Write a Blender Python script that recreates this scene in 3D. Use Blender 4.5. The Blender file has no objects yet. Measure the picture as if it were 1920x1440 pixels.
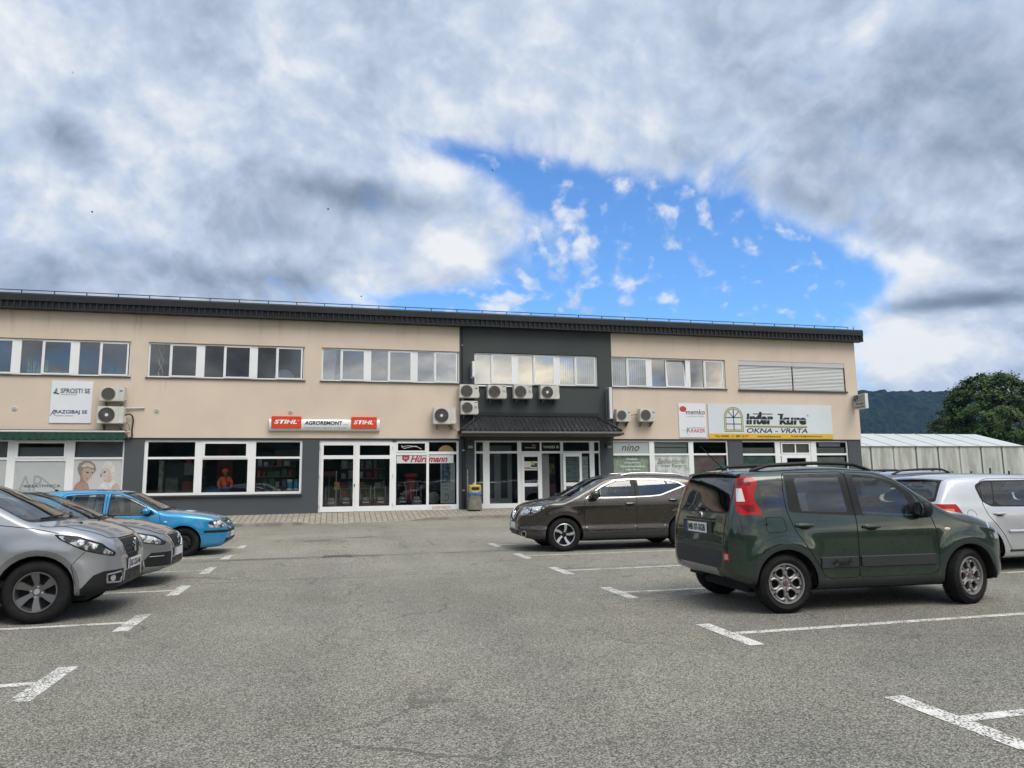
import bpy, bmesh, math, random
from mathutils import Vector, Matrix, Euler
from mathutils.bvhtree import BVHTree
R = math.radians
random.seed(7)
scene = bpy.context.scene
COL = scene.collection

# ------------------------------------------------------------------ camera
cam_d = bpy.data.cameras.new('camera')
cam_d.sensor_width = 36.0
cam_d.lens = 36.0 * 1357.636 / 1920.0
cam_d.clip_start, cam_d.clip_end = 0.1, 12000
cam = bpy.data.objects.new('camera', cam_d)
COL.objects.link(cam)
_p, _r, _y = R(7.7096), R(-0.69196), R(13.869)
_f = Vector((math.sin(_y) * math.cos(_p), math.cos(_y) * math.cos(_p), math.sin(_p)))
_r0 = Vector((math.cos(_y), -math.sin(_y), 0))
_u0 = _r0.cross(_f)
_rr = _r0 * math.cos(_r) + _u0 * math.sin(_r)
_uu = _rr.cross(_f)
cam.matrix_world = Matrix(((_rr.x, _uu.x, -_f.x, 0), (_rr.y, _uu.y, -_f.y, 0), (_rr.z, _uu.z, -_f.z, 1.43), (0, 0, 0, 1)))
scene.camera = cam

# ------------------------------------------------------------------ exposure
scene.view_settings.view_transform = 'Standard'
scene.view_settings.look = 'None'
scene.view_settings.exposure = 0.2
scene.view_settings.gamma = 1.0
scene.cycles.max_bounces = 8
scene.cycles.transparent_max_bounces = 16
scene.cycles.caustics_reflective = False
scene.cycles.caustics_refractive = False

# ------------------------------------------------------------------ sun (veiled by cloud behind the camera)
SUN_AZ, SUN_EL = 156.0, 56.0           # azimuth measured from +Y towards +X
sdir = Vector((math.sin(R(SUN_AZ)) * math.cos(R(SUN_EL)), math.cos(R(SUN_AZ)) * math.cos(R(SUN_EL)), math.sin(R(SUN_EL))))
sun_d = bpy.data.lights.new('sun', 'SUN')
sun_d.energy = 2.0
sun_d.angle = R(35)
sun_d.color = (1.0, 0.94, 0.85)
sun = bpy.data.objects.new('sun', sun_d)
COL.objects.link(sun)
sun.rotation_euler = sdir.to_track_quat('Z', 'Y').to_euler()

# ------------------------------------------------------------------ node helpers
class NT:
    def __init__(self, tree):
        self.t = tree
    def n(self, typ, **kw):
        nd = self.t.nodes.new(typ)
        for k, v in kw.items():
            setattr(nd, k, v)
        return nd
    def link(self, a, b):
        self.t.links.new(a, b)
    def inp(self, sock, v):
        if hasattr(v, 'is_linked') or isinstance(v, bpy.types.NodeSocket):
            self.t.links.new(v, sock)
        elif isinstance(v, (tuple, list)) and len(v) == 3 and sock.type == 'RGBA':
            sock.default_value = (*v, 1)
        else:
            sock.default_value = v
    def m(self, op, a, b=0.0, c=0.0, clamp=False):
        nd = self.n('ShaderNodeMath', operation=op, use_clamp=clamp)
        self.inp(nd.inputs[0], a); self.inp(nd.inputs[1], b)
        if len(nd.inputs) > 2:
            self.inp(nd.inputs[2], c)
        return nd.outputs[0]
    def vm(self, op, a, b=None, s=None):
        nd = self.n('ShaderNodeVectorMath', operation=op)
        self.inp(nd.inputs[0], a)
        if b is not None: self.inp(nd.inputs[1], b)
        if s is not None: self.inp(nd.inputs['Scale'], s)
        return nd.outputs['Value'] if op in ('DOT_PRODUCT', 'LENGTH', 'DISTANCE') else nd.outputs[0]
    def smooth(self, v, lo, hi, a=0.0, b=1.0):
        nd = self.n('ShaderNodeMapRange', interpolation_type='SMOOTHSTEP', clamp=True)
        self.inp(nd.inputs['Value'], v); self.inp(nd.inputs['From Min'], lo); self.inp(nd.inputs['From Max'], hi)
        self.inp(nd.inputs['To Min'], a); self.inp(nd.inputs['To Max'], b)
        return nd.outputs[0]
    def noise(self, vec, scale, detail=4, rough=0.55, dist=0.0, lac=2.0):
        nd = self.n('ShaderNodeTexNoise')
        self.inp(nd.inputs['Vector'], vec); nd.inputs['Scale'].default_value = scale
        nd.inputs['Detail'].default_value = detail; nd.inputs['Roughness'].default_value = rough
        nd.inputs['Lacunarity'].default_value = lac
        nd.inputs['Distortion'].default_value = dist
        nd.noise_dimensions = '3D'
        return nd.outputs['Fac']
    def voronoi(self, vec, scale, feature='F1', out='Distance'):
        nd = self.n('ShaderNodeTexVoronoi', feature=feature)
        self.inp(nd.inputs['Vector'], vec); nd.inputs['Scale'].default_value = scale
        return nd.outputs[out]
    def mixc(self, f, a, b, blend='MIX'):
        nd = self.n('ShaderNodeMix', data_type='RGBA', blend_type=blend)
        self.inp(nd.inputs[0], f); self.inp(nd.inputs[6], a); self.inp(nd.inputs[7], b)
        return nd.outputs[2]
    def sep(self, v):
        nd = self.n('ShaderNodeSeparateXYZ'); self.inp(nd.inputs[0], v)
        return nd.outputs
    def comb(self, x, y, z):
        nd = self.n('ShaderNodeCombineXYZ')
        for i, q in enumerate((x, y, z)): self.inp(nd.inputs[i], q)
        return nd.outputs[0]

# ------------------------------------------------------------------ sky: Nishita blue behind procedural cloud decks
world = bpy.data.worlds.new('World')
scene.world = world
world.use_nodes = True
def build_sky():
    t = world.node_tree
    t.nodes.clear()
    k = NT(t)
    tc = k.n('ShaderNodeTexCoord')
    d = k.vm('NORMALIZE', tc.outputs['Generated'])
    x, y, z = k.sep(d)
    zc = k.m('MAXIMUM', z, 0.0)
    az = k.m('MULTIPLY', k.m('ARCTAN2', x, y), 180 / math.pi)
    el = k.m('MULTIPLY', k.m('ARCSINE', z), 180 / math.pi)
    # cloud layer coordinates: a flat deck seen from below
    inv = k.m('DIVIDE', 1.0, k.m('ADD', zc, 0.16))
    P1 = k.comb(k.m('MULTIPLY', x, inv), k.m('MULTIPLY', y, inv), 0.0)
    P2 = k.vm('MULTIPLY', d, (2.0, 2.0, 3.6))
    pm_ = k.n('ShaderNodeMix', data_type='VECTOR'); k.inp(pm_.inputs[0], k.smooth(el, 12.0, 36.0, 0.10, 0.45)); k.inp(pm_.inputs[4], P2); k.inp(pm_.inputs[5], P1)
    P = pm_.outputs[1]
    warp = k.n('ShaderNodeTexNoise'); k.inp(warp.inputs['Vector'], P); warp.inputs['Scale'].default_value = 1.6; warp.inputs['Detail'].default_value = 4
    wv = k.vm('SCALE', k.vm('SUBTRACT', warp.outputs['Color'], (0.5, 0.5, 0.5)), s=0.55)
    Pw = k.vm('ADD', P, wv)
    def gauss(a0, e0, sa, se, rot=0.0):
        da = k.m('SUBTRACT', az, a0); de = k.m('SUBTRACT', el, e0)
        c, s = math.cos(R(rot)), math.sin(R(rot))
        u = k.m('ADD', k.m('MULTIPLY', da, c / sa), k.m('MULTIPLY', de, s / sa))
        v = k.m('ADD', k.m('MULTIPLY', da, -s / se), k.m('MULTIPLY', de, c / se))
        q = k.m('ADD', k.m('MULTIPLY', u, u), k.m('MULTIPLY', v, v))
        return k.m('POWER', 2.71828, k.m('MULTIPLY', q, -1.0))
    def total(base, lst):
        acc = base
        for (amp, *g) in lst:
            acc = k.m('ADD', acc, k.m('MULTIPLY', gauss(*g), amp))
        return acc
    cov = total(0.86, SKY_COVER)
    n_big = k.noise(Pw, 1.5, 9, 0.52)
    n_fine = k.noise(Pw, 4.2, 9, 0.56)
    billow = k.noise(k.vm('ADD', P, k.vm('SCALE', wv, s=0.30)), 10.0, 6, 0.55)
    nn = k.m('ADD', k.m('MULTIPLY', k.m('SUBTRACT', n_big, 0.5), 1.5), k.m('MULTIPLY', k.m('SUBTRACT', n_fine, 0.5), 1.1))
    nn = k.m('ADD', nn, k.m('MULTIPLY', k.m('SUBTRACT', billow, 0.5), 0.75))
    field = k.m('ADD', cov, nn)
    dens = k.smooth(field, 0.30, 0.96)
    # loose tufts drifting inside the clearing
    tuft = k.noise(k.vm('ADD', P, k.vm('SCALE', wv, s=0.30)), 15.0, 7, 0.52)
    tuft = k.m('MULTIPLY', k.smooth(k.m('ADD', tuft, k.m('MULTIPLY', total(0.0, SKY_TUFT), 0.30)), 0.55, 0.80), 0.85)
    dens = k.m('MAXIMUM', dens, tuft)
    # light and dark parts of the deck
    bri = total(0.67, SKY_LIGHT)
    b1 = k.noise(k.vm('ADD', Pw, (3.1, 1.7, 0)), 1.9, 7, 0.50)
    b2 = k.noise(k.vm('ADD', Pw, (7.7, 2.3, 0)), 6.0, 8, 0.52)
    bb = k.m('ADD', bri, k.m('ADD', k.m('MULTIPLY', k.m('SUBTRACT', b1, 0.5), 0.75), k.m('MULTIPLY', k.m('SUBTRACT', b2, 0.5), 0.45)))
    bb = k.m('ADD', bb, k.m('MULTIPLY', k.m('SUBTRACT', billow, 0.5), 0.28))
    # tops catch the light, undersides stay grey
    UP_ = (0.0, 0.0, 0.11)
    f2 = k.noise(k.vm('ADD', Pw, UP_), 4.2, 9, 0.56)
    g2 = k.noise(k.vm('ADD', k.vm('ADD', P, k.vm('SCALE', wv, s=0.30)), (0, 0, 0.05)), 10.0, 6, 0.55)
    relief = k.m('ADD', k.m('MULTIPLY', k.m('SUBTRACT', n_fine, f2), 0.70), k.m('MULTIPLY', k.m('SUBTRACT', billow, g2), 0.42))
    bb = k.m('ADD', bb, relief)
    # thin edges of a cloud are lit through
    bb = k.m('ADD', bb, k.m('MULTIPLY', k.smooth(field, 1.0, 0.5), 0.20))
    bb = k.m('ADD', bb, k.m('MULTIPLY', tuft, 0.12))
    ramp = k.n('ShaderNodeValToRGB')
    cr = ramp.color_ramp
    cr.elements[0].position = 0.0; cr.elements[0].color = (0.165, 0.21, 0.28, 1)
    cr.elements[1].position = 1.0; cr.elements[1].color = (0.78, 0.80, 0.82, 1)
    for p_, c_ in ((0.25, (0.235, 0.295, 0.385, 1)), (0.5, (0.365, 0.435, 0.555, 1)), (0.72, (0.50, 0.58, 0.70, 1))):
        e = cr.elements.new(p_); e.color = c_
    k.inp(ramp.inputs[0], bb)
    cloud = ramp.outputs[0]
    # sunlit warm low clouds and bright veil around the hidden sun, all behind the photographer
    cs = k.vm('DOT_PRODUCT', d, tuple(sdir))
    veil = k.m('POWER', k.m('MAXIMUM', cs, 0.0), 14.0)
    zen = k.smooth(el, 34.0, 75.0)
    back = k.smooth(y, 0.10, -0.45)
    gain = k.m('ADD', 1.0, k.m('ADD', k.m('MULTIPLY', veil, 1.8), k.m('ADD', k.m('MULTIPLY', zen, 1.25), k.m('MULTIPLY', back, 0.25))))
    cloud = k.vm('SCALE', cloud, s=gain)
    cloud = k.mixc(k.m('MAXIMUM', zen, back), cloud, k.vm('MULTIPLY', cloud, (1.13, 1.02, 0.86)))
    warm = k.m('MULTIPLY', back, total(0.0, SKY_WARM))
    warm = k.m('MULTIPLY', warm, k.smooth(k.m('ADD', k.m('MULTIPLY', k.m('SUBTRACT', b1, 0.5), 1.6), k.m('SUBTRACT', b2, 0.5)), -0.25, 0.35))
    cloud = k.mixc(k.m('MINIMUM', warm, 1.0), cloud, (2.3, 2.0, 1.45))
    gloom = k.m('MINIMUM', k.m('MULTIPLY', back, total(0.0, SKY_GLOOM)), 1.0)
    cloud = k.mixc(gloom, cloud, k.vm('SCALE', cloud, s=0.30))
    mottle = k.m('ADD', k.m('MULTIPLY', k.m('SUBTRACT', b1, 0.5), 3.2), k.m('MULTIPLY', k.m('SUBTRACT', n_big, 0.5), 2.0))
    cloud = k.vm('SCALE', cloud, s=k.m('ADD', 1.0, k.m('MULTIPLY', back, k.m('MAXIMUM', mottle, -0.62))))
    sky = k.n('ShaderNodeTexSky', sky_type='NISHITA')
    sky.sun_disc = False
    sky.sun_elevation = R(SUN_EL); sky.sun_rotation = R(SUN_AZ)
    sky.air_density = 1.0; sky.dust_density = 0.3; sky.ozone_density = 2.0
    STR = 0.10
    blue = k.mixc(1.0, sky.outputs[0], (0.88, 1.36, 1.84), 'MULTIPLY')
    cl = k.vm('SCALE', cloud, s=1.0 / STR)
    mix = k.mixc(dens, blue, cl)
    bg = k.n('ShaderNodeBackground')
    k.inp(bg.inputs[0], mix); bg.inputs[1].default_value = STR
    out = k.n('ShaderNodeOutputWorld')
    k.link(bg.outputs[0], out.inputs[0])

# clearings (negative) and banks (positive): amplitude, azimuth, elevation, half widths, tilt
SKY_COVER = [
    (-0.80, 26.0, 16.8, 10.0, 4.4, -10), (-0.72, 18.0, 22.8, 7.0, 2.3, -14), (-0.30, 30.0, 20.0, 6.0, 1.6, -20), (-0.85, 35.0, 14.5, 6.0, 3.4, -16), (-0.60, 9.0, 25.6, 5.0, 1.2, -14),
    (-0.80, 8.0, 13.6, 8.0, 1.5, 0), (-0.45, 20.0, 14.0, 7.0, 3.5, 0), (-0.35, 40.0, 14.2, 3.2, 1.8, -10), (0.40, 9.3, 19.4, 4.0, 2.0, 0), (0.25, -12, 18, 12, 9, 0), (0.45, 42, 28, 22, 6.0, -20), (0.65, 48, 9.5, 6.5, 4.2, 0), (0.2, -4, 30, 22, 6, 0), (-0.32, -3, 30.5, 3, 1.2, 0), (-0.30, 13, 29.5, 4, 0.9, -10)]
SKY_TUFT = [(0.50, 17.5, 18.3, 4.5, 3.0, 0), (0.40, 23, 14.0, 5.0, 1.4, 0), (0.42, 28.5, 20.4, 6.0, 1.1, -20), (0.40, 13, 14.6, 4.0, 1.6, 0), (0.26, 23, 18.0, 4.0, 2.0, 0)]
SKY_LIGHT = [
    (0.28, 9.6, 18.6, 3.6, 1.9, 0), (0.22, 8.0, 24.0, 3.5, 1.3, 0), (-0.62, 1.8, 22.0, 5.2, 1.4, -3), (-0.50, -19.0, 22.8, 2.4, 1.6, -20), (0.25, -21, 17.0, 3.5, 1.6, 0),
    (-0.28, -9, 15.0, 10, 2.0, 0), (0.14, -6, 26, 12, 3.0, -10), (0.12, 18, 27.5, 10, 2.5, -8), (-0.08, 42, 25, 12, 4, -20), (0.40, 43.5, 14.6, 4, 1.4, 0),
    (-0.75, 46.8, 11.6, 4.5, 0.6, -3), (-0.24, 37, 20.0, 13, 1.1, -26), (0.28, 1.5, 15.0, 2.6, 1.2, 0), (0.35, 43, 9, 6, 2.4, 0), (-0.3, 13.5, 17.2, 1.5, 0.5, 0)]
SKY_WARM = [(0.85, 160, 6.5, 11, 3.2, 0), (0.9, 140, 8.0, 10, 3.6, 0), (0.5, 118, 6.0, 12, 4.0, 0)]
SKY_GLOOM = [(0.8, 198, 12, 20, 14, 0), (0.35, 160, 16, 14, 5, 0)]
build_sky()

# ------------------------------------------------------------------ materials
MATS = {}
def mat(name, base=(0.5, 0.5, 0.5), rough=0.6, metal=0.0, spec=0.5, coat=0.0, var=0.0, vscale=3.0, bump=0.0, bscale=60.0, emit=None):
    if name in MATS: return MATS[name]
    m = bpy.data.materials.new(name); m.use_nodes = True
    k = NT(m.node_tree)
    b = m.node_tree.nodes['Principled BSDF']
    b.inputs['Base Color'].default_value = (*base, 1)
    b.inputs['Roughness'].default_value = rough
    b.inputs['Metallic'].default_value = metal
    b.inputs['Specular IOR Level'].default_value = spec
    b.inputs['Coat Weight'].default_value = coat
    b.inputs['Coat Roughness'].default_value = 0.03
    tc = None
    if var or bump:
        tc = k.n('ShaderNodeTexCoord').outputs['Object']
    if var:
        nz = k.noise(tc, vscale, 6, 0.6)
        f = k.smooth(nz, 0.3, 0.7, 1 - var, 1 + var)
        k.link(k.vm('SCALE', base, s=f), b.inputs['Base Color'])
        k.link(k.smooth(k.noise(tc, vscale * 2.7, 4), 0.3, 0.7, max(rough - 0.08, 0.02), min(rough + 0.08, 1)), b.inputs['Roughness'])
    if bump:
        bp = k.n('ShaderNodeBump'); bp.inputs['Strength'].default_value = bump; bp.inputs['Distance'].default_value = 0.01
        k.link(k.noise(tc, bscale, 5, 0.6), bp.inputs['Height']); k.link(bp.outputs[0], b.inputs['Normal'])
    MATS[name] = m
    return m

def glass_mat(name, tint=(0.8, 0.85, 0.85), refl=0.16, rough=0.0, refl_col=(1, 1, 1), wav=0.0):
    if name in MATS: return MATS[name]
    m = bpy.data.materials.new(name); m.use_nodes = True
    t = m.node_tree; t.nodes.clear(); k = NT(t)
    tr = k.n('ShaderNodeBsdfTransparent'); tr.inputs[0].default_value = (*tint, 1)
    gl = k.n('ShaderNodeBsdfGlossy'); gl.inputs['Roughness'].default_value = rough; gl.inputs[0].default_value = (*refl_col, 1)
    if wav:
        bp = k.n('ShaderNodeBump'); bp.inputs['Strength'].default_value = wav; bp.inputs['Distance'].default_value = 0.02
        k.link(k.noise(k.n('ShaderNodeTexCoord').outputs['Object'], 1.1, 2), bp.inputs['Height']); k.link(bp.outputs[0], gl.inputs['Normal'])
    lw = k.n('ShaderNodeLayerWeight'); lw.inputs[0].default_value = 0.25
    fac = k.m('ADD', refl, k.m('MULTIPLY', lw.outputs['Fresnel'], 1 - refl), clamp=True)
    mx = k.n('ShaderNodeMixShader'); k.link(fac, mx.inputs[0]); k.link(tr.outputs[0], mx.inputs[1]); k.link(gl.outputs[0], mx.inputs[2])
    o = k.n('ShaderNodeOutputMaterial'); k.link(mx.outputs[0], o.inputs[0])
    MATS[name] = m
    return m

# ------------------------------------------------------------------ mesh helpers
class MB:
    def __init__(self): self.v = []; self.f = []
    def add(self, vs, fs):
        o = len(self.v); self.v += [tuple(q) for q in vs]; self.f += [tuple(i + o for i in f) for f in fs]; return self
    def box(self, x0, x1, y0, y1, z0, z1):
        if x0 > x1: x0, x1 = x1, x0
        if y0 > y1: y0, y1 = y1, y0
        if z0 > z1: z0, z1 = z1, z0
        v = [(x0, y0, z0), (x1, y0, z0), (x1, y1, z0), (x0, y1, z0), (x0, y0, z1), (x1, y0, z1), (x1, y1, z1), (x0, y1, z1)]
        return self.add(v, [(0, 3, 2, 1), (4, 5, 6, 7), (0, 1, 5, 4), (1, 2, 6, 5), (2, 3, 7, 6), (3, 0, 4, 7)])
    def quad(self, a, b, c, d): return self.add([a, b, c, d], [(0, 1, 2, 3)])
    def poly(self, pts): return self.add(pts, [tuple(range(len(pts)))])
    def rectxz(self, x0, x1, z0, z1, y): return self.quad((x0, y, z0), (x1, y, z0), (x1, y, z1), (x0, y, z1))
    def prism(self, pts, d):
        n = len(pts); d = Vector(d); top = [tuple(Vector(p) + d) for p in pts]
        return self.add(list(pts) + top, [tuple(range(n))[::-1], tuple(range(n, 2 * n))] + [(i, (i + 1) % n, n + (i + 1) % n, n + i) for i in range(n)])
    def tube(self, pts, r, n=8, cap=True, closed=False):
        pts = [Vector(p) for p in pts]; rings = []; m = len(pts)
        rad = r if isinstance(r, (list, tuple)) else [r] * m
        up = Vector((0, 0, 1))
        for i, p in enumerate(pts):
            if closed: t = pts[(i + 1) % m] - pts[i - 1]
            else: t = (pts[min(i + 1, m - 1)] - pts[max(i - 1, 0)])
            t.normalize()
            a = up if abs(t.z) < 0.95 else Vector((1, 0, 0))
            u = t.cross(a).normalized(); w = u.cross(t)
            rings.append([tuple(p + (u * math.cos(2 * math.pi * j / n) + w * math.sin(2 * math.pi * j / n)) * rad[i]) for j in range(n)])
        o = len(self.v)
        for q in rings: self.v += q
        for i in range(m if closed else m - 1):
            a = o + i * n; b = o + ((i + 1) % m) * n
            for j in range(n): self.f.append((a + j, a + (j + 1) % n, b + (j + 1) % n, b + j))
        if cap and not closed:
            self.f.append(tuple(o + j for j in range(n))[::-1]); self.f.append(tuple(o + (m - 1) * n + j for j in range(n)))
        return self
    def lathe(self, prof, origin, axis, n=32, a0=0.0, a1=2 * math.pi):
        # prof: (radius, offset along axis)
        ax = Vector(axis).normalized(); tmp = Vector((0, 0, 1)) if abs(ax.z) < 0.9 else Vector((1, 0, 0))
        u = ax.cross(tmp).normalized(); w = ax.cross(u); og = Vector(origin); o = len(self.v); full = abs(a1 - a0 - 2 * math.pi) < 1e-6
        cnt = n if full else n + 1
        for (r, h) in prof:
            for j in range(cnt):
                a = a0 + (a1 - a0) * j / n
                self.v.append(tuple(og + ax * h + (u * math.cos(a) + w * math.sin(a)) * r))
        for i in range(len(prof) - 1):
            for j in range(n):
                j2 = (j + 1) % cnt
                self.f.append((o + i * cnt + j, o + i * cnt + j2, o + (i + 1) * cnt + j2, o + (i + 1) * cnt + j))
        return self
    def ell(self, c, r, nu=14, nv=9, power=2.0):
        o = len(self.v); c = Vector(c)
        sg = lambda q: math.copysign(abs(q) ** (2 / power), q)
        for i in range(nv + 1):
            th = -math.pi / 2 + math.pi * i / nv
            for j in range(nu):
                ph = 2 * math.pi * j / nu
                self.v.append((c.x + r[0] * sg(math.cos(th)) * sg(math.cos(ph)), c.y + r[1] * sg(math.cos(th)) * sg(math.sin(ph)), c.z + r[2] * sg(math.sin(th))))
        for i in range(nv):
            for j in range(nu):
                self.f.append((o + i * nu + j, o + i * nu + (j + 1) % nu, o + (i + 1) * nu + (j + 1) % nu, o + (i + 1) * nu + j))
        return self
    def xform(self, M):
        self.v = [tuple(M @ Vector(q)) for q in self.v]; return self
    def build(self, name, m, parent=None, smooth=False, bevel=0.0, angle=35):
        me = bpy.data.meshes.new(name); me.from_pydata(self.v, [], self.f); me.update()
        if m is not None: me.materials.append(m)
        return link(name, me, parent, smooth, bevel, angle)

def link(name, me, parent=None, smooth=False, bevel=0.0, angle=35):
    bm = bmesh.new(); bm.from_mesh(me)
    bmesh.ops.recalc_face_normals(bm, faces=bm.faces)
    if bevel:
        es = [e for e in bm.edges if len(e.link_faces) == 2 and e.calc_face_angle(0) > 0.6]
        bmesh.ops.bevel(bm, geom=es, offset=bevel, segments=2, affect='EDGES', clamp_overlap=True)
    if smooth:
        for f in bm.faces: f.smooth = True
        for e in bm.edges:
            if len(e.link_faces) == 2 and e.calc_face_angle(0) > R(angle): e.smooth = False
    bm.to_mesh(me); bm.free()
    o = bpy.data.objects.new(name, me); COL.objects.link(o)
    if parent is not None: adopt(o, parent)
    return o

def root_of(o):
    M = Matrix.Identity(4)
    while o is not None:
        M = o.matrix_basis if False else M
        o = o.parent
    return M
def adopt(o, parent):
    # geometry given in world metres under an unrotated parent; car parts use local=True parents
    o.parent = parent
    if parent.get('_local') is None:
        p = parent; off = Vector((0, 0, 0))
        if p.type == 'EMPTY': o.matrix_parent_inverse = Matrix.Translation(-p.location)
def thing(name, label, cat, loc=(0, 0, 0), rz=0.0, group=None, local=False):
    o = bpy.data.objects.new(name, None); o.empty_display_size = 0.3
    COL.objects.link(o); o.location = loc; o.rotation_euler = (0, 0, rz)
    if local: LOCAL.add(o.name)
    return tag(o, label, cat, group)
LOCAL = set()
def adopt(o, parent):
    o.parent = parent
    if parent.type == 'EMPTY' and parent.name not in LOCAL:
        o.matrix_parent_inverse = Matrix.Translation(-Vector(parent.location))
def tag(o, label=None, cat=None, group=None, kind=None):
    if label: o['label'] = label
    if cat: o['category'] = cat
    if group: o['group'] = group
    if kind: o['kind'] = kind
    return o
def kids(o): return list(o.children)
def copy_tree(o, parent=None):
    c = o.copy(); COL.objects.link(c)
    if parent is not None:
        c.parent = parent; c.matrix_parent_inverse = o.matrix_parent_inverse.copy()
    for ch in o.children: copy_tree(ch, c)
    return c

# ------------------------------------------------------------------ lettering (built-in font turned into flat mesh)
def lettering(body, a, u, v, w, h, m, parent=None, name='lettering', bold=0.0, shear=0.0, fit=True, align='L'):
    """a: lower-left corner, u/v: unit directions of the text's right and up, w/h: box to fill"""
    cu = bpy.data.curves.new('txt', 'FONT'); cu.body = body; cu.size = 1.0; cu.shear = shear; cu.offset = bold; cu.resolution_u = 3
    ob = bpy.data.objects.new('txt', cu); COL.objects.link(ob)
    dg = bpy.context.evaluated_depsgraph_get(); me = bpy.data.meshes.new_from_object(ob.evaluated_get(dg))
    bpy.data.objects.remove(ob); bpy.data.curves.remove(cu)
    xs = [q.co.x for q in me.vertices]; ys = [q.co.y for q in me.vertices]
    x0, x1, y0, y1 = min(xs), max(xs), min(ys), max(ys)
    a, u, v = Vector(a), Vector(u), Vector(v)
    sx = w / max(x1 - x0, 1e-6); sy = h / max(y1 - y0, 1e-6)
    if not fit: sx = sy = min(sx, sy)
    for q in me.vertices:
        q.co = a + u * ((q.co.x - x0) * sx) + v * ((q.co.y - y0) * sy)
    me.materials.clear(); me.materials.append(m); me.name = name
    o = bpy.data.objects.new(name, me); COL.objects.link(o)
    if parent is not None: adopt(o, parent)
    return o
def wall_text(body, x0, x1, z0, z1, y, m, parent, **kw):
    return lettering(body, (x0, y, z0), (1, 0, 0), (0, 0, 1), x1 - x0, z1 - z0, m, parent, **kw)
# ================================================================== MATERIALS OF THE SETTING
def plaster(name, base, streaks):
    m = bpy.data.materials.new(name); m.use_nodes = True; k = NT(m.node_tree)
    b = m.node_tree.nodes['Principled BSDF']; b.inputs['Roughness'].default_value = 0.9; b.inputs['Specular IOR Level'].default_value = 0.2
    tc = k.n('ShaderNodeTexCoord').outputs['Object']
    x, y, z = k.sep(tc)
    c = k.vm('SCALE', base, s=k.smooth(k.noise(tc, 0.55, 7, 0.6), 0.25, 0.75, 0.94, 1.06))
    # rain streaks running down from the fascia, thin and irregular
    st = k.noise(k.comb(k.m('MULTIPLY', x, 2.6), 0.0, k.m('MULTIPLY', z, 0.16)), 1.0, 8, 0.72)
    top = k.smooth(z, 6.55, 7.9)
    f = k.m('MULTIPLY', k.m('MULTIPLY', k.smooth(st, 0.53, 0.74), top), streaks)
    c = k.mixc(f, c, k.vm('SCALE', base, s=0.55))
    # grime under the window sills
    s2 = k.noise(k.comb(k.m('MULTIPLY', x, 6.0), 0.0, k.m('MULTIPLY', z, 0.5)), 1.0, 6, 0.7)
    g = k.m('MULTIPLY', k.m('MULTIPLY', k.smooth(s2, 0.55, 0.75), k.smooth(z, 4.3, 5.4)), k.smooth(z, 5.45, 5.38))
    c = k.mixc(k.m('MULTIPLY', g, streaks * 0.5), c, k.vm('SCALE', base, s=0.6))
    k.link(c, b.inputs['Base Color'])
    bp = k.n('ShaderNodeBump'); bp.inputs['Strength'].default_value = 0.25; bp.inputs['Distance'].default_value = 0.004
    k.link(k.noise(tc, 160, 3), bp.inputs['Height']); k.link(bp.outputs[0], b.inputs['Normal'])
    MATS[name] = m
    return m
BEIGE = plaster('beige_render', (0.625, 0.522, 0.428), 1.0)
DGREY = plaster('dark_render', (0.066, 0.073, 0.072), 0.4)
PLINTH = plaster('plinth_render', (0.078, 0.085, 0.094), 0.0)
PVC = mat('white_pvc', (0.78, 0.79, 0.79), 0.35, var=0.03, vscale=1.5)
PVCD = mat('white_pvc_grey', (0.70, 0.71, 0.71), 0.4)  # slightly greyer white for the door hinges
SHEET = mat('anthracite_sheet', (0.020, 0.022, 0.023), 0.5, spec=0.3, var=0.12, vscale=1.2)
RIB = mat('anthracite_ribs', (0.022, 0.022, 0.024), 0.45)
SILL = mat('brown_sill', (0.055, 0.05, 0.048), 0.4)
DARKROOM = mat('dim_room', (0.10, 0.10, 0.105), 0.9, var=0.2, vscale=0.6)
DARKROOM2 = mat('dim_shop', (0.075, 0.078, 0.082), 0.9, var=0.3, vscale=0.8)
BLIND = mat('blind_white', (0.62, 0.64, 0.62), 0.7)
GL_UP = glass_mat('glass_upper', (0.50, 0.57, 0.58), 0.40, wav=0.05)
GL_UPL = glass_mat('glass_upper_clear', (0.62, 0.70, 0.72), 0.17, wav=0.05)
GL_SHOP = glass_mat('glass_shop', (0.80, 0.84, 0.84), 0.06, wav=0.03)
FILM = mat('frosted_film', (0.43, 0.455, 0.46), 0.45, var=0.03)
FILMD = mat('grey_film', (0.36, 0.40, 0.395), 0.45)
BLACK = mat('black', (0.012, 0.012, 0.013), 0.5)
STEEL = mat('galvanised', (0.42, 0.43, 0.44), 0.38, metal=0.7)
INK = mat('ink_black', (0.015, 0.017, 0.02), 0.5)

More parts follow.
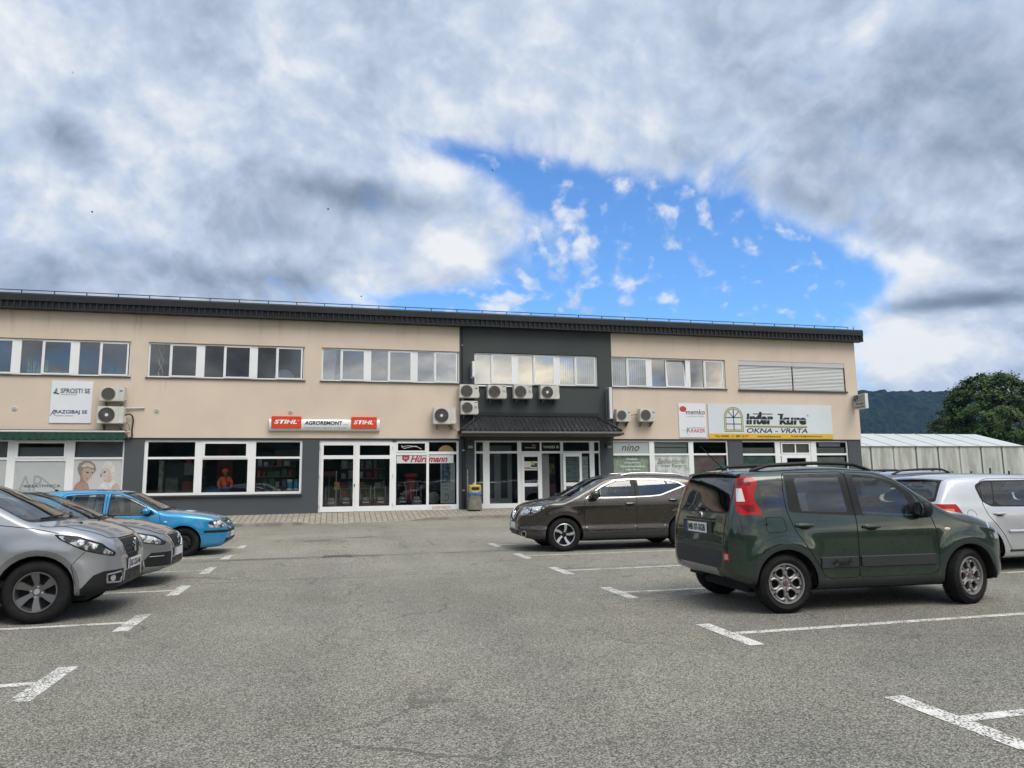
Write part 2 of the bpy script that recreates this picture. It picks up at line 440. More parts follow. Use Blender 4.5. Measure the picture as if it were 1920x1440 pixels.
def asphalt():
    m = bpy.data.materials.new('asphalt'); m.use_nodes = True; k = NT(m.node_tree)
    b = m.node_tree.nodes['Principled BSDF']; b.inputs['Roughness'].default_value = 0.88; b.inputs['Specular IOR Level'].default_value = 0.3
    tc = k.n('ShaderNodeTexCoord').outputs['Object']
    x, y, z = k.sep(tc)
    v = k.n('ShaderNodeTexVoronoi', feature='F1'); k.inp(v.inputs['Vector'], tc); v.inputs['Scale'].default_value = 104
    stone = k.sep(v.outputs['Color'])[0]
    gap = k.smooth(v.outputs['Distance'], 0.35, 0.85)
    v2 = k.n('ShaderNodeTexVoronoi', feature='F1'); k.inp(v2.inputs['Vector'], tc); v2.inputs['Scale'].default_value = 230
    grit = k.sep(v2.outputs['Color'])[1]
    big = k.noise(tc, 0.22, 6, 0.6); mid = k.noise(tc, 1.7, 6, 0.65)
    tone = k.m('ADD', k.smooth(stone, 0.1, 1.0, 0.56, 1.52), k.m('MULTIPLY', k.m('SUBTRACT', grit, 0.5), 0.5))
    tone = k.m('MULTIPLY', tone, k.m('SUBTRACT', 1.0, k.m('MULTIPLY', gap, 0.55)))
    tone = k.m('MULTIPLY', tone, k.smooth(big, 0.3, 0.7, 0.84, 1.12))
    tone = k.m('MULTIPLY', tone, k.smooth(mid, 0.25, 0.75, 0.93, 1.07))
    warmth = k.smooth(k.noise(tc, 0.5, 5, 0.6), 0.35, 0.65)
    base = k.mixc(warmth, (0.248, 0.238, 0.206), (0.266, 0.252, 0.208))
    # the driving lane is worn paler than the bays in front
    lane = k.smooth(k.m('ADD', y, k.m('MULTIPLY', mid, 1.2)), 9.0, 17.5)
    base = k.mixc(k.m('MULTIPLY', lane, 0.75), base, (0.318, 0.302, 0.25))
    fresh = k.smooth(k.m('ADD', y, k.m('MULTIPLY', k.m('SUBTRACT', x, 1.0), -0.45)), 5.5, 1.5)
    base = k.mixc(k.m('MULTIPLY', fresh, 0.35), base, (0.150, 0.150, 0.135))
    c = k.vm('SCALE', base, s=tone)
    # long construction joints and hairline cracks
    def line(coord, at, wob, half, lo, hi, sc):
        d_ = k.m('ABSOLUTE', k.m('SUBTRACT', k.m('ADD', coord, k.m('MULTIPLY', k.m('SUBTRACT', k.noise(tc, sc, 5, 0.7), 0.5), wob)), at))
        return k.m('MULTIPLY', k.smooth(d_, half, half * 0.35), k.smooth(k.noise(tc, 0.9, 3), lo, hi))
    cr = k.m('MAXIMUM', line(y, 11.75, 0.35, 0.035, 0.38, 0.5, 1.2), line(x, 0.35, 1.6, 0.025, 0.50, 0.58, 0.8))
    cr = k.m('MAXIMUM', cr, line(y, 15.15, 0.3, 0.26, 0.30, 0.62, 2.5))
    cr = k.m('MAXIMUM', cr, k.m('MULTIPLY', line(y, 22.4, 0.8, 0.03, 0.4, 0.5, 0.9), 0.7))
    # oil stains in the lane
    def blot(cx, cy, rx, ry):
        u = k.m('DIVIDE', k.m('SUBTRACT', x, cx), rx); w = k.m('DIVIDE', k.m('SUBTRACT', y, cy), ry)
        q = k.m('ADD', k.m('MULTIPLY', u, u), k.m('MULTIPLY', w, w))
        return k.smooth(k.m('ADD', q, k.m('MULTIPLY', k.noise(tc, 2.2, 6, 0.7), 2.2)), 2.0, 1.1)
    bl = k.m('MAXIMUM', blot(-0.35, 19.4, 0.75, 0.35), k.m('MULTIPLY', blot(0.75, 20.1, 0.8, 0.3), 0.8))
    bl = k.m('MAXIMUM', bl, k.m('MULTIPLY', blot(-2.0, 22.3, 0.8, 0.3), 0.35))
    # fine map cracking in tired patches, drips inside the bays
    dv = k.n('ShaderNodeTexVoronoi', feature='DISTANCE_TO_EDGE'); wob = k.n('ShaderNodeTexNoise'); k.inp(wob.inputs['Vector'], tc); wob.inputs['Scale'].default_value = 1.1; wob.inputs['Detail'].default_value = 6
    k.inp(dv.inputs['Vector'], k.vm('ADD', tc, k.vm('SCALE', wob.outputs['Color'], s=0.9))); dv.inputs['Scale'].default_value = 0.62
    mapc = k.m('MULTIPLY', k.smooth(dv.outputs['Distance'], 0.016, 0.005), k.smooth(k.noise(tc, 0.33, 4, 0.6), 0.46, 0.56))
    drips = k.m('MULTIPLY', k.smooth(k.noise(tc, 1.9, 5, 0.6), 0.66, 0.74), k.smooth(k.m('ABSOLUTE', k.m('SUBTRACT', x, 0.8)), 2.6, 3.6))
    cr = k.m('MAXIMUM', cr, k.m('MULTIPLY', mapc, 0.75))
    bl = k.m('MAXIMUM', bl, k.m('MULTIPLY', drips, 0.6))
    # faint darker wheel tracks along the lane
    trk = k.m('MAXIMUM', k.smooth(k.m('ABSOLUTE', k.m('SUBTRACT', k.m('ADD', x, k.m('MULTIPLY', mid, 0.5)), 0.1)), 0.45, 0.1), k.smooth(k.m('ABSOLUTE', k.m('SUBTRACT', k.m('ADD', x, k.m('MULTIPLY', mid, 0.5)), 1.8)), 0.45, 0.1))
    c = k.vm('SCALE', c, s=k.m('SUBTRACT', 1.0, k.m('MULTIPLY', trk, 0.06)))
    c = k.mixc(k.m('MULTIPLY', k.m('MAXIMUM', cr, bl), 0.62), c, (0.055, 0.053, 0.05))
    k.link(c, b.inputs['Base Color'])
    bp = k.n('ShaderNodeBump'); bp.inputs['Strength'].default_value = 0.55; bp.inputs['Distance'].default_value = 0.006
    k.link(k.m('SUBTRACT', 1.0, gap), bp.inputs['Height']); k.link(bp.outputs[0], b.inputs['Normal'])
    return m
def paint_mat():
    m = bpy.data.materials.new('road_paint'); m.use_nodes = True; k = NT(m.node_tree)
    b = m.node_tree.nodes['Principled BSDF']; b.inputs['Roughness'].default_value = 0.75
    out = [n for n in m.node_tree.nodes if n.type == 'OUTPUT_MATERIAL'][0]
    tc = k.n('ShaderNodeTexCoord').outputs['Object']
    v = k.n('ShaderNodeTexVoronoi'); k.inp(v.inputs['Vector'], tc); v.inputs['Scale'].default_value = 70
    k.link(k.vm('SCALE', (0.64, 0.63, 0.585), s=k.smooth(k.noise(tc, 9, 5, 0.7), 0.25, 0.75, 0.80, 1.05)), b.inputs['Base Color'])
    wear = k.m('ADD', k.m('MULTIPLY', k.smooth(v.outputs['Distance'], 0.3, 0.9), 0.33), k.noise(tc, 5.0, 6, 0.7))
    wear = k.m('ADD', wear, k.m('MULTIPLY', k.noise(tc, 0.6, 2), 0.35))
    tr = k.n('ShaderNodeBsdfTransparent'); mx = k.n('ShaderNodeMixShader')
    k.link(k.smooth(wear, 0.765, 0.95), mx.inputs[0]); k.link(b.outputs[0], mx.inputs[1]); k.link(tr.outputs[0], mx.inputs[2]); k.link(mx.outputs[0], out.inputs[0])
    return m
def paver_mat():
    m = bpy.data.materials.new('pavers'); m.use_nodes = True; k = NT(m.node_tree)
    b = m.node_tree.nodes['Principled BSDF']; b.inputs['Roughness'].default_value = 0.9
    tc = k.n('ShaderNodeTexCoord').outputs['Object']
    br = k.n('ShaderNodeTexBrick'); rot = k.n('ShaderNodeMapping'); rot.inputs['Rotation'].default_value = (0, 0, R(90))
    k.link(tc, rot.inputs[0]); k.link(rot.outputs[0], br.inputs['Vector'])
    br.inputs['Scale'].default_value = 1.0; br.inputs['Brick Width'].default_value = 0.6; br.inputs['Row Height'].default_value = 0.2
    br.inputs['Mortar Size'].default_value = 0.016; br.inputs['Color1'].default_value = (0.30, 0.275, 0.225, 1); br.inputs['Color2'].default_value = (0.36, 0.33, 0.27, 1); br.inputs['Mortar'].default_value = (0.10, 0.09, 0.075, 1)
    k.link(k.mixc(k.smooth(k.noise(tc, 1.3, 6, 0.7), 0.35, 0.7, 0, 0.5), br.outputs[0], (0.2, 0.185, 0.15)), b.inputs['Base Color'])
    return m

# ================================================================== GROUND
def kerb_z(X): return max(-0.08, min(0.32, 0.03 + 0.0115 * X))
def ground_z(X, Y):
    if Y <= 15.2: return 0.0
    return kerb_z(X) * min(1.0, (Y - 15.2) / 11.8)
def grid_sheet(name, xs, ys, fz, m):
    b = MB(); n = len(xs)
    b.v = [(x, y, fz(x, y)) for y in ys for x in xs]
    b.f = [(j * n + i, j * n + i + 1, (j + 1) * n + i + 1, (j + 1) * n + i) for j in range(len(ys) - 1) for i in range(n - 1)]
    return b.build(name, m)
lot = grid_sheet('parking_lot', [-45 + 5 * i for i in range(22)], [-30, -10, 0, 5, 10, 15.2, 17, 19, 21, 23, 25, 27, 30, 36], ground_z, asphalt()); lot['kind'] = 'structure'
gm = mat('meadow', (0.075, 0.095, 0.035), 0.95, var=0.35, vscale=0.15)
gr = grid_sheet('ground', [-6000, -1000, -200, 0, 200, 1000, 6000], [-3000, -300, -30, 30, 300, 1500, 6000], lambda x, y: -0.32, gm); gr['kind'] = 'structure'
PAINT = paint_mat()
mk = MB()
zz = 0.004
for X, Ys, sg in ((-2.03, (6.25, 8.68, 11.10, 13.51, 15.80, 18.3), -1), (3.61, (1.2, 3.77, 6.33, 9.01, 11.46, 13.94, 16.49), 1)):
    for i, Y in enumerate(Ys):
        hl = 0.49 if Y < 15 else 0.42
        g = lambda x, y: ground_z(x, y) + zz
        w = 0.075
        def q(x0, x1, y0, y1): mk.quad((x0, y0, g(x0, y0)), (x1, y0, g(x1, y0)), (x1, y1, g(x1, y1)), (x0, y1, g(x0, y1)))
        q(X - w, X + w, Y - hl, Y + hl)
        e = X + sg * w
        q(min(e, e + sg * 4.72), max(e, e + sg * 4.72), Y - 0.05, Y + 0.05)
        if sg > 0:
            q(8.33 + 0.0, 8.48, Y - hl, Y + hl); q(8.48, 13.1, Y - 0.05, Y + 0.05)
mo = mk.build('parking_markings', PAINT); mo['kind'] = 'structure'
# drain grate in the gutter
dg_ = thing('drain_grate', 'dark slotted drain grate set in the gutter of the driving lane', 'drain grate', (0.12, 15.2, 0.0))
g = MB(); g.box(-0.17, 0.41, 15.05, 15.09, 0.001, 0.012); g.box(-0.17, 0.41, 15.35, 15.39, 0.001, 0.012)
for i in range(9): g.box(-0.17 + i * 0.068, -0.17 + i * 0.068 + 0.032, 15.09, 15.35, 0.001, 0.011)
g.build('grate_bars', mat('cast_iron', (0.11, 0.105, 0.10), 0.6), dg_)
MB().quad((-0.17, 15.09, 0.005), (0.41, 15.09, 0.005), (0.41, 15.35, 0.005), (-0.17, 15.35, 0.005)).build('grate_pit', BLACK, dg_)
# raised pavement along the shops, kerb dropped in front of the double doors
def wall_z(X): return 0.345 + 0.006 * X
def drop(X): return 1.0 - max(0.0, min(1.0, min((X + 1.4) / 1.0, (3.6 - X) / 1.0)))
xs = [-46 + 0.5 * i for i in range(143)]
kb = MB(); sw = MB()
for i in range(len(xs) - 1):
    a, c = xs[i], xs[i + 1]
    za, zc = kerb_z(a) + 0.02 + 0.11 * drop(a), kerb_z(c) + 0.02 + 0.11 * drop(c)
    kb.add([(a, 26.98, -0.2), (c, 26.98, -0.2), (a, 26.98, za - 0.015), (c, 26.98, zc - 0.015), (a, 27.0, za), (c, 27.0, zc), (a, 27.14, za), (c, 27.14, zc), (a, 27.14, -0.2), (c, 27.14, -0.2)],
           [(0, 1, 3, 2), (2, 3, 5, 4), (4, 5, 7, 6), (6, 7, 9, 8)])
    sw.quad((a, 27.14, za - 0.004), (c, 27.14, zc - 0.004), (c, 29.05, wall_z(c)), (a, 29.05, wall_z(a)))
kerb_o = kb.build('kerb', mat('kerb_concrete', (0.25, 0.235, 0.20), 0.9, var=0.25, vscale=2.5)); kerb_o['kind'] = 'structure'
swo = sw.build('pavement', paver_mat()); swo['kind'] = 'structure'

# ================================================================== THE BUILDING
YF = 29.0
XL, XR = -26.2, 23.93
B = thing('commercial_building', 'long two storey beige commercial building with dark grey entrance bay and shop windows', 'building', (-1.0, 29.0, 0.3))
def wall_piece(name, x0, x1, z0, z1, holes, m, y=YF, depth=0.26):
    """wall sheet with rectangular openings and reveals"""
    xs = sorted({x0, x1, *[h[0] for h in holes], *[h[1] for h in holes]}); zs = sorted({z0, z1, *[h[2] for h in holes], *[h[3] for h in holes]})
    b = MB()
    for i in range(len(xs) - 1):
        for j in range(len(zs) - 1):
            cx, cz = (xs[i] + xs[i + 1]) / 2, (zs[j] + zs[j + 1]) / 2
            if any(h[0] < cx < h[1] and h[2] < cz < h[3] for h in holes): continue
            b.rectxz(xs[i], xs[i + 1], zs[j], zs[j + 1], y)
    for (a, c, e, f) in holes:
        b.quad((a, y, e), (a, y + depth, e), (a, y + depth, f), (a, y, f)); b.quad((c, y, e), (c, y, f), (c, y + depth, f), (c, y + depth, e))
        b.quad((a, y, f), (c, y, f), (c, y + depth, f), (a, y + depth, f)); b.quad((a, y, e), (c, y, e), (c, y + depth, e), (a, y + depth, e))
    return b.build(name, m, B)
ZU0, ZU1 = 5.42, 6.77
UP = [(-25.15, -19.6), (-18.98, -13.45), (-12.9, -7.36), (-6.77, -1.16), (-0.52, 4.95), (5.57, 10.96), (11.60, 17.06), (17.72, 23.30)]
ZB = 3.20
wall_piece('beige_wall', XL, 4.952, ZB, 8.0, [(a, b - (0.001 if b == 4.95 else 0), ZU0, ZU1) for a, b in UP[:5]], BEIGE)
wall_piece('dark_wall', 4.952, 11.602, ZB, 8.0, [(*UP[5], ZU0, ZU1)], DGREY, y=YF - 0.012)
wall_piece('beige_wall', 11.602, XR, ZB, 8.0, [(UP[6][0] + 0.003, UP[6][1], ZU0, ZU1), (*UP[7], ZU0, ZU1)], BEIGE)
# ground floor strip, set back a little, with the shop openings
GO = [(-13.0, -7.39, 1.09, 3.12), (-6.74, -1.16, 1.07, 3.12), (-0.53, 4.93, 0.345, 3.12), (5.57, 11.0, 0.36, 3.12), (11.58, 17.04, 0.95, 3.14), (17.74, 23.23, 0.42, 3.14)]
wall_piece('plinth_wall', XL, XR - 0.01, -0.1, ZB, GO, PLINTH, y=YF + 0.04)
sh = MB()
sh.quad((XL, YF + 0.04, ZB), (XR, YF + 0.04, ZB), (XR, YF, ZB), (XL, YF, ZB)); sh.build('wall_soffit', BEIGE, B)
ends = MB()
ends.quad((XR, YF, ZB), (XR, YF + 14, ZB), (XR, YF + 14, 8.0), (XR, YF, 8.0)); ends.quad((XL, YF, -0.1), (XL, YF + 14, -0.1), (XL, YF + 14, 8.0), (XL, YF, 8.0))
ends.quad((XL, YF + 14, -0.1), (XR, YF + 14, -0.1), (XR, YF + 14, 8.0), (XL, YF + 14, 8.0)); ends.quad((XR - 0.01, YF + 0.04, -0.1), (XR - 0.01, YF + 14, -0.1), (XR - 0.01, YF + 14, ZB), (XR - 0.01, YF + 0.04, ZB))
ends.build('end_wall', BEIGE, B)
# roof slab, fascia of trapezoid sheet under a flashing, lightning wire along the edge
rf = MB(); rf.box(XL, XR + 0.2, YF - 0.22, YF + 14.2, 8.0, 8.26); rf.build('roof', SHEET, B)
fa = MB()
FY = 28.66
fa.prism([(XL, FY, 8.08), (XL, FY, 8.31), (XL, FY + 0.03, 8.365), (XL, FY + 0.42, 8.36), (XL, FY + 0.42, 8.08)], (XR + 0.27 - XL, 0, 0))
fa.box(XL, XR + 0.24, FY + 0.09, FY + 0.36, 7.84, 8.08)
fa.box(XL, XR + 0.26, FY + 0.0, FY + 0.36, 7.795, 7.84)
fa.box(XR + 0.20, XR + 0.262, FY + 0.01, FY + 0.36, 7.84, 8.08)
fo = fa.build('fascia', SHEET, B)
rb = MB()
x = XL
while x < XR + 0.1:
    rb.prism([(x, FY + 0.09, 7.842), (x + 0.03, FY + 0.035, 7.842), (x + 0.085, FY + 0.035, 7.842), (x + 0.115, FY + 0.09, 7.842)], (0, 0, 0.237)); x += 0.205
rb.build('fascia_ribs', SHEET, fo)
lw_ = thing('lightning_conductor', 'thin steel lightning wire on short posts along the roof edge', 'lightning wire', (0, 28.9, 8.36))
MB().tube([(XL, 28.95, 8.53), (-10, 28.95, 8.525), (0, 28.95, 8.53), (12, 28.95, 8.525), (XR - 0.3, 28.95, 8.53), (XR - 0.1, 29.3, 8.40)], 0.016, 6).build('wire', SHEET, lw_)
x = XL + 0.3
lp = MB(); lp.tube([(0, 0, 0), (0, 0, 0.18)], 0.018, 6); lp.box(-0.03, 0.03, -0.05, 0.05, 0, 0.02)
first = None
while x < XR:
    if first is None:
        first = lp.build('wire_post', SHEET, None); first.parent = lw_; first.location = (x, 28.95 - 28.9, 0.0)
    else:
        c = first.copy(); COL.objects.link(c); c.location = (x, 0.05, 0.0)
    x += 1.06

# --- upper windows
def upper_window(x0, x1, glassmat, behind='room', tilt=None, blind=None):
    W = x1 - x0; Y0 = YF + 0.07
    fr = MB(); pn = MB(); bl = MB()
    z0, z1 = ZU0 + 0.03, ZU1 - 0.015
    p = (W - 0.06) / 2.917      # module pitch (three modules, the last without its filler panel)
    fr.box(x0, x1, Y0, Y0 + 0.07, z0, z0 + 0.055); fr.box(x0, x1, Y0, Y0 + 0.07, z1 - 0.05, z1)
    fr.box(x0, x0 + 0.055, Y0, Y0 + 0.07, z0 + 0.055, z1 - 0.05); fr.box(x1 - 0.055, x1, Y0, Y0 + 0.07, z0 + 0.055, z1 - 0.05)
    tilted = None
    for i in range(3):
        a = x0 + 0.055 + i * p
        f1 = a + 0.355 * p; s0 = f1 + 0.05; s1 = min(a + 0.875 * p, x1 - 0.056)
        fr.box(f1, s0, Y0, Y0 + 0.07, z0 + 0.055, z1 - 0.05)
        pn.rectxz(a, f1, z0 + 0.055, z1 - 0.05, Y0 + 0.045)
        # opening sash, proud of the frame
        sz0, sz1 = z0 + 0.03, z1 - 0.025
        SF = MB(); SP = MB(); yb = Y0 - 0.018; e = 0.058
        SF.box(s0 - 0.015, s1, yb, Y0 + 0.0, sz0, sz0 + e); SF.box(s0 - 0.015, s1, yb, Y0, sz1 - e, sz1)
        SF.box(s0 - 0.015, s0 - 0.015 + e, yb, Y0, sz0 + e, sz1 - e); SF.box(s1 - e, s1, yb, Y0, sz0 + e, sz1 - e)
        SP.rectxz(s0 - 0.015 + e, s1 - e, sz0 + e, sz1 - e, yb + 0.01)
        if tilt == i:
            M = Matrix.Translation((s0, Y0, sz0)) @ Matrix.Rotation(R(-7), 4, 'X') @ Matrix.Translation((-s0, -Y0, -sz0))
            SF.xform(M); SP.xform(M)
        fr.add(SF.v, SF.f); pn.add(SP.v, SP.f)
        if i < 2: fr.box(s1, a + p, Y0 - 0.004, Y0 + 0.06, z0 + 0.03, z1 - 0.03)
        if blind and i in blind:
            xx = a + 0.03
            while xx < s1 - 0.05:
                bl.quad((xx, Y0 + 0.20, z0 + 0.05), (xx + 0.085, Y0 + 0.235, z0 + 0.05), (xx + 0.085, Y0 + 0.235, z1), (xx, Y0 + 0.20, z1)); xx += 0.10
    f = fr.build('window', PVC, B); pn.build('pane', glassmat, f)
    sl = MB(); sl.box(x0 - 0.05, x1 + 0.05, YF - 0.06, YF + 0.075, ZU0 - 0.012, ZU0 + 0.02); sl.build('sill', SILL, f)
    if bl.v: bl.build('vertical_blind', BLIND, f)
    return f
upper_window(*UP[0], GL_UPL); upper_window(*UP[1], GL_UPL); upper_window(*UP[2], GL_UPL); upper_window(*UP[3], GL_UPL)
upper_window(*UP[4], GL_UP); upper_window(*UP[5], GL_UP, blind=(2,)); upper_window(*UP[6], GL_UP, tilt=1, blind=(0,))
# last window is behind an external venetian blind
fx0, fx1 = UP[7]
fr = MB(); Y0 = YF + 0.11
fr.box(fx0, fx1, Y0, Y0 + 0.07, ZU0 + 0.03, ZU0 + 0.09); fr.box(fx0, fx1, Y0, Y0 + 0.07, ZU1 - 0.07, ZU1 - 0.015)
fm = (fx0 + fx1) / 2
for xx in (fx0, fm - 0.04, fx1 - 0.06): fr.box(xx, xx + 0.06, Y0, Y0 + 0.07, ZU0 + 0.09, ZU1 - 0.07)
wf = fr.build('window', PVC, B)
MB().rectxz(fx0 + 0.06, fx1 - 0.06, ZU0 + 0.09, ZU1 - 0.07, Y0 + 0.04).build('pane', GL_UP, wf)
bx = MB(); bx.box(fx0 + 0.005, fm - 0.005, YF + 0.012, YF + 0.10, 6.56, 6.765); bx.box(fm + 0.005, fx1 - 0.005, YF + 0.012, YF + 0.10, 6.56, 6.765)
bx.build('blind_box', mat('blind_box_grey', (0.50, 0.50, 0.51), 0.4), wf)
sl = MB(); z = 5.47; random.seed(3)
while z < 6.56:
    t = R(56 + random.uniform(-5, 5))
    for a, c in ((fx0 + 0.03, fm - 0.03), (fm + 0.03, fx1 - 0.03)):
        dz = 0.035 * math.sin(t); dy = 0.035 * math.cos(t)
        sl.quad((a, YF + 0.055 - dy, z - dz), (c, YF + 0.055 - dy, z - dz), (c, YF + 0.055 + dy, z + dz), (a, YF + 0.055 + dy, z + dz))
    z += 0.066
sl.build('venetian_blind', mat('slat_alu', (0.72, 0.73, 0.72), 0.4), wf)
for xx in (fx0 + 0.012, fm, fx1 - 0.012): MB().box(xx - 0.012, xx + 0.012, YF + 0.02, YF + 0.09, 5.44, 6.56).build('blind_rail', BLACK, wf)
MB().box(fx0 - 0.06, fx1 + 0.05, YF - 0.07, YF + 0.09, ZU0 - 0.05, ZU0 + 0.025).build('sill', SILL, wf)

# --- rooms behind the glass
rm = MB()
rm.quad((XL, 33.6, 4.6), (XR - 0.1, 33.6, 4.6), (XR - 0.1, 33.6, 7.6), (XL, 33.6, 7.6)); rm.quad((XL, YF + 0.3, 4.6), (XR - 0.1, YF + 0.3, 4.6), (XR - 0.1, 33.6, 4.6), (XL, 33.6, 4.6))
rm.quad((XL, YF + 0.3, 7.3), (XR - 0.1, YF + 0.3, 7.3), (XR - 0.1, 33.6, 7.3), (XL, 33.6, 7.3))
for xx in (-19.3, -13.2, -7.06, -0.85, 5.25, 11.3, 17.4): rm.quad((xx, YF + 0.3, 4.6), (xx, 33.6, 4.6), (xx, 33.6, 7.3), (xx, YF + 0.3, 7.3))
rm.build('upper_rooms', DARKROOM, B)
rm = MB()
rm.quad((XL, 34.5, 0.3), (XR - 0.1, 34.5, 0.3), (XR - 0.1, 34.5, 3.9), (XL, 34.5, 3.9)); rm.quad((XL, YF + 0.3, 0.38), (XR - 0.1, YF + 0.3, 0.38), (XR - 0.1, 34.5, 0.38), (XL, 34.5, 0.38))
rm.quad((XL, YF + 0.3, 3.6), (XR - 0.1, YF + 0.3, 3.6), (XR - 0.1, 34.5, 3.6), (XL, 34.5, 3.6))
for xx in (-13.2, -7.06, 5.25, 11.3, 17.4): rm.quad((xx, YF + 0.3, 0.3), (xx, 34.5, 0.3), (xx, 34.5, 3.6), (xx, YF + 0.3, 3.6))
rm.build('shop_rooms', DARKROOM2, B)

# --- shop fronts
GY = YF + 0.10           # front of the frames
class Front:
    """one glazed shop front: frame bars and panes collected, built as window > pane"""
    def __init__(self): self.fr = MB(); self.pn = MB()
    def bar(self, x0, x1, z0, z1, y=GY, d=0.07): self.fr.box(x0, x1, y, y + d, z0, z1); return self
    def pane(self, x0, x1, z0, z1, y=GY + 0.04): self.pn.rectxz(x0, x1, z0, z1, y); return self
    def sash(self, x0, x1, z0, z1, e=0.07, y=GY - 0.02):
        self.fr.box(x0, x1, y, y + 0.075, z0, z0 + e); self.fr.box(x0, x1, y, y + 0.075, z1 - e, z1)
        self.fr.box(x0, x0 + e, y, y + 0.075, z0 + e, z1 - e); self.fr.box(x1 - e, x1, y, y + 0.075, z0 + e, z1 - e)
        self.pn.rectxz(x0 + e, x1 - e, z0 + e, z1 - e, y + 0.035); return self
    def done(self, name='shop_window', glass=None):
        f = self.fr.build(name, PVC, B)
        if self.pn.v: self.pn.build('pane', glass or GL_SHOP, f)
        return f
# hairdresser (frosted films), with the awning above
w = Front()
w.bar(-13.0, -7.39, 3.06, 3.12).bar(-13.0, -7.39, 1.09, 1.16)
for a, c in ((-13.0, -12.92), (-11.16, -10.90), (-9.30, -9.03), (-7.46, -7.39)): w.bar(a, c, 1.16, 3.06)
for a, c in ((-12.92, -11.16), (-9.03, -7.46)): w.bar(a, c, 2.42, 2.50)
w.bar(-10.90, -9.30, 2.37, 2.47); w.sash(-10.90, -9.30, 2.46, 3.07)
for a, c in ((-12.92, -11.16), (-9.03, -7.46)): w.pane(a, c, 2.50, 3.06)
hw = w.done()
fl = MB()
for a, c in ((-12.92, -11.16), (-10.90, -9.30)): fl.rectxz(a, c, 1.16, 2.42, GY + 0.035)
fl.build('frosted_film', FILM, hw)
MB().rectxz(-9.03, -7.46, 1.16, 2.42, GY + 0.035).build('poster_film', mat('poster_grey', (0.50, 0.505, 0.505), 0.5), hw)
mb_ = MB()
for a, c in ((-12.92, -11.16), (-10.84, -9.36), (-9.03, -7.46)): mb_.rectxz(a, c, 2.48, 2.86 if a > -12 and a < -9.1 else 3.06, GY + 0.14)
mb_.build('inner_blind_or_panel', mat('grey_blind', (0.22, 0.225, 0.23), 0.8), hw)
wall_text('KREATIVNICA', -10.55, -9.42, 1.44, 1.54, GY + 0.028, INK, hw)
wall_text('AP', -10.75, -10.02, 1.30, 1.86, GY + 0.031, mat('pale_ink', (0.30, 0.31, 0.32), 0.5), hw)
# two women's portraits printed on the film: flat shapes at their place and size
PX = lambda cx, cz, rx, rz, y, n=24, a0=0, a1=360: [(cx + rx * math.cos(R(a0 + (a1 - a0) * i / n)), y, cz + rz * math.sin(R(a0 + (a1 - a0) * i / n))) for i in range(n if a1 - a0 == 360 else n + 1)]
pm = lambda n, c: mat('print_' + n, c, 0.5, var=0.12, vscale=9)
def flat(parts, parent, nm='portrait_print'):
    for i, (pts, m) in enumerate(parts): MB().poly(pts).build(nm, m, parent)
y_ = GY + 0.03
def P2(pts, y): return [(-9.03 + 1.57 * (u - 820) / 570.0, y, 2.42 - 0.0197 * (v - 490) / 6.0) for u, v in pts]
flat([
    (P2([(826, 822), (850, 760), (905, 715), (965, 720), (1000, 760), (1020, 822)], y_), pm('skin', (0.33, 0.22, 0.17))),
    (P2([(905, 735), (893, 650), (930, 620), (985, 690), (965, 735)], y_ - 0.001), pm('skin_dark', (0.29, 0.19, 0.15))),
    (P2([(918, 600), (1040, 590), (1052, 640), (1025, 690), (985, 732), (955, 720), (925, 660)], y_ - 0.002), pm('skin_face', (0.42, 0.30, 0.245))),
    (P2([(880, 640), (862, 590), (880, 530), (940, 503), (1010, 508), (1065, 545), (1085, 600), (1060, 640), (1050, 600), (990, 585), (930, 590), (905, 650), (890, 660)], y_ - 0.003), pm('blonde', (0.22, 0.19, 0.15))),
    (P2([(905, 560), (960, 525), (1020, 535), (1060, 575), (1040, 585), (985, 565), (930, 575)], y_ - 0.004), pm('blonde_light', (0.50, 0.45, 0.37))),
    (P2([(960, 632), (985, 622), (1005, 632), (985, 642)], y_ - 0.005), pm('eye', (0.05, 0.045, 0.05))), (P2([(1030, 632), (1045, 625), (1055, 636), (1042, 642)], y_ - 0.005), pm('eye', (0.05, 0.045, 0.05))),
    (P2([(965, 700), (990, 695), (1000, 703), (980, 712)], y_ - 0.005), pm('lips', (0.28, 0.15, 0.13))),
    (P2([(1120, 822), (1150, 755), (1220, 720), (1310, 715), (1365, 770), (1380, 822)], y_), pm('blouse', (0.58, 0.57, 0.55))),
    (P2([(1275, 822), (1290, 770), (1330, 745), (1365, 775), (1378, 822)], y_ - 0.001), pm('skin_pale', (0.46, 0.37, 0.31))),
    (P2([(1180, 735), (1190, 690), (1260, 660), (1275, 725), (1230, 745)], y_ - 0.001), pm('skin_pale', (0.46, 0.37, 0.31))),
    (P2([(1140, 640), (1150, 590), (1200, 575), (1262, 600), (1260, 670), (1215, 715), (1180, 705)], y_ - 0.002), pm('skin_pale2', (0.50, 0.43, 0.39))),
    (P2([(1150, 600), (1165, 545), (1210, 508), (1265, 520), (1300, 570), (1310, 640), (1290, 690), (1262, 650), (1245, 590), (1190, 578)], y_ - 0.003), pm('platinum', (0.60, 0.57, 0.53))),
    (P2([(1165, 630), (1190, 618), (1205, 628), (1185, 640)], y_ - 0.005), pm('eye', (0.05, 0.045, 0.05))), (P2([(1135, 660), (1148, 640), (1152, 670), (1142, 690)], y_ - 0.004), pm('eye2', (0.2, 0.17, 0.17))),
], hw)
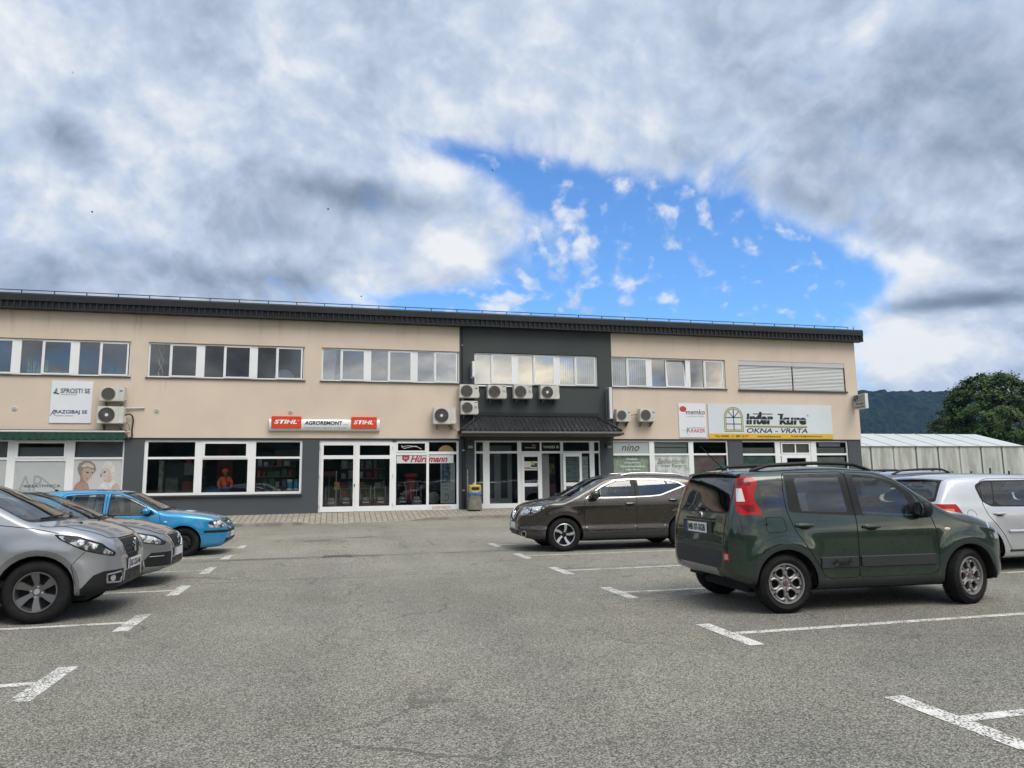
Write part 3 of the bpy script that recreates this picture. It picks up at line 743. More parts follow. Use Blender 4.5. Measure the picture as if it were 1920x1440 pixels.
# machinery shop window
w = Front()
w.bar(-6.74, -1.16, 3.05, 3.12).bar(-6.74, -1.16, 1.09, 1.18)
for a, c in ((-6.74, -6.62), (-5.01, -4.74), (-3.14, -2.86), (-1.25, -1.16)): w.bar(a, c, 1.18, 3.05)
for a, c in ((-6.62, -5.01), (-2.86, -1.25)): w.bar(a, c, 2.42, 2.50).pane(a, c, 2.50, 3.05)
w.bar(-4.74, -3.14, 2.40, 2.50); w.sash(-4.74, -3.14, 2.46, 3.06)
for a, c in ((-6.62, -5.01), (-4.74, -3.14), (-2.86, -1.25)): w.pane(a, c, 1.18, 2.42)
mw = w.done()
MB().box(-6.80, -1.12, YF - 0.05, YF + 0.10, 1.03, 1.085).build('sill', SILL, mw)
# double door and side lights
w = Front()
w.bar(-0.53, 2.33, 3.05, 3.12); w.bar(-0.53, -0.47, 0.36, 3.05); w.bar(0.86, 0.90, 0.36, 3.05)
for a, c in ((-0.47, 0.86), (0.90, 2.27)):
    y = GY - 0.02; e = 0.10
    w.fr.box(a, c, y, y + 0.075, 0.37, 0.57); w.fr.box(a, c, y, y + 0.075, 2.93, 3.05); w.fr.box(a, a + e, y, y + 0.075, 0.57, 2.93); w.fr.box(c - e, c, y, y + 0.075, 0.57, 2.93)
    w.fr.box(a + e, c - e, y, y + 0.075, 2.40, 2.54); w.pane(a + e, c - e, 0.57, 2.40, y + 0.035).pane(a + e, c - e, 2.54, 2.93, y + 0.035)
w.fr.box(0.84, 0.92, GY - 0.045, GY - 0.02, 0.38, 3.04)
dd = w.done('double_door')
hh = MB()
for z in (2.85, 1.75, 0.62):
    for xx in (-0.50, 2.30): hh.tube([(xx, GY - 0.03, z - 0.06), (xx, GY - 0.03, z + 0.06)], 0.018, 8)
hh.build('hinge', PVCD, dd)
hh = MB(); hh.box(0.80, 0.84, GY - 0.05, GY - 0.02, 1.33, 1.42); hh.build('door_handle', mat('black_handle', (0.02, 0.02, 0.02), 0.4), dd)
w = Front()
w.bar(2.33, 4.93, 3.06, 3.12); w.bar(2.27, 2.42, 0.37, 3.12); w.bar(2.42, 4.93, 0.37, 0.58); w.bar(3.62, 3.72, 0.58, 3.06); w.bar(4.84, 4.93, 0.58, 3.06); w.bar(3.72, 4.84, 2.57, 2.68); w.bar(2.42, 3.62, 2.55, 2.68)
w.sash(2.42, 3.62, 2.66, 3.07, 0.06); w.pane(3.72, 4.84, 2.68, 3.06).pane(2.42, 3.62, 0.58, 2.55).pane(3.72, 4.84, 0.58, 2.57)
sw_ = w.done()
wall_text('GASPARDO', 3.85, 4.60, 0.41, 0.52, GY - 0.004, mat('faded_red', (0.42, 0.10, 0.08), 0.6), sw_)
hb = MB(); hb.rectxz(2.44, 3.61, 2.22, 2.55, GY + 0.030); hb.rectxz(3.73, 4.72, 2.22, 2.56, GY + 0.030); hb.build('banner', mat('banner_white', (0.62, 0.63, 0.62), 0.6), sw_)
CRIM = mat('banner_red', (0.36, 0.035, 0.06), 0.5)
wall_text('Hürlimann', 2.98, 4.48, 2.26, 2.52, GY + 0.024, CRIM, sw_, shear=0.35, bold=0.035)
MB().poly([(2.66, GY + 0.024, 2.53), (2.94, GY + 0.024, 2.53), (2.94, GY + 0.024, 2.38), (2.80, GY + 0.024, 2.27), (2.66, GY + 0.024, 2.38)]).build('banner_crest', CRIM, sw_)
wall_text('H', 2.75, 2.85, 2.38, 2.47, GY + 0.018, mat('banner_white', (0.6, 0.6, 0.6)), sw_)
# roll-up display beside the door
ru = thing('display_banner', 'tall white display banner with blue picture behind the shop glass', 'banner', (4.4, GY + 0.2, 0.58))
MB().box(4.20, 4.78, GY + 0.07, GY + 0.085, 0.62, 2.22).build('banner_sheet', mat('banner_pale', (0.40, 0.43, 0.42), 0.6), ru)
bm_ = mat('banner_picture', (0.06, 0.12, 0.15), 0.5, var=0.9, vscale=7)
MB().rectxz(4.24, 4.60, 1.42, 2.20, GY + 0.066).build('picture', bm_, ru)
wall_text('DAJ', 4.26, 4.55, 1.27, 1.35, GY + 0.066, INK, ru); wall_text('MI MOČ', 4.26, 4.50, 1.16, 1.23, GY + 0.066, INK, ru)
MB().tube([(4.30, GY + 0.06, 0.78), (4.42, GY + 0.06, 0.70), (4.52, GY + 0.06, 0.82), (4.50, GY + 0.06, 0.98), (4.38, GY + 0.06, 1.0), (4.40, GY + 0.06, 0.88)], 0.012, 6).build('emblem', INK, ru)
cl_ = MB(); cl_.lathe([(0.0, 0.0), (0.33, 0.0), (0.33, 0.02)], (4.42, GY + 0.075, 2.62), (0, -1, 0), 28)
cl_.build('round_sign', mat('round_ochre', (0.40, 0.27, 0.13), 0.6, var=0.3, vscale=6), sw_)
MB().tube([(2.62, GY - 0.0, 2.93), (2.72, GY, 2.80), (2.95, GY, 2.86), (3.2, GY, 2.90), (3.42, GY, 2.78)], 0.012, 6).tube([(2.62, GY, 2.86), (2.9, GY, 2.92), (3.25, GY, 2.86)], 0.010, 6).build('leaping_emblem', mat('silver_print', (0.6, 0.6, 0.6), 0.4), sw_)
# entrance
w = Front()
w.bar(5.57, 11.0, 3.06, 3.12)
for a, c in ((5.57, 5.64), (5.93, 6.20), (7.38, 7.55), (8.35, 8.42), (9.24, 9.36), (10.53, 10.74), (10.95, 11.0)): w.bar(a, c, 0.38, 3.06)
w.bar(5.64, 5.93, 0.38, 0.57).bar(6.20, 7.38, 0.38, 0.57).bar(10.74, 10.95, 0.38, 0.57).bar(9.36, 10.53, 0.38, 0.55)
for a, c in ((5.64, 5.93), (6.20, 7.38), (7.55, 8.35), (8.42, 9.24), (9.36, 10.53), (10.74, 10.95)):
    w.bar(a, c, 2.60, 2.69).pane(a, c, 2.69, 3.06)
for a, c in ((5.64, 5.93), (6.20, 7.38), (9.36, 10.53), (10.74, 10.95)): w.pane(a, c, 0.55, 2.60)
ew = w.done('entrance_screen')
MB().rectxz(7.55, 8.35, 2.69, 3.06, GY + 0.035).rectxz(8.42, 9.24, 2.69, 3.06, GY + 0.035).build('sign_panel', mat('panel_black', (0.006, 0.008, 0.009), 0.6, spec=0.15), ew)
LW = mat('lettering_grey', (0.48, 0.49, 0.48), 0.5)
wall_text('VHOD B', 8.49, 9.18, 2.81, 2.92, GY + 0.03, LW, ew, bold=0.03)
wall_text('PC', 8.03, 8.17, 2.90, 2.95, GY + 0.03, LW, ew, bold=0.03); wall_text('MISLINJA', 7.72, 8.18, 2.80, 2.86, GY + 0.03, LW, ew, bold=0.03)
def leaf(x0, x1, y, name='entrance_door', closed=True):
    b = MB(); p = MB(); e = 0.105
    b.box(x0, x1, y, y + 0.07, 0.42, 0.66); b.box(x0, x1, y, y + 0.07, 2.46, 2.60); b.box(x0, x0 + e, y, y + 0.07, 0.66, 2.46); b.box(x1 - e, x1, y, y + 0.07, 0.66, 2.46); b.box(x0 + e, x1 - e, y, y + 0.07, 1.24, 1.38)
    p.rectxz(x0 + e, x1 - e, 0.66, 1.24, y + 0.035).rectxz(x0 + e, x1 - e, 1.38, 2.46, y + 0.035)
    o = b.build(name, PVC, B); p.build('pane', GL_SHOP, o)
    h = MB(); hx = x1 - 0.075
    h.tube([(hx, y - 0.01, 1.52), (hx - 0.08, y - 0.06, 1.45), (hx - 0.08, y - 0.06, 1.33), (hx, y - 0.01, 1.26)], 0.016, 8)
    h.build('door_handle', PVC, o)
    return o
d1 = leaf(7.55, 8.35, GY - 0.03)
po = MB(); po.rectxz(7.66, 8.24, 1.98, 2.27, GY - 0.004); po.build('poster', mat('poster_white', (0.62, 0.62, 0.6), 0.6), d1)
MB().rectxz(7.95, 8.22, 2.03, 2.20, GY - 0.008).build('poster_block', mat('poster_navy', (0.06, 0.055, 0.07), 0.6), d1); MB().rectxz(7.95, 8.10, 2.12, 2.24, GY - 0.011).build('poster_block', mat('poster_yellow', (0.5, 0.46, 0.1), 0.6), d1)
MB().rectxz(7.67, 7.93, 1.99, 2.03, GY - 0.008).build('poster_block', mat('poster_orange', (0.5, 0.25, 0.1), 0.6), d1); MB().rectxz(7.66, 8.24, 1.90, 1.96, GY - 0.004).build('poster', mat('poster_white'), d1)
d2 = leaf(9.30, 10.12, GY - 0.16)
bd = MB()
for i in range(8): bd.box(9.38, 10.48, GY + 0.10, GY + 0.11, 1.08 + i * 0.175, 1.08 + i * 0.175 + 0.163)
bd.build('notice_board', mat('notice_pale', (0.36, 0.40, 0.39), 0.6), ew)
nb = MB(); random.seed(5)
for i in range(14):
    xx = random.uniform(9.5, 10.3); zz_ = random.choice([1.1 + j * 0.175 for j in range(7)]); nb.rectxz(xx, xx + random.uniform(0.06, 0.2), zz_ + 0.04, zz_ + 0.09, GY + 0.095)
nb.build('notice_print', mat('notice_ink', (0.10, 0.15, 0.16), 0.6), ew)
# inside the hall: white inner doors, grey post with leaflets, poster wall
hi = MB(); hi.box(6.1, 7.5, 30.6, 30.7, 0.4, 3.0); hi.build('inner_partition', mat('partition_grey', (0.36, 0.38, 0.37), 0.7), B)
hi = MB()
for a in (6.42, 7.0): hi.rectxz(a, a + 0.30, 0.75, 2.75, 30.59)
hi.build('inner_pane', mat('inner_dark', (0.03, 0.038, 0.038), 0.3), B)
MB().box(8.50, 8.85, 29.5, 29.8, 0.4, 2.7).build('inner_post', mat('post_grey', (0.26, 0.265, 0.26), 0.7), B)
pw = mat('poster_wall', (0.07, 0.055, 0.06), 0.6, var=0.9, vscale=3.0)
MB().rectxz(8.9, 9.35, 0.5, 2.5, 30.2).build('inner_poster', pw, B)
MB().rectxz(8.95, 9.30, 0.9, 1.35, 30.19).build('inner_poster', mat('poster_plum', (0.20, 0.06, 0.12), 0.6), B); MB().rectxz(8.95, 9.30, 0.5, 0.75, 30.19).build('inner_poster', mat('poster_blue', (0.03, 0.04, 0.16), 0.6), B); MB().rectxz(8.98, 9.30, 1.75, 2.2, 30.19).build('inner_poster', mat('poster_olive', (0.22, 0.2, 0.1), 0.6, var=0.5, vscale=8), B)
# right hand shops
w = Front()
w.bar(11.60, 17.03, 3.08, 3.14)
for a, c in ((13.27, 13.50), (15.13, 15.36), (16.97, 17.03)): w.bar(a, c, 0.95, 3.08)
for a, c in ((11.60, 13.27), (13.50, 15.13), (15.36, 16.97)): w.bar(a, c, 2.50, 2.58).bar(a, c, 0.95, 1.02)
for a, c in ((13.50, 15.13), (15.36, 16.97)): w.pane(a, c, 2.58, 3.08)
w.pane(15.36, 16.97, 1.02, 2.50).pane(11.60, 13.27, 1.02, 2.5).pane(13.5, 15.13, 1.02, 2.5)
gw = w.done()
MB().rectxz(11.60, 13.27, 2.58, 3.08, GY + 0.04).build('sign_film', FILMD, gw)
SCR = INK
wall_text('nino', 12.0, 12.82, 2.70, 2.98, GY + 0.03, SCR, gw, shear=0.3)
MB().rectxz(12.3, 12.75, 2.655, 2.665, GY + 0.03).build('underline', mat('film_line', (0.2, 0.22, 0.22)), gw)
cu = MB(); xx = 11.60
while xx < 13.26:
    cu.quad((xx, GY + 0.10, 1.02), (xx + 0.035, GY + 0.13, 1.02), (xx + 0.035, GY + 0.13, 2.5), (xx, GY + 0.10, 2.5)); cu.quad((xx + 0.035, GY + 0.13, 1.02), (xx + 0.07, GY + 0.10, 1.02), (xx + 0.07, GY + 0.10, 2.5), (xx + 0.035, GY + 0.13, 2.5)); xx += 0.07
cu.build('curtain', mat('curtain_green', (0.56, 0.61, 0.51), 0.8, var=0.15, vscale=6), gw)
WHT = mat('letter_white', (0.75, 0.76, 0.74), 0.5)
for t_, a, c, z in (('Depilacija', 12.22, 12.72, 2.30), ('Ličenje Manikura', 12.12, 12.85, 2.15), ('Kozmetična Pedikura', 11.92, 13.05, 2.00), ('Nega obraza', 12.15, 12.82, 1.85)): wall_text(t_, a, c, z, z + 0.085, GY + 0.03, WHT, gw, bold=0.012)
MB().rectxz(13.50, 15.13, 1.02, 2.50, GY + 0.036).build('etched_film', mat('etched_film', (0.46, 0.485, 0.465), 0.6, var=0.35, vscale=3.2), gw)
ETC = mat('etched_ink', (0.12, 0.125, 0.12), 0.6)
wall_text('Žensko-frizerski', 13.62, 15.0, 2.14, 2.40, GY + 0.030, ETC, gw, shear=0.4); wall_text('Inter Kure', 13.82, 14.75, 1.98, 2.14, GY + 0.030, ETC, gw, bold=0.01)
MB().rectxz(13.62, 13.78, 2.04, 2.055, GY + 0.030).rectxz(14.8, 15.0, 2.04, 2.055, GY + 0.030).build('rule', ETC, gw)
MB().rectxz(13.50, 15.13, 2.58, 3.08, GY + 0.14).build('inner_blind_or_panel', mat('blind_sage', (0.50, 0.54, 0.50), 0.8), gw)
b_ = MB(); b_.box(13.52, 15.1, GY + 0.11, GY + 0.13, 2.84, 2.86); b_.box(15.38, 16.95, GY + 0.11, GY + 0.13, 2.86, 2.875); b_.build('blind_bar', BLACK, gw)
dr = MB(); n = 14
for i in range(n):
    u0, u1 = i / n, (i + 1) / n
    dr.quad((15.4 + 1.5 * u0, 29.20 + 0.03 * math.sin(9 * u0), 1.0), (15.4 + 1.5 * u1, 29.20 + 0.03 * math.sin(9 * u1), 1.0), (15.4 + 1.5 * u1, 29.20 + 0.03 * math.sin(9 * u1), 1.75 + 0.5 * u1 ** 2), (15.4 + 1.5 * u0, 29.20 + 0.03 * math.sin(9 * u0), 1.75 + 0.5 * u0 ** 2))
dr.build('drape', mat('drape_green', (0.16, 0.42, 0.32), 0.8), gw)
dr = MB(); dr.quad((15.4, 29.26, 1.0), (16.95, 29.26, 1.0), (16.95, 29.26, 2.5), (15.4, 29.26, 2.5)); dr.build('drape', mat('drape_rose', (0.46, 0.31, 0.29), 0.8, var=0.3, vscale=2), gw)
w = Front()
w.bar(17.74, 23.23, 3.08, 3.14)
for a, c in ((19.42, 19.68), (21.27, 21.56), (23.17, 23.23)): w.bar(a, c, 0.42, 3.08)
for a, c in ((17.74, 19.42), (21.56, 23.17)): w.bar(a, c, 2.48, 2.57).bar(a, c, 0.42, 0.9).pane(a, c, 2.57, 3.08).pane(a, c, 0.9, 2.48)
w.bar(19.68, 21.27, 2.46, 2.56); w.sash(19.72, 21.23, 2.54, 3.06, 0.06); w.bar(20.44, 20.50, 2.60, 3.0)
w.fr.box(19.72, 19.98, GY - 0.02, GY + 0.05, 0.45, 2.46); w.fr.box(20.98, 21.23, GY - 0.02, GY + 0.05, 0.45, 2.46); w.fr.box(19.98, 20.98, GY - 0.02, GY + 0.05, 0.45, 0.9)
w.pane(19.98, 20.98, 0.9, 2.36); w.fr.box(19.98, 20.98, GY - 0.02, GY + 0.05, 2.36, 2.46)
iw = w.done()
ib = MB()
for a, c, z in ((17.76, 19.40, 2.83), (21.58, 23.15, 2.83)): ib.box(a, c, GY + 0.10, GY + 0.12, z, z + 0.02)
ib.build('blind_bar', BLACK, iw)
ib = MB(); ib.rectxz(21.6, 23.1, 0.9, 2.40, 29.20); ib.build('display_brightener', mat('display_brightened', (0.44, 0.47, 0.42), 0.7, var=0.2, vscale=1.5), iw)  # display panel brightened and widened to lighten the dark pane
ib = MB(); ib.rectxz(17.8, 19.38, 2.57, 2.83, 29.18); ib.rectxz(21.6, 23.1, 2.57, 2.83, 29.18); ib.build('inner_blind_or_panel', mat('transom_brightener', (0.34, 0.335, 0.30), 0.8), iw)  # panels added close behind the glass to lighten dark transoms
ib = MB(); ib.rectxz(21.75, 22.9, 2.88, 3.05, 29.17); ib.build('display_brightener', mat('display_lilac', (0.45, 0.46, 0.52), 0.7), iw)
ib = MB(); ib.rectxz(17.8, 19.38, 0.9, 2.45, 29.21); ib.build('display_brightener', mat('green_brightener', (0.24, 0.34, 0.29), 0.7, var=0.55, vscale=1.2), iw)  # greenish panel added to lighten the dark lower pane
ib = MB(); ib.rectxz(19.78, 21.2, 2.56, 3.06, 29.18); ib.build('display_brightener', mat('taupe_brightener', (0.33, 0.32, 0.28), 0.7), iw)  # added panel, lightens the middle transom

# --- canopy over the entrance: hipped roof of tile-profile sheet with gutter
def canopy():
    ze, zr = 3.45, 4.13
    ex0, ex1, ye = 4.86, 11.55, 27.95
    rx0, rx1, yr = 5.80, 10.82, 28.95
    b = MB()
    pitch = 0.2
    def slope_pt(x, t):   # t 0 eave ..1 ridge on the front slope
        step = 0.012 * ((t * 6) % 1.0)
        bump = 0.042 * max(0.0, math.cos(2 * math.pi * x / pitch)) ** 1.5
        return (ye + (yr - ye) * t, ze + (zr - ze) * t + bump + 0.012 - step)
    nx = int((ex1 - ex0) / pitch * 8); nt = 24
    ids = {}
    def clipx(x, t):
        lo = ex0 + (rx0 - ex0) * t; hi = ex1 + (rx1 - ex1) * t
        return min(max(x, lo), hi)
    for i in range(nx + 1):
        for j in range(nt + 1):
            t = j / nt; x = clipx(ex0 + (ex1 - ex0) * i / nx, t)
            y, z = slope_pt(x, t); ids[i, j] = len(b.v); b.v.append((x, y, z))
    for i in range(nx):
        for j in range(nt): b.f.append((ids[i, j], ids[i + 1, j], ids[i + 1, j + 1], ids[i, j + 1]))
    # hip ends
    for ex, rx in ((ex0, rx0), (ex1, rx1)):
        o = len(b.v); ny = 40
        for i in range(ny + 1):
            for j in range(9):
                t = j / 8; y = max(ye + (28.98 - ye) * i / ny, ye + (yr - ye) * t)
                b.v.append((ex + (rx - ex) * t, y, ze + (zr - ze) * t + 0.028 * max(0, math.cos(2 * math.pi * y / pitch)) ** 1.5 + 0.012))
        for i in range(ny):
            for j in range(8): b.f.append((o + i * 9 + j, o + (i + 1) * 9 + j, o + (i + 1) * 9 + j + 1, o + i * 9 + j + 1))
    c = b.build('canopy', mat('canopy_sheet', (0.017, 0.019, 0.021), 0.42, spec=0.35, var=0.15, vscale=2), B, smooth=True, angle=50)
    for ex, rx in ((ex0, rx0), (ex1, rx1)): MB().tube([(ex, ye, ze + 0.03), (rx, yr, zr + 0.04)], 0.055, 8).build('hip_cap', MATS['canopy_sheet'], c)
    MB().box(rx0 - 0.1, rx1 + 0.1, 28.88, 28.985, zr, zr + 0.14).build('wall_flashing', MATS['canopy_sheet'], c)
    g = MB(); g.tube([(ex0 - 0.03, ye - 0.05, 3.36), (ex1 + 0.06, ye - 0.05, 3.36)], 0.062, 10)
    g.build('gutter', mat('gutter_brown', (0.052, 0.050, 0.050), 0.4), c, smooth=True)
    s = MB(); s.box(ex0 + 0.02, ex1 - 0.02, ye + 0.02, 28.98, 3.27, 3.33); s.box(ex0 + 0.02, ex1 - 0.02, ye + 0.0, ye + 0.03, 3.27, 3.45); s.build('soffit', mat('soffit_brown', (0.10, 0.088, 0.07), 0.7), c)
canopy()
# ================================================================== CARS
def curve(tab):
    """monotone cubic through (x, v) pairs"""
    xs = [t[0] for t in tab]; ys = [t[1] for t in tab]; n = len(xs)
    d = [(ys[i + 1] - ys[i]) / (xs[i + 1] - xs[i]) for i in range(n - 1)]
    m = [d[0]] + [0 if d[i - 1] * d[i] <= 0 else 2 * d[i - 1] * d[i] / (d[i - 1] + d[i]) for i in range(1, n - 1)] + [d[-1]]
    def f(x):
        if x <= xs[0]: return ys[0]
        if x >= xs[-1]: return ys[-1]
        i = max(j for j in range(n - 1) if xs[j] <= x)
        h = xs[i + 1] - xs[i]; t = (x - xs[i]) / h
        return (2 * t ** 3 - 3 * t * t + 1) * ys[i] + (t ** 3 - 2 * t * t + t) * h * m[i] + (-2 * t ** 3 + 3 * t * t) * ys[i + 1] + (t ** 3 - t * t) * h * m[i + 1]
    return f

def car_paint(name, base, metal=0.6, rough=0.36, flake=0.15):
    if name in MATS: return MATS[name]
    m = bpy.data.materials.new(name); m.use_nodes = True; k = NT(m.node_tree)
    b = m.node_tree.nodes['Principled BSDF']
    tc = k.n('ShaderNodeTexCoord').outputs['Object']; z = k.sep(tc)[2]
    dust = k.m('MULTIPLY', k.smooth(k.m('ADD', z, k.m('MULTIPLY', k.noise(tc, 5, 6, 0.7), 0.35)), 0.70, 0.25), 0.30)
    k.link(k.mixc(dust, base, (0.15, 0.135, 0.11)), b.inputs['Base Color'])
    k.link(k.m('MULTIPLY', metal, k.m('SUBTRACT', 1.0, dust)), b.inputs['Metallic'])
    k.link(k.smooth(k.noise(tc, 3.0, 5, 0.6), 0.3, 0.7, rough - 0.05, rough + 0.07), b.inputs['Roughness'])
    k.link(k.m('SUBTRACT', 1.0, k.m('MULTIPLY', dust, 0.9)), b.inputs['Coat Weight']); b.inputs['Coat Roughness'].default_value = 0.035
    MATS[name] = m
    return m
TYRE = mat('tyre_rubber', (0.014, 0.014, 0.014), 0.8, spec=0.18, var=0.25, vscale=8, bump=0.3, bscale=90)
TRIM = mat('black_plastic', (0.010, 0.0105, 0.011), 0.5, spec=0.3, var=0.15, vscale=4)
GREYPL = mat('grey_plastic', (0.030, 0.032, 0.034), 0.6, spec=0.3)
CHROME = mat('chrome', (0.75, 0.76, 0.77), 0.12, metal=1.0)
ALLOY = mat('alloy_silver', (0.60, 0.60, 0.61), 0.3, metal=0.75)
ALLOYG = mat('alloy_grey', (0.27, 0.26, 0.255), 0.42, metal=0.5)
ALLOYD = mat('alloy_dark', (0.17, 0.17, 0.175), 0.32, metal=0.7)
CARGL = glass_mat('car_glass', (0.62, 0.74, 0.73), 0.06)
CARGLD = glass_mat('car_glass_dark', (0.10, 0.115, 0.12), 0.09)
LAMPGL = glass_mat('lamp_glass', (0.88, 0.9, 0.9), 0.07)
CABIN = mat('cabin_dark', (0.030, 0.031, 0.033), 0.8)
SEATM = mat('seat_cloth', (0.045, 0.047, 0.05), 0.9)
UNDER = mat('underbody', (0.010, 0.010, 0.010), 0.9)
REDL = mat('tail_red', (0.36, 0.004, 0.006), 0.12, spec=0.3, coat=0.25)
REDD = mat('tail_red_dark', (0.15, 0.002, 0.004), 0.12, spec=0.3, coat=0.25)
CLEARL = mat('lamp_clear', (0.60, 0.58, 0.56), 0.12, coat=1.0)
REFL = mat('lamp_reflector', (0.80, 0.81, 0.82), 0.14, metal=0.9)
def headlamp():
    m = bpy.data.materials.new('headlamp'); m.use_nodes = True; k = NT(m.node_tree); b = m.node_tree.nodes['Principled BSDF']
    tc = k.n('ShaderNodeTexCoord').outputs['Object']
    f = k.smooth(k.noise(tc, 9.0, 2, 0.5, 1.2), 0.42, 0.58)
    k.link(k.mixc(f, (0.05, 0.052, 0.056), (0.66, 0.68, 0.70)), b.inputs['Base Color']); b.inputs['Metallic'].default_value = 0.55; b.inputs['Roughness'].default_value = 0.22
    b.inputs['Coat Weight'].default_value = 1.0; b.inputs['Coat Roughness'].default_value = 0.02
    return m
HEADL = headlamp()
PLATEW = mat('plate_white', (0.66, 0.67, 0.66), 0.35)
PLATEB = mat('plate_blue', (0.02, 0.05, 0.28), 0.4)
GAP = mat('panel_gap', (0.004, 0.004, 0.004), 0.9)

class Car:
    XM = staticmethod(lambda x: x)
    def __init__(self, sp):
        xm = Car.XM
        for key in ('zt', 'zb', 'w', 'r', 'c'): sp[key] = [(xm(x), v) for x, v in sp[key]]
        self.sp = sp
        self.zt, self.zb, self.w = curve(sp['zt']), curve(sp['zb']), curve(sp['w'])
        self.G, self.r, self.c = curve(sp['G']), curve(sp['r']), curve(sp['c'])
        self.parts = []      # id -> (name, material, parent id or None, label)
        self.shell()
    def side_y(self, x, z):
        y = self.w(x) * self.G(z)
        for (wx, wz, R_, fl) in self.sp.get('flare', ()):
            d = math.hypot(x - wx, z - wz)
            if z > 0.25: y += fl * math.exp(-((d - R_) / 0.10) ** 2) * min(1, max(0, (0.95 - z) / 0.2))
        return y
    def section(self, x):
        zt, zb, r, c = self.zt(x), self.zb(x), self.r(x), self.c(x)
        hgt = zt - zb
        c = min(c, 0.3 * hgt); r = min(r, 0.35 * hgt)
        ze = zt - c
        rb = min(0.09, 0.25 * hgt)
        pts = []
        yb = self.side_y(x, zb + rb)
        for t in (0.0, 0.35, 0.7): pts.append(((yb - rb) * t, zb))
        for t in (0.0, 0.33, 0.66):
            a = t * math.pi / 2; pts.append((yb - rb + rb * math.sin(a), zb + rb - rb * math.cos(a)))
        NS = 30
        z0, z1 = zb + rb, ze - r
        for i in range(NS + 1):
            z = z0 + (z1 - z0) * i / NS; pts.append((self.side_y(x, z), z))
        yc = self.side_y(x, ze); yt = max(yc - r * 1.15, 0.3 * yc)
        p0 = (self.side_y(x, z1), z1); pc = (yc, ze + 0.0); zz = zt - c * (yt / yc) ** 2; p2 = (yt, zz)
        for i in range(1, 7):
            t = i / 7; pts.append(tuple((1 - t) ** 2 * p0[q] + 2 * t * (1 - t) * pc[q] + t * t * p2[q] for q in (0, 1)))
        NTOP = 14
        for i in range(NTOP + 1):
            y = yt * (1 - i / NTOP); pts.append((y, zt - c * (y / yc) ** 2))
        return pts
    def shell(self):
        x0, x1 = self.sp['zt'][0][0], self.sp['zt'][-1][0]
        L = x1 - x0; st = []
        n = 92
        for i in range(n + 1):
            u = i / n
            # denser near both ends
            st.append(x0 + L * (u - 0.80 * math.sin(2 * math.pi * u) / (2 * math.pi)))
        bm = bmesh.new(); rings = []
        for x in st:
            h = self.section(x)
            ring = [bm.verts.new((x, y, z)) for (y, z) in h] + [bm.verts.new((x, -y, z)) for (y, z) in h[-2:0:-1]]
            rings.append(ring)
        N = len(rings[0])
        for a, b in zip(rings, rings[1:]):
            for j in range(N): bm.faces.new((a[j], a[(j + 1) % N], b[(j + 1) % N], b[j]))
        for ring in (rings[0], rings[-1]):
            ce = bm.verts.new(sum((v.co for v in ring), Vector()) / N)
            for j in range(N): bm.faces.new((ring[j], ring[(j + 1) % N], ce))
        bmesh.ops.recalc_face_normals(bm, faces=bm.faces)
        self.lay = bm.faces.layers.int.new('part')
        bm.normal_update()
        self.bm = bm
        self.bvh = BVHTree.FromBMesh(bm)
        self.parts.append(('body', self.sp['paint'], None, None))
    # ---- cutting regions out of the shell
    def carve(self, name, m, planes, sel=None, parent=0, label=None, delete=False):
        pid = -1
        if not delete:
            self.parts.append((name, m, parent, label)); pid = len(self.parts) - 1
        lay = self.lay; bm = self.bm
        cand = []
        for f in bm.faces:
            if f[lay] < 0: continue
            if sel and not sel(f.calc_center_median(), f.normal): continue
            if any(all((v.co - co).dot(no) > 1e-6 for v in f.verts) for co, no in planes): continue
            cand.append(f)
        for co, no in planes:
            geom = list({g for f in cand for g in (f, *f.edges, *f.verts)})
            res = bmesh.ops.bisect_plane(bm, geom=geom, plane_co=co, plane_no=no, dist=1e-5)
            cand = [f for f in res['geom'] if isinstance(f, bmesh.types.BMFace) and (f.calc_center_median() - co).dot(no) < 0]
        for f in cand: f[lay] = pid
        return pid
    @staticmethod
    def side(poly, sgn, ymin=0.25):
        """planes of a convex polygon given in (x, z), on one flank"""
        pts = [Vector((Car.XM(p[0]), 0, p[1])) for p in poly]; ce = sum(pts, Vector()) / len(pts); out = []
        for a, b in zip(pts, pts[1:] + pts[:1]):
            d = (b - a).normalized(); no = Vector((d.z, 0, -d.x))
            if (ce - a).dot(no) > 0: no = -no
            out.append((a, no))
        if sgn: out.append((Vector((0, sgn * ymin, 0)), Vector((0, -sgn, 0))))
        return out
    @staticmethod
    def face(poly):
        """planes of a convex polygon given in (y, z), seen from the front or the rear"""
        pts = [Vector((0, p[0], p[1])) for p in poly]; ce = sum(pts, Vector()) / len(pts); out = []
        for a, b in zip(pts, pts[1:] + pts[:1]):
            d = (b - a).normalized(); no = Vector((0, d.z, -d.y))
            if (ce - a).dot(no) > 0: no = -no
            out.append((a, no))
        return out
    @staticmethod
    def circ(cx, cz, r, n=28): return [(cx + r * math.cos(2 * math.pi * i / n), cz + r * math.sin(2 * math.pi * i / n)) for i in range(n)]
    @staticmethod
    def rnd(poly, rad, n=4):
        """round the corners of a convex polygon"""
        out = []; m = len(poly)
        for i in range(m):
            p, a, b = Vector(poly[i]), Vector(poly[i - 1]), Vector(poly[(i + 1) % m])
            ra = min(rad, (a - p).length * 0.45, (b - p).length * 0.45)
            q0 = p + (a - p).normalized() * ra; q1 = p + (b - p).normalized() * ra
            for j in range(n + 1):
                t = j / n; out.append(tuple((1 - t) ** 2 * q0 + 2 * t * (1 - t) * p + t * t * q1))
        return out
    # ---- points on the shell
    def on_side(self, x, z, sgn, off=0.0):
        h = self.bvh.ray_cast(Vector((Car.XM(x), sgn * 3, z)), Vector((0, -sgn, 0)))
        return (h[0] + h[1] * off) if h[0] else None
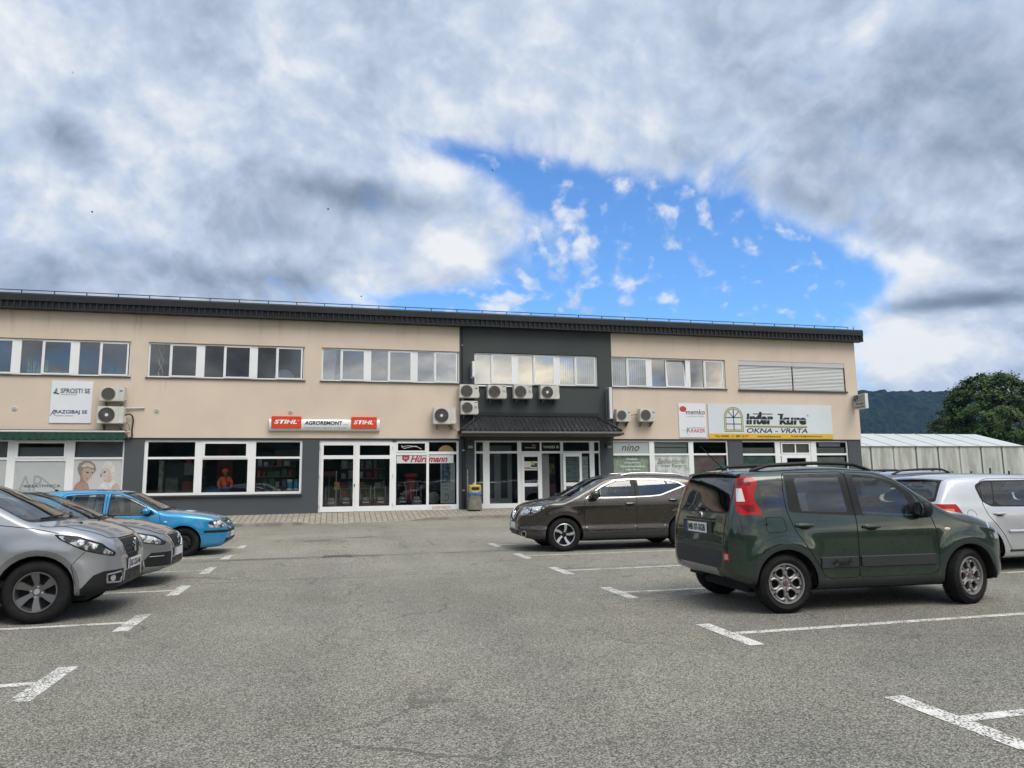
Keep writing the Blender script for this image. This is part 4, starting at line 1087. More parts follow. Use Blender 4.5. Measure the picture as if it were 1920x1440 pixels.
    def on_front(self, y, z, off=0.0, sg=1):
        h = self.bvh.ray_cast(Vector((sg * 9, y, z)), Vector((-sg, 0, 0)))
        return (h[0] + h[1] * off) if h[0] else None
    def on_top(self, x, y, off=0.0):
        h = self.bvh.ray_cast(Vector((Car.XM(x), y, 5)), Vector((0, 0, -1)))
        return (h[0] + h[1] * off) if h[0] else None
    @staticmethod
    def dense(pts, step=0.03):
        out = []
        for a, b in zip(pts, pts[1:]):
            a, b = Vector(a), Vector(b); n = max(1, int((b - a).length / step))
            out += [tuple(a + (b - a) * i / n) for i in range(n)]
        return out + [tuple(pts[-1])]
    def strip(self, name, pts, m, r, parent, kind='side', sgn=1, off=0.0, flat=None):
        d = self.dense(pts)
        if kind == 'side': q = [self.on_side(x, z, sgn, off) for x, z in d]
        elif kind == 'top': q = [self.on_top(x, y, off) for x, y in d]
        elif kind == 'front': q = [self.on_front(y, z, off, 1) for y, z in d]
        else: q = [self.on_front(y, z, off, -1) for y, z in d]
        q = [p for p in q if p is not None]
        if len(q) < 2: return None
        b = MB(); b.tube(q, r, 6); o = b.build(name, m, None, smooth=True); o.parent = parent
        return o
    # ---- assemble
    def finish(self, name, label, cat, loc, rz, group=None, zs=1.0):
        bm = self.bm; lay = self.lay; sp = self.sp
        bmesh.ops.delete(bm, geom=[f for f in bm.faces if f[lay] < 0], context='FACES')
        bm.normal_update()
        root = thing(name, label, cat, loc, rz, group, local=True); root.scale = (1, 1, zs)
        self.root = root; objs = []
        for i, (nm, m, par, lab) in enumerate(self.parts):
            fs = [f for f in bm.faces if f[lay] == i]
            if not fs: objs.append(None); continue
            vs = {}; co = []; no = []; fl = []
            for f in fs:
                idx = []
                for v in f.verts:
                    if v not in vs: vs[v] = len(co); co.append(tuple(v.co)); no.append(tuple(v.normal))
                    idx.append(vs[v])
                fl.append(idx)
            me = bpy.data.meshes.new(nm); me.from_pydata(co, [], fl); me.materials.append(m)
            me.polygons.foreach_set('use_smooth', [True] * len(fl)); me.normals_split_custom_set_from_vertices(no); me.update()
            o = bpy.data.objects.new(nm, me); COL.objects.link(o)
            pr = objs[par] if par is not None and objs[par] is not None else (objs[0] if i else None)
            o.parent = root if (i == 0 or par in (None, 0)) else pr
            if lab: o['label'] = lab
            objs.append(o)
        self.objs = objs; self.body = objs[0]
        bm.free()
        return root
    def obj(self, name): return [o for o, p in zip(self.objs, self.parts) if p[0] == name and o]
    def add(self, mb, name, m, parent=None, smooth=True, bevel=0.0, angle=35, label=None):
        o = mb.build(name, m, None, smooth, bevel, angle); o.parent = parent or self.root
        if label: o['label'] = label
        return o
    # ---- standard pieces
    def wheels(self, style, steer=0.0, visible=None):
        sp = self.sp
        for (ax, isf) in ((0.0, False), (sp['wb'], True)):
            for sgn in (-1, 1):
                self.wheel(ax, sgn, style, steer if isf else 0.0)
    def wheel(self, ax, sgn, style, steer):
        sp = self.sp; Rr, W, rr = sp['tyre']; yc = sgn * (sp['halfw'] - sp.get('inset', 0.045) - W / 2)
        M = Matrix.Translation((ax, yc, Rr)) @ Matrix.Rotation(steer, 4, 'Z') @ (Matrix.Identity(4) if sgn < 0 else Matrix.Rotation(math.pi, 4, 'Z'))
        n = 44; A = (0, -1, 0); O = (0, 0, 0); h = W / 2
        hub = MB().lathe([(0, -h * 0.5), (rr - 0.012, -h * 0.5), (rr - 0.012, h * 0.12), (0, h * 0.12)], O, A, n).xform(M)
        wh = self.add(hub, 'wheel', UNDER)
        t = MB().lathe([(rr - 0.004, -h + 0.02), (rr + 0.02, -h + 0.004), (Rr - 0.05, -h), (Rr - 0.016, -h + 0.012), (Rr - 0.002, -h + 0.035), (Rr, 0), (Rr - 0.002, h - 0.035), (Rr - 0.016, h - 0.012), (Rr - 0.05, h), (rr + 0.045, h + 0.004), (rr + 0.018, h - 0.004), (rr - 0.004, h - 0.018)], O, A, n)
        # tread blocks round the shoulder and crown
        nb = 62
        for i in range(nb):
            a = 2 * math.pi * i / nb
            for (hh, wd, sk) in ((-h * 0.62, h * 0.26, 0.02), (-h * 0.0, h * 0.24, -0.02), (h * 0.62, h * 0.26, 0.02)):
                da = 0.034; rb_, rt = Rr - 0.006, Rr + 0.005
                pts = []
                for (q, dh) in ((-da, -wd), (da, -wd), (da, wd), (-da, wd)):
                    aa = a + q + sk * (1 if dh > 0 else -1)
                    pts.append((aa, hh + dh))
                v = [(rb_ * math.sin(p), -d, rb_ * math.cos(p)) for p, d in pts] + [((rt - (0.007 if abs(d) > h * 0.8 else 0)) * math.sin(p), -d, (rt - (0.007 if abs(d) > h * 0.8 else 0)) * math.cos(p)) for p, d in pts]
                t.add(v, [(4, 5, 6, 7), (0, 1, 5, 4), (1, 2, 6, 5), (2, 3, 7, 6), (3, 0, 4, 7)])
        self.add(t.xform(M), 'tyre', TYRE, wh, angle=50)
        rim = MB(); cap = None
        lip = [(rr, h - 0.014), (rr - 0.004, h - 0.004), (rr - 0.016, h - 0.006), (rr - 0.022, h - 0.03), (rr - 0.028, h * 0.1), (rr - 0.03, -h * 0.4)]
        mt = ALLOY
        def spoke(a, poly, y0, y1):
            # polygon of (radius, tangential offset); y0/y1: front offset at hub and at rim
            r_a, r_b = min(p[0] for p in poly), max(p[0] for p in poly)
            f = []
            for (r_, t_) in poly:
                yy = y0 + (y1 - y0) * (r_ - r_a) / (r_b - r_a)
                f.append((r_ * math.sin(a) + t_ * math.cos(a), -yy, r_ * math.cos(a) - t_ * math.sin(a)))
            rim.prism(f, (0, 0.035, 0))
        if style == 'petal':
            mt = ALLOYG
            rim.lathe(lip, O, A, n); rim.lathe([(0, h - 0.035), (0.062, h - 0.038), (0.075, h - 0.06)], O, A, 24)
            for i in range(6):
                a = math.pi / 6 + i * math.pi / 3; c = Vector((0.122 * math.sin(a), 0, 0.122 * math.cos(a))); e1 = Vector((math.sin(a), 0, math.cos(a))); e2 = Vector((math.cos(a), 0, -math.sin(a)))
                ring = []
                for j in range(20):
                    b = 2 * math.pi * j / 20; q = c + e1 * (0.058 * math.cos(b)) + e2 * (0.054 * math.sin(b) * (1.0 + 0.25 * math.cos(b)))
                    q.y = -(h - 0.036); ring.append(q)
                rim.tube(ring, 0.0145, 6, closed=True)
                spoke(a + math.pi / 6, [(0.05, -0.018), (0.12, -0.012), (rr - 0.02, -0.022), (rr - 0.02, 0.022), (0.12, 0.012), (0.05, 0.018)], h - 0.045, h - 0.035)
            cap = MB().lathe([(0, h - 0.026), (0.025, h - 0.027), (0.028, h - 0.036)], O, A, 16); capm = mat('cap_red', (0.12, 0.06, 0.055), 0.3)
            nuts = MB()
            for i in range(4):
                a = i * math.pi / 2 + 0.4; nuts.lathe([(0.0, h - 0.028), (0.010, h - 0.029), (0.011, h - 0.04)], (0.045 * math.sin(a), 0, 0.045 * math.cos(a)), A, 8)
        elif style == 'blade5':
            mt = ALLOY
            rim.lathe([(rr, h - 0.012), (rr - 0.008, h - 0.006), (rr - 0.014, h - 0.012), (rr - 0.02, h - 0.04)], O, A, n)
            for i in range(5):
                a = i * 2 * math.pi / 5 + 0.25
                spoke(a, [(0.05, -0.022), (0.11, -0.018), (rr - 0.016, -0.050), (rr - 0.012, 0.012), (0.13, 0.026), (0.05, 0.022)], h - 0.05, h - 0.016)
            cap = MB().lathe([(0, h - 0.035), (0.034, h - 0.037), (0.04, h - 0.06)], O, A, 16); capm = TRIM; nuts = None
        elif style == 'six':
            mt = ALLOYD
            rim.lathe(lip, O, A, n); rim.lathe([(0, h - 0.052), (0.07, h - 0.055), (0.08, h - 0.075)], O, A, 24)
            for i in range(6):
                a = i * math.pi / 3 + 0.5 + math.pi / 6
                spoke(a, [(0.045, -0.022), (0.09, -0.026), (0.15, -0.044), (rr - 0.018, -0.060), (rr - 0.018, 0.028), (0.15, 0.030), (0.09, 0.024), (0.045, 0.020)], h - 0.05, h - 0.014)
            cap = MB().lathe([(0, h - 0.042), (0.028, h - 0.043), (0.032, h - 0.056)], O, A, 16); capm = ALLOY
            nuts = MB()
            for i in range(4):
                a = i * math.pi / 2 + 0.2; nuts.lathe([(0.0, h - 0.045), (0.011, h - 0.046), (0.012, h - 0.06)], (0.055 * math.sin(a), 0, 0.055 * math.cos(a)), A, 8)
        else:   # pressed steel wheel
            mt = TRIM
            rim.lathe(lip + [(rr - 0.03, h * 0.2), (rr - 0.045, h * 0.35), (0.10, h * 0.55), (0.075, h * 0.42), (0.0, h * 0.45)], O, A, n)
            cap = MB().lathe([(0, h * 0.52), (0.03, h * 0.52), (0.034, h * 0.42)], O, A, 16); capm = GREYPL
            nuts = MB()
            for i in range(10):
                a = i * math.pi / 5; nuts.lathe([(0.0, h * 0.50), (0.014, h * 0.50), (0.016, h * 0.42)], ((rr - 0.06) * math.sin(a), 0, (rr - 0.06) * math.cos(a)), A, 8)
        self.add(rim.xform(M), 'rim', mt, wh, angle=30)
        self.add(cap.xform(M), 'hub_cap', capm, wh)
        if nuts:
            nv = 8 * 3; nf = 8 * 2      # one nut at a time
            for q in range(len(nuts.v) // nv):
                one = MB(); one.v = nuts.v[q * nv:(q + 1) * nv]; one.f = [tuple(i - q * nv for i in fc) for fc in nuts.f[q * nf:(q + 1) * nf]]
                self.add(one.xform(M), 'wheel_nut', ALLOY if style != 'steel' else GREYPL, wh)
    def arches(self, Ra):
        sp = self.sp
        for ax in (0.0, sp['wb']):
            for sgn in (-1, 1):
                b = MB(); y1 = sgn * (sp['halfw'] - 0.05); y0 = sgn * 0.42
                n = 20; pts = []
                for i in range(n + 1):
                    a = R(-6) + R(192) * i / n; pts.append((ax + (Ra + 0.012) * math.cos(a), sp['tyre'][0] + (Ra + 0.012) * math.sin(a)))
                v = [(p[0], y0, p[1]) for p in pts] + [(p[0], y1, p[1]) for p in pts]
                b.add(v, [(i, i + 1, n + 2 + i, n + 1 + i) for i in range(n)] + [tuple(range(n + 1))])
                self.add(b, 'wheel_arch_liner', UNDER)
    def mirror(self, x, z, sgn, size=(0.065, 0.10, 0.075), m=None, out=0.09):
        p = self.on_side(x, z, sgn)
        c = (x - 0.02, p.y + sgn * out, z + 0.03)
        o = self.add(MB().ell(c, size, 18, 11, 2.6), 'mirror', m or self.sp['paint'])
        self.add(MB().tube([(x + 0.03, p.y - sgn * 0.01, z - 0.05), (x, p.y + sgn * out * 0.8, z - 0.035)], 0.025, 8), 'mirror_arm', TRIM, o)
        g = MB().ell((c[0] - size[0] * 0.93, c[1], c[2]), (0.008, size[1] * 0.84, size[2] * 0.80), 16, 9, 2.6); self.add(g, 'mirror_glass', mat('mirror_dark', (0.20, 0.21, 0.22), 0.06, metal=1.0), o)
        return o
    def handle(self, x, z, sgn, m, parent, recess=True):
        if recess:
            q = [self.on_side(x + dx, z, sgn, -0.002) for dx in (-0.085, -0.03, 0.03, 0.085)]
            r_ = MB().tube(q, [0.012, 0.034, 0.034, 0.012], 10); o2 = self.add(r_, 'handle_recess', TRIM, parent)
        q = [self.on_side(x + dx, z + 0.008, sgn, of) for dx, of in ((-0.10, 0.004), (-0.085, 0.028), (0.0, 0.036), (0.085, 0.028), (0.10, 0.004))]
        return self.add(MB().tube(q, [0.014, 0.020, 0.022, 0.020, 0.014], 8), 'door_handle', m, parent)
    def cabin(self, x0, x1, zf, seats, wheel_side=1, dash=None):
        hw = self.sp['halfw'] - 0.12
        f = MB().box(x0, x1, -hw, hw, zf - 0.06, zf)
        self.add(f, 'cabin_floor', CABIN, smooth=False)
        if dash: self.add(MB().box(dash[0], dash[1], -hw + 0.02, hw - 0.02, zf + 0.15, dash[2]), 'dashboard', CABIN, smooth=True, bevel=0.05)
        for (sx, sz, back) in seats:
            for sy in (-0.36, 0.36):
                b = MB()
                b.prism([(sx - 0.22, sy - 0.25, sz - 0.2), (sx + 0.28, sy - 0.25, sz - 0.2), (sx + 0.30, sy - 0.25, sz), (sx - 0.20, sy - 0.25, sz - 0.03)], (0, 0.5, 0))
                b.prism([(sx - 0.10, sy - 0.24, sz - 0.02), (sx - 0.24, sy - 0.24, sz - 0.02), (sx - 0.24 - back, sy - 0.20, sz + 0.60), (sx - 0.14 - back, sy - 0.20, sz + 0.62)], (0, 0.46, 0))
                s = self.add(b, 'seat', SEATM, smooth=True, bevel=0.035)
                hx = sx - 0.22 - back
                hh = MB().ell((hx, sy, sz + 0.73), (0.055, 0.13, 0.095), 14, 9, 3.0); self.add(hh, 'headrest', SEATM, s)
        if dash:
            c = Vector((dash[0] - 0.16, 0.36 * wheel_side, dash[2] - 0.06)); ring = []
            for i in range(24):
                a = 2 * math.pi * i / 24; ring.append(c + Vector((0.06 * math.cos(a) * 1.0, 0.185 * math.sin(a), 0.175 * math.cos(a))))
            self.add(MB().tube(ring, 0.016, 6, closed=True), 'steering_wheel', CABIN)
    def plate(self, centre, sgx, text, w=0.52, h=0.112, tilt=0.0):
        """number plate facing along sgx (front +1, rear -1)"""
        c = Vector(centre); u = Vector((0, sgx, 0)); v = Vector((math.sin(tilt) * -sgx, 0, math.cos(tilt))); n = Vector((sgx, 0, 0))
        b = MB(); q = [c - u * w / 2 - v * h / 2, c + u * w / 2 - v * h / 2, c + u * w / 2 + v * h / 2, c - u * w / 2 + v * h / 2]
        b.prism([tuple(p) for p in q], tuple(n * 0.008)); o = self.add(b, 'number_plate', PLATEW, smooth=False)
        def pc(a0, a1, b0, b1, off, m, nm):
            e = n * off; pts = [c + u * (a * w - w / 2) + v * (bb * h - h / 2) + e for a, bb in ((a0, b0), (a1, b0), (a1, b1), (a0, b1))]
            x = MB().poly([tuple(p) for p in pts]).build(nm, m, None); x.parent = o
        pc(-0.008, 1.008, -0.04, 1.04, -0.001, TRIM, 'plate_surround'); pc(0.0, 0.085, 0.0, 1.0, 0.0105, PLATEB, 'plate_band')
        if text:
            a = c - u * (w * 0.38) - v * (h * 0.33) + n * 0.0115
            t = lettering(text, a, u, v, w * 0.83, h * 0.66, INK, None, bold=0.03); t.parent = o
        return o
    def wiper(self, pts, parent=None):
        q = [self.on_front(y, z, 0.018) for y, z in self.dense(pts, 0.08)]
        q = [p for p in q if p]
        return self.add(MB().tube(q, 0.011, 6), 'wiper', TRIM, parent)
    def rails(self, x0, x1, y, m, h=0.045, r=0.016):
        for sgn in (-1, 1):
            pts = []
            n = 14
            for i in range(n + 1):
                x = x0 + (x1 - x0) * i / n; t = i / n; p = self.on_top(x, sgn * y)
                lift = h * min(1, 7 * t, 7 * (1 - t)); pts.append((x, sgn * y, p.z + lift + 0.002))
            self.add(MB().tube(pts, r, 8), 'roof_rail', m)
    def antenna(self, x, y=0.0, l=0.42, lean=-0.65):
        p = self.on_top(x, y)
        q = (p.x + l * lean, p.y, p.z + l * math.sqrt(max(0.05, 1 - lean * lean)))
        o = self.add(MB().ell((p.x, p.y, p.z + 0.012), (0.035, 0.022, 0.022)), 'antenna', TRIM)
        self.add(MB().tube([tuple(p), q], [0.007, 0.004], 6), 'antenna_rod', TRIM, o)
# ------------------------------------------------------------------ shared steps
PL = lambda co, no: (Vector(co), Vector(no))
def screen(c, poly, front=True, glass=None, xr=None, frame=0.03):
    """windscreen or rear window: glass with a dark band round it"""
    s = 1 if front else -1
    sel = (lambda ce, n: n.x * s > 0.16 and abs(n.y) < 0.80 and ce.z > min(p[1] for p in poly) - 0.25)
    xp = []
    if xr: xp = [PL((xr[0], 0, 0), (-1, 0, 0)), PL((xr[1], 0, 0), (1, 0, 0))]
    c.carve('screen_band', TRIM, c.face(c.rnd(poly, 0.05)) + xp, sel)
    ce = (sum(p[0] for p in poly) / len(poly), sum(p[1] for p in poly) / len(poly))
    inner = [(ce[0] + (p[0] - ce[0]) * (1 - frame / 0.6), ce[1] + (p[1] - ce[1]) * (1 - frame / 0.22)) for p in poly]
    return c.carve('windscreen' if front else 'rear_window', glass or CARGL, c.face(c.rnd(inner, 0.05)) + xp, sel)
SIDESEL = lambda sgn: (lambda ce, n: n.y * sgn > 0.12)
def doors(c, polys, sgns=(-1, 1)):
    out = {}
    for sgn in sgns:
        out[sgn] = [c.carve('door', c.sp['paint'], c.side(c.rnd(p, 0.06), sgn), SIDESEL(sgn)) for p in polys]
    return out
def seams(c, polys, sgn, objs, r=0.0045):
    for p, o in zip(polys, objs):
        q = c.rnd(p, 0.06); c.strip('panel_gap', q + [q[0]], GAP, r, o, 'side', sgn)

# ================================================================== dark green small hatchback (nearest car)
def green_hatch():
    P = car_paint('paint_green', (0.0125, 0.029, 0.0185), 0.38, 0.28)
    c = Car(dict(wb=2.30, halfw=0.836, tyre=(0.312, 0.19, 0.214), inset=0.03, paint=P,
        zt=[(-0.70, 0.62), (-0.685, 0.76), (-0.655, 0.92), (-0.62, 1.03), (-0.545, 1.22), (-0.47, 1.40), (-0.41, 1.495), (-0.36, 1.53), (0.0, 1.555), (0.7, 1.578), (1.2, 1.55), (1.45, 1.505), (1.75, 1.335), (2.10, 1.12), (2.22, 1.075), (2.4, 1.045), (2.65, 0.975), (2.83, 0.90), (2.92, 0.82), (2.975, 0.70), (3.0, 0.58)],
        zb=[(-0.70, 0.46), (-0.62, 0.38), (-0.45, 0.32), (-0.2, 0.26), (0.4, 0.235), (2.0, 0.235), (2.6, 0.25), (2.85, 0.27), (3.0, 0.42)],
        w=[(-0.70, 0.56), (-0.69, 0.63), (-0.66, 0.70), (-0.60, 0.755), (-0.50, 0.795), (-0.30, 0.822), (0.2, 0.832), (1.9, 0.832), (2.3, 0.825), (2.55, 0.795), (2.75, 0.735), (2.88, 0.65), (2.96, 0.54), (3.0, 0.44)],
        G=[(0.22, 0.955), (0.34, 0.985), (0.48, 0.995), (0.62, 1.0), (0.80, 0.995), (0.92, 0.98), (1.02, 0.958), (1.10, 0.935), (1.25, 0.90), (1.42, 0.85), (1.52, 0.80), (1.62, 0.74)],
        r=[(-0.70, 0.05), (-0.5, 0.07), (-0.3, 0.10), (1.3, 0.09), (1.5, 0.06), (2.1, 0.05), (2.4, 0.09), (2.9, 0.10), (3.0, 0.05)],
        c=[(-0.70, 0.02), (-0.5, 0.05), (-0.2, 0.035), (1.3, 0.04), (1.6, 0.085), (2.1, 0.085), (2.4, 0.06), (2.9, 0.06), (3.0, 0.03)],
        flare=[(0.0, 0.312, 0.42, 0.020), (2.30, 0.312, 0.42, 0.022)]))
    # bumpers and cladding
    c.carve('rear_bumper', P, c.side([(-0.75, 0.2), (-0.26, 0.2), (-0.30, 0.66), (-0.36, 0.73), (-0.75, 0.73)], 0))
    c.carve('front_bumper', P, c.side([(3.1, 0.2), (2.66, 0.2), (2.62, 0.60), (2.72, 0.66), (3.1, 0.66)], 0))
    c.carve('bumper_insert', GREYPL, c.face(c.rnd([(-0.50, 0.44), (0.50, 0.44), (0.58, 0.50), (0.60, 0.66), (-0.60, 0.66), (-0.58, 0.50)], 0.03)), lambda ce, n: n.x < -0.3)
    c.carve('skid_plate', mat('skid_silver', (0.36, 0.355, 0.34), 0.42, metal=0.3), c.face([(-0.40, 0.355), (0.40, 0.355), (0.47, 0.465), (-0.47, 0.465)]), lambda ce, n: n.x < -0.12 and ce.x < -0.3)
    for sgn in (-1, 1):
        c.carve('fog_lamp', REDL, c.face(c.rnd([(sgn * 0.615, 0.555), (sgn * 0.70, 0.555), (sgn * 0.70, 0.645), (sgn * 0.615, 0.645)], 0.02)), lambda ce, n: n.x < -0.25)
        c.carve('fog_lens', mat('lens_pink', (0.45, 0.28, 0.28), 0.25), c.face([(sgn * 0.632, 0.572), (sgn * 0.685, 0.572), (sgn * 0.685, 0.628), (sgn * 0.632, 0.628)]), lambda ce, n: n.x < -0.25)
    RD = [(0.085, 1.495), (0.055, 1.30), (0.06, 1.08), (0.13, 0.87), (0.30, 0.62), (0.44, 0.385), (0.50, 0.355), (0.875, 0.355), (0.89, 1.0), (0.86, 1.50)]
    FD = [(0.875, 0.355), (1.80, 0.355), (1.875, 0.42), (1.90, 0.80), (1.84, 1.02), (1.72, 1.22), (1.50, 1.385), (1.25, 1.48), (0.86, 1.50), (0.89, 1.0)]
    D = doors(c, [RD, FD])
    WT = [(0.10, 1.475), (0.085, 1.08), (0.20, 1.035), (0.82, 1.02), (1.72, 0.965), (1.76, 1.02), (1.66, 1.24), (1.48, 1.375), (1.22, 1.455), (0.85, 1.485)]
    RW = c.rnd([(0.215, 1.445), (0.235, 1.075), (0.80, 1.055), (0.765, 1.458)], 0.035)
    FW = [(0.955, 1.455), (0.99, 1.03), (1.01, 1.015), (1.58, 0.985), (1.615, 1.0), (1.60, 1.14), (1.55, 1.25), (1.40, 1.36), (1.20, 1.432), (1.0, 1.46)]
    QW = c.rnd([(-0.215, 1.40), (0.085, 1.41), (0.072, 1.095), (-0.205, 1.085)], 0.05)
    tl = {}
    for sgn in (-1, 1):
        c.carve('window_trim', TRIM, c.side(WT, sgn), SIDESEL(sgn))
        c.carve('side_window', CARGLD, c.side(RW, sgn), SIDESEL(sgn), parent=D[sgn][0])
        c.carve('side_window', CARGL, c.side(FW, sgn), SIDESEL(sgn), parent=D[sgn][1])
        c.carve('quarter_window', CARGLD, c.side(QW, sgn), SIDESEL(sgn))
    # rear face
    screen(c, [(-0.645, 1.055), (0.645, 1.055), (0.60, 1.47), (-0.60, 1.47)], False, CARGLD, (-0.75, -0.30), 0.02)
    TLS = [(-0.235, 1.455), (-0.205, 1.40), (-0.265, 1.32), (-0.275, 1.20), (-0.225, 1.10), (-0.215, 1.055), (-0.80, 1.045), (-0.80, 1.46)]
    for sgn in (-1, 1):
        # waisted tail lamp wrapped round the corner, stacked slices
        zs_ = [1.05, 1.09, 1.13, 1.17, 1.21, 1.25, 1.29, 1.33, 1.37, 1.405, 1.44, 1.462]
        fw_ = [-0.235, -0.240, -0.262, -0.285, -0.298, -0.298, -0.286, -0.264, -0.242, -0.232, -0.262, -0.345]
        inn = PL((0, sgn * 0.752, 1.05), Vector((0, -sgn, -0.46)).normalized())
        pts = list(zip(zs_, fw_))
        pid = None
        for (za, fa), (zb_, fb) in zip(pts, pts[1:]):
            edge = PL((fa, 0, za), Vector((zb_ - za, 0, -(fb - fa))).normalized())
            q = c.carve('tail_light', REDL, [PL((0, 0, za), (0, 0, -1)), PL((0, 0, zb_), (0, 0, 1)), edge, inn], lambda ce, n: n.z < 0.85)
            if pid is None: pid = q
            else:
                for f in c.bm.faces:
                    if f[c.lay] == q: f[c.lay] = pid
        in2 = PL((0, sgn * 0.775, 1.05), Vector((0, -sgn, -0.46)).normalized())
        for za, zb_, mm, nm in ((1.19, 1.33, CLEARL, 'reverse_lens'), (1.075, 1.155, REDD, 'lamp_segment'), (1.36, 1.435, REDD, 'lamp_segment')):
            c.carve(nm, mm, [PL((0, 0, za), (0, 0, -1)), PL((0, 0, zb_), (0, 0, 1)), PL((-0.405 if mm is CLEARL else -0.31, 0, 1.2), (1, 0, 0.12 if mm is CLEARL else 0)), in2, PL((-0.50, sgn * 0.74, 1.26), Vector((-1, 0, 0)).normalized())], lambda ce, n: n.z < 0.85, parent=pid)
    c.carve('brake_light', REDD, c.face([(-0.20, 1.478), (0.20, 1.478), (0.20, 1.512), (-0.20, 1.512)]), lambda ce, n: n.x < -0.1 and ce.x < -0.3)
    # front
    screen(c, [(-0.70, 1.06), (0.70, 1.06), (0.56, 1.50), (-0.56, 1.50)], True)
    for sgn in (-1, 1):
        c.carve('headlight', HEADL, c.side(c.rnd([(2.62, 0.90), (2.66, 0.72), (2.95, 0.70), (2.98, 0.80), (2.80, 0.93)], 0.05), sgn, 0.36), lambda ce, n: n.x > 0.1 or n.y * sgn > 0.3)
    c.carve('grille', TRIM, c.face(c.rnd([(-0.42, 0.36), (0.42, 0.36), (0.38, 0.52), (-0.38, 0.52)], 0.03)), lambda ce, n: n.x > 0.3)
    # wheel openings with grey plastic edging
    for ax in (0.0, 2.30):
        for sgn in (-1, 1):
            c.carve('arch_trim', GREYPL, c.side(c.circ(ax, 0.315, 0.418), sgn, 0.45), lambda ce, n: abs(n.y) > 0.15)
            c.carve('', None, c.side(c.circ(ax, 0.315, 0.362), sgn, 0.45), lambda ce, n: abs(n.y) > 0.1 or n.z < 0, delete=True)
    for sgn in (-1, 1):
        c.carve('sill_trim', GREYPL, c.side([(0.40, 0.2), (1.90, 0.2), (1.90, 0.335), (0.40, 0.335)], sgn, 0.4), lambda ce, n: True)
    root = c.finish('parked_car', 'dark green small hatchback with roof rails, seen from its rear corner', 'car', (4.79, 7.86, 0.0), R(-2.4), 'parked cars', zs=1.0)
    dr = c.obj('door')
    for i, sgn in enumerate((-1, 1)):
        seams(c, [RD, FD], sgn, dr[2 * i:2 * i + 2])
        c.handle(0.185 + 0.06, 0.915, sgn, P, dr[2 * i], True); c.handle(1.06, 0.885, sgn, P, dr[2 * i + 1], True)
        # wide protective mouldings, the rear one carries raised lettering
        for (a, b_, o) in ((0.40, 0.86, dr[2 * i]), (0.90, 1.835, dr[2 * i + 1])):
            m_ = MB(); q0 = c.dense([(a, 0.52), (b_, 0.52)], 0.06); v = []; f = []
            for (x, z) in q0:
                for dz, off in ((-0.062, 0.0), (-0.052, 0.014), (0.052, 0.014), (0.062, 0.0)):
                    p = c.on_side(x, z + dz, sgn, off); v.append(tuple(p))
            for j in range(len(q0) - 1):
                for t in range(3): f.append((j * 4 + t, j * 4 + t + 1, j * 4 + 5 + t, j * 4 + 4 + t))
            f += [(0, 1, 2, 3), tuple(len(v) - 4 + q for q in range(4))]
            mo_ = c.add(m_.add(v, f), 'door_moulding', GREYPL, o)
        p = c.on_side(0.5, 0.52, sgn, 0.0)
        u = Vector((1, 0, 0)) * (1 if sgn < 0 else -1)
        t = lettering('4x4', (0.52 if sgn < 0 else 0.78, p.y + sgn * 0.0165, 0.485), u, (0, 0, 1), 0.26, 0.07, TRIM, None, bold=0.03); t.parent = dr[2 * i]
        c.mirror(1.72, 1.045, sgn, (0.075, 0.095, 0.095), TRIM)
        tt = c.add(MB().ell(tuple(c.on_side(2.03, 0.845, sgn, 0.004)), (0.042, 0.008, 0.017)), 'side_indicator', CLEARL, c.body)
        # blister above each wheel: thin dark line stands for its edge shade
        for ax in (0.0, 2.30):
            pts = [(ax + 0.505 * math.cos(a), 0.315 + 0.505 * math.sin(a)) for a in [R(35 + 110 * q / 20) for q in range(21)]]
            c.strip('wing_crease_shade', pts, GAP, 0.002, c.body, 'side', sgn, -0.0005)
    c.strip('fuel_flap_gap', c.rnd([(-0.225, 1.015), (0.005, 1.02), (0.035, 0.865), (-0.20, 0.85)], 0.05) + [(-0.19, 1.017)], GAP, 0.0035, c.body, 'side', -1)
    c.add(MB().ell(tuple(c.on_side(-0.20, 0.945, -1, 0.0)), (0.018, 0.006, 0.014)), 'fuel_latch', GAP, c.body)
    for pts in ([(-0.60, 1.04), (-0.615, 0.74)], [(0.60, 1.04), (0.615, 0.74)], [(-0.615, 0.735), (0.615, 0.735)]): c.strip('tailgate_gap', pts, GAP, 0.0045, c.body, 'rear')
    c.strip('number_recess', [(-0.37, 0.985), (0.37, 0.985)], TRIM, 0.014, c.body, 'rear', off=-0.004)
    p = c.on_front(0.0, 0.875, 0.0, -1)
    c.plate((p.x - 0.016, 0.02, 0.885), -1, 'MB 07-SGB', 0.52, 0.115, 0.0)
    c.add(MB().box(p.x - 0.012, p.x + 0.02, -0.36, 0.40, 0.80, 0.965), 'plate_recess', mat('recess_green', (0.010, 0.020, 0.014), 0.4), c.body, smooth=True, bevel=0.01)
    p = c.on_front(0.0, 1.025, 0.0, -1)
    e = c.add(MB().lathe([(0, 0.018), (0.040, 0.015), (0.049, 0.004), (0.049, -0.01)], (p.x, 0, 1.015), (-1, 0, 0.12), 24), 'emblem', CHROME, c.body)
    c.add(MB().lathe([(0, 0.0195), (0.036, 0.0175)], (p.x, 0, 1.015), (-1, 0, 0.12), 20), 'emblem_disc', mat('emblem_dark', (0.05, 0.05, 0.055), 0.3), e)
    # rear wiper and washer
    q = [c.on_front(y, z, 0.02, -1) for y, z in c.dense([(0.0, 1.09), (0.42, 1.135)], 0.08)]
    c.add(MB().tube(q, [0.016] + [0.009] * (len(q) - 1), 6), 'rear_wiper', TRIM, c.body)
    # spoiler lip over the rear window
    v = []; f = []
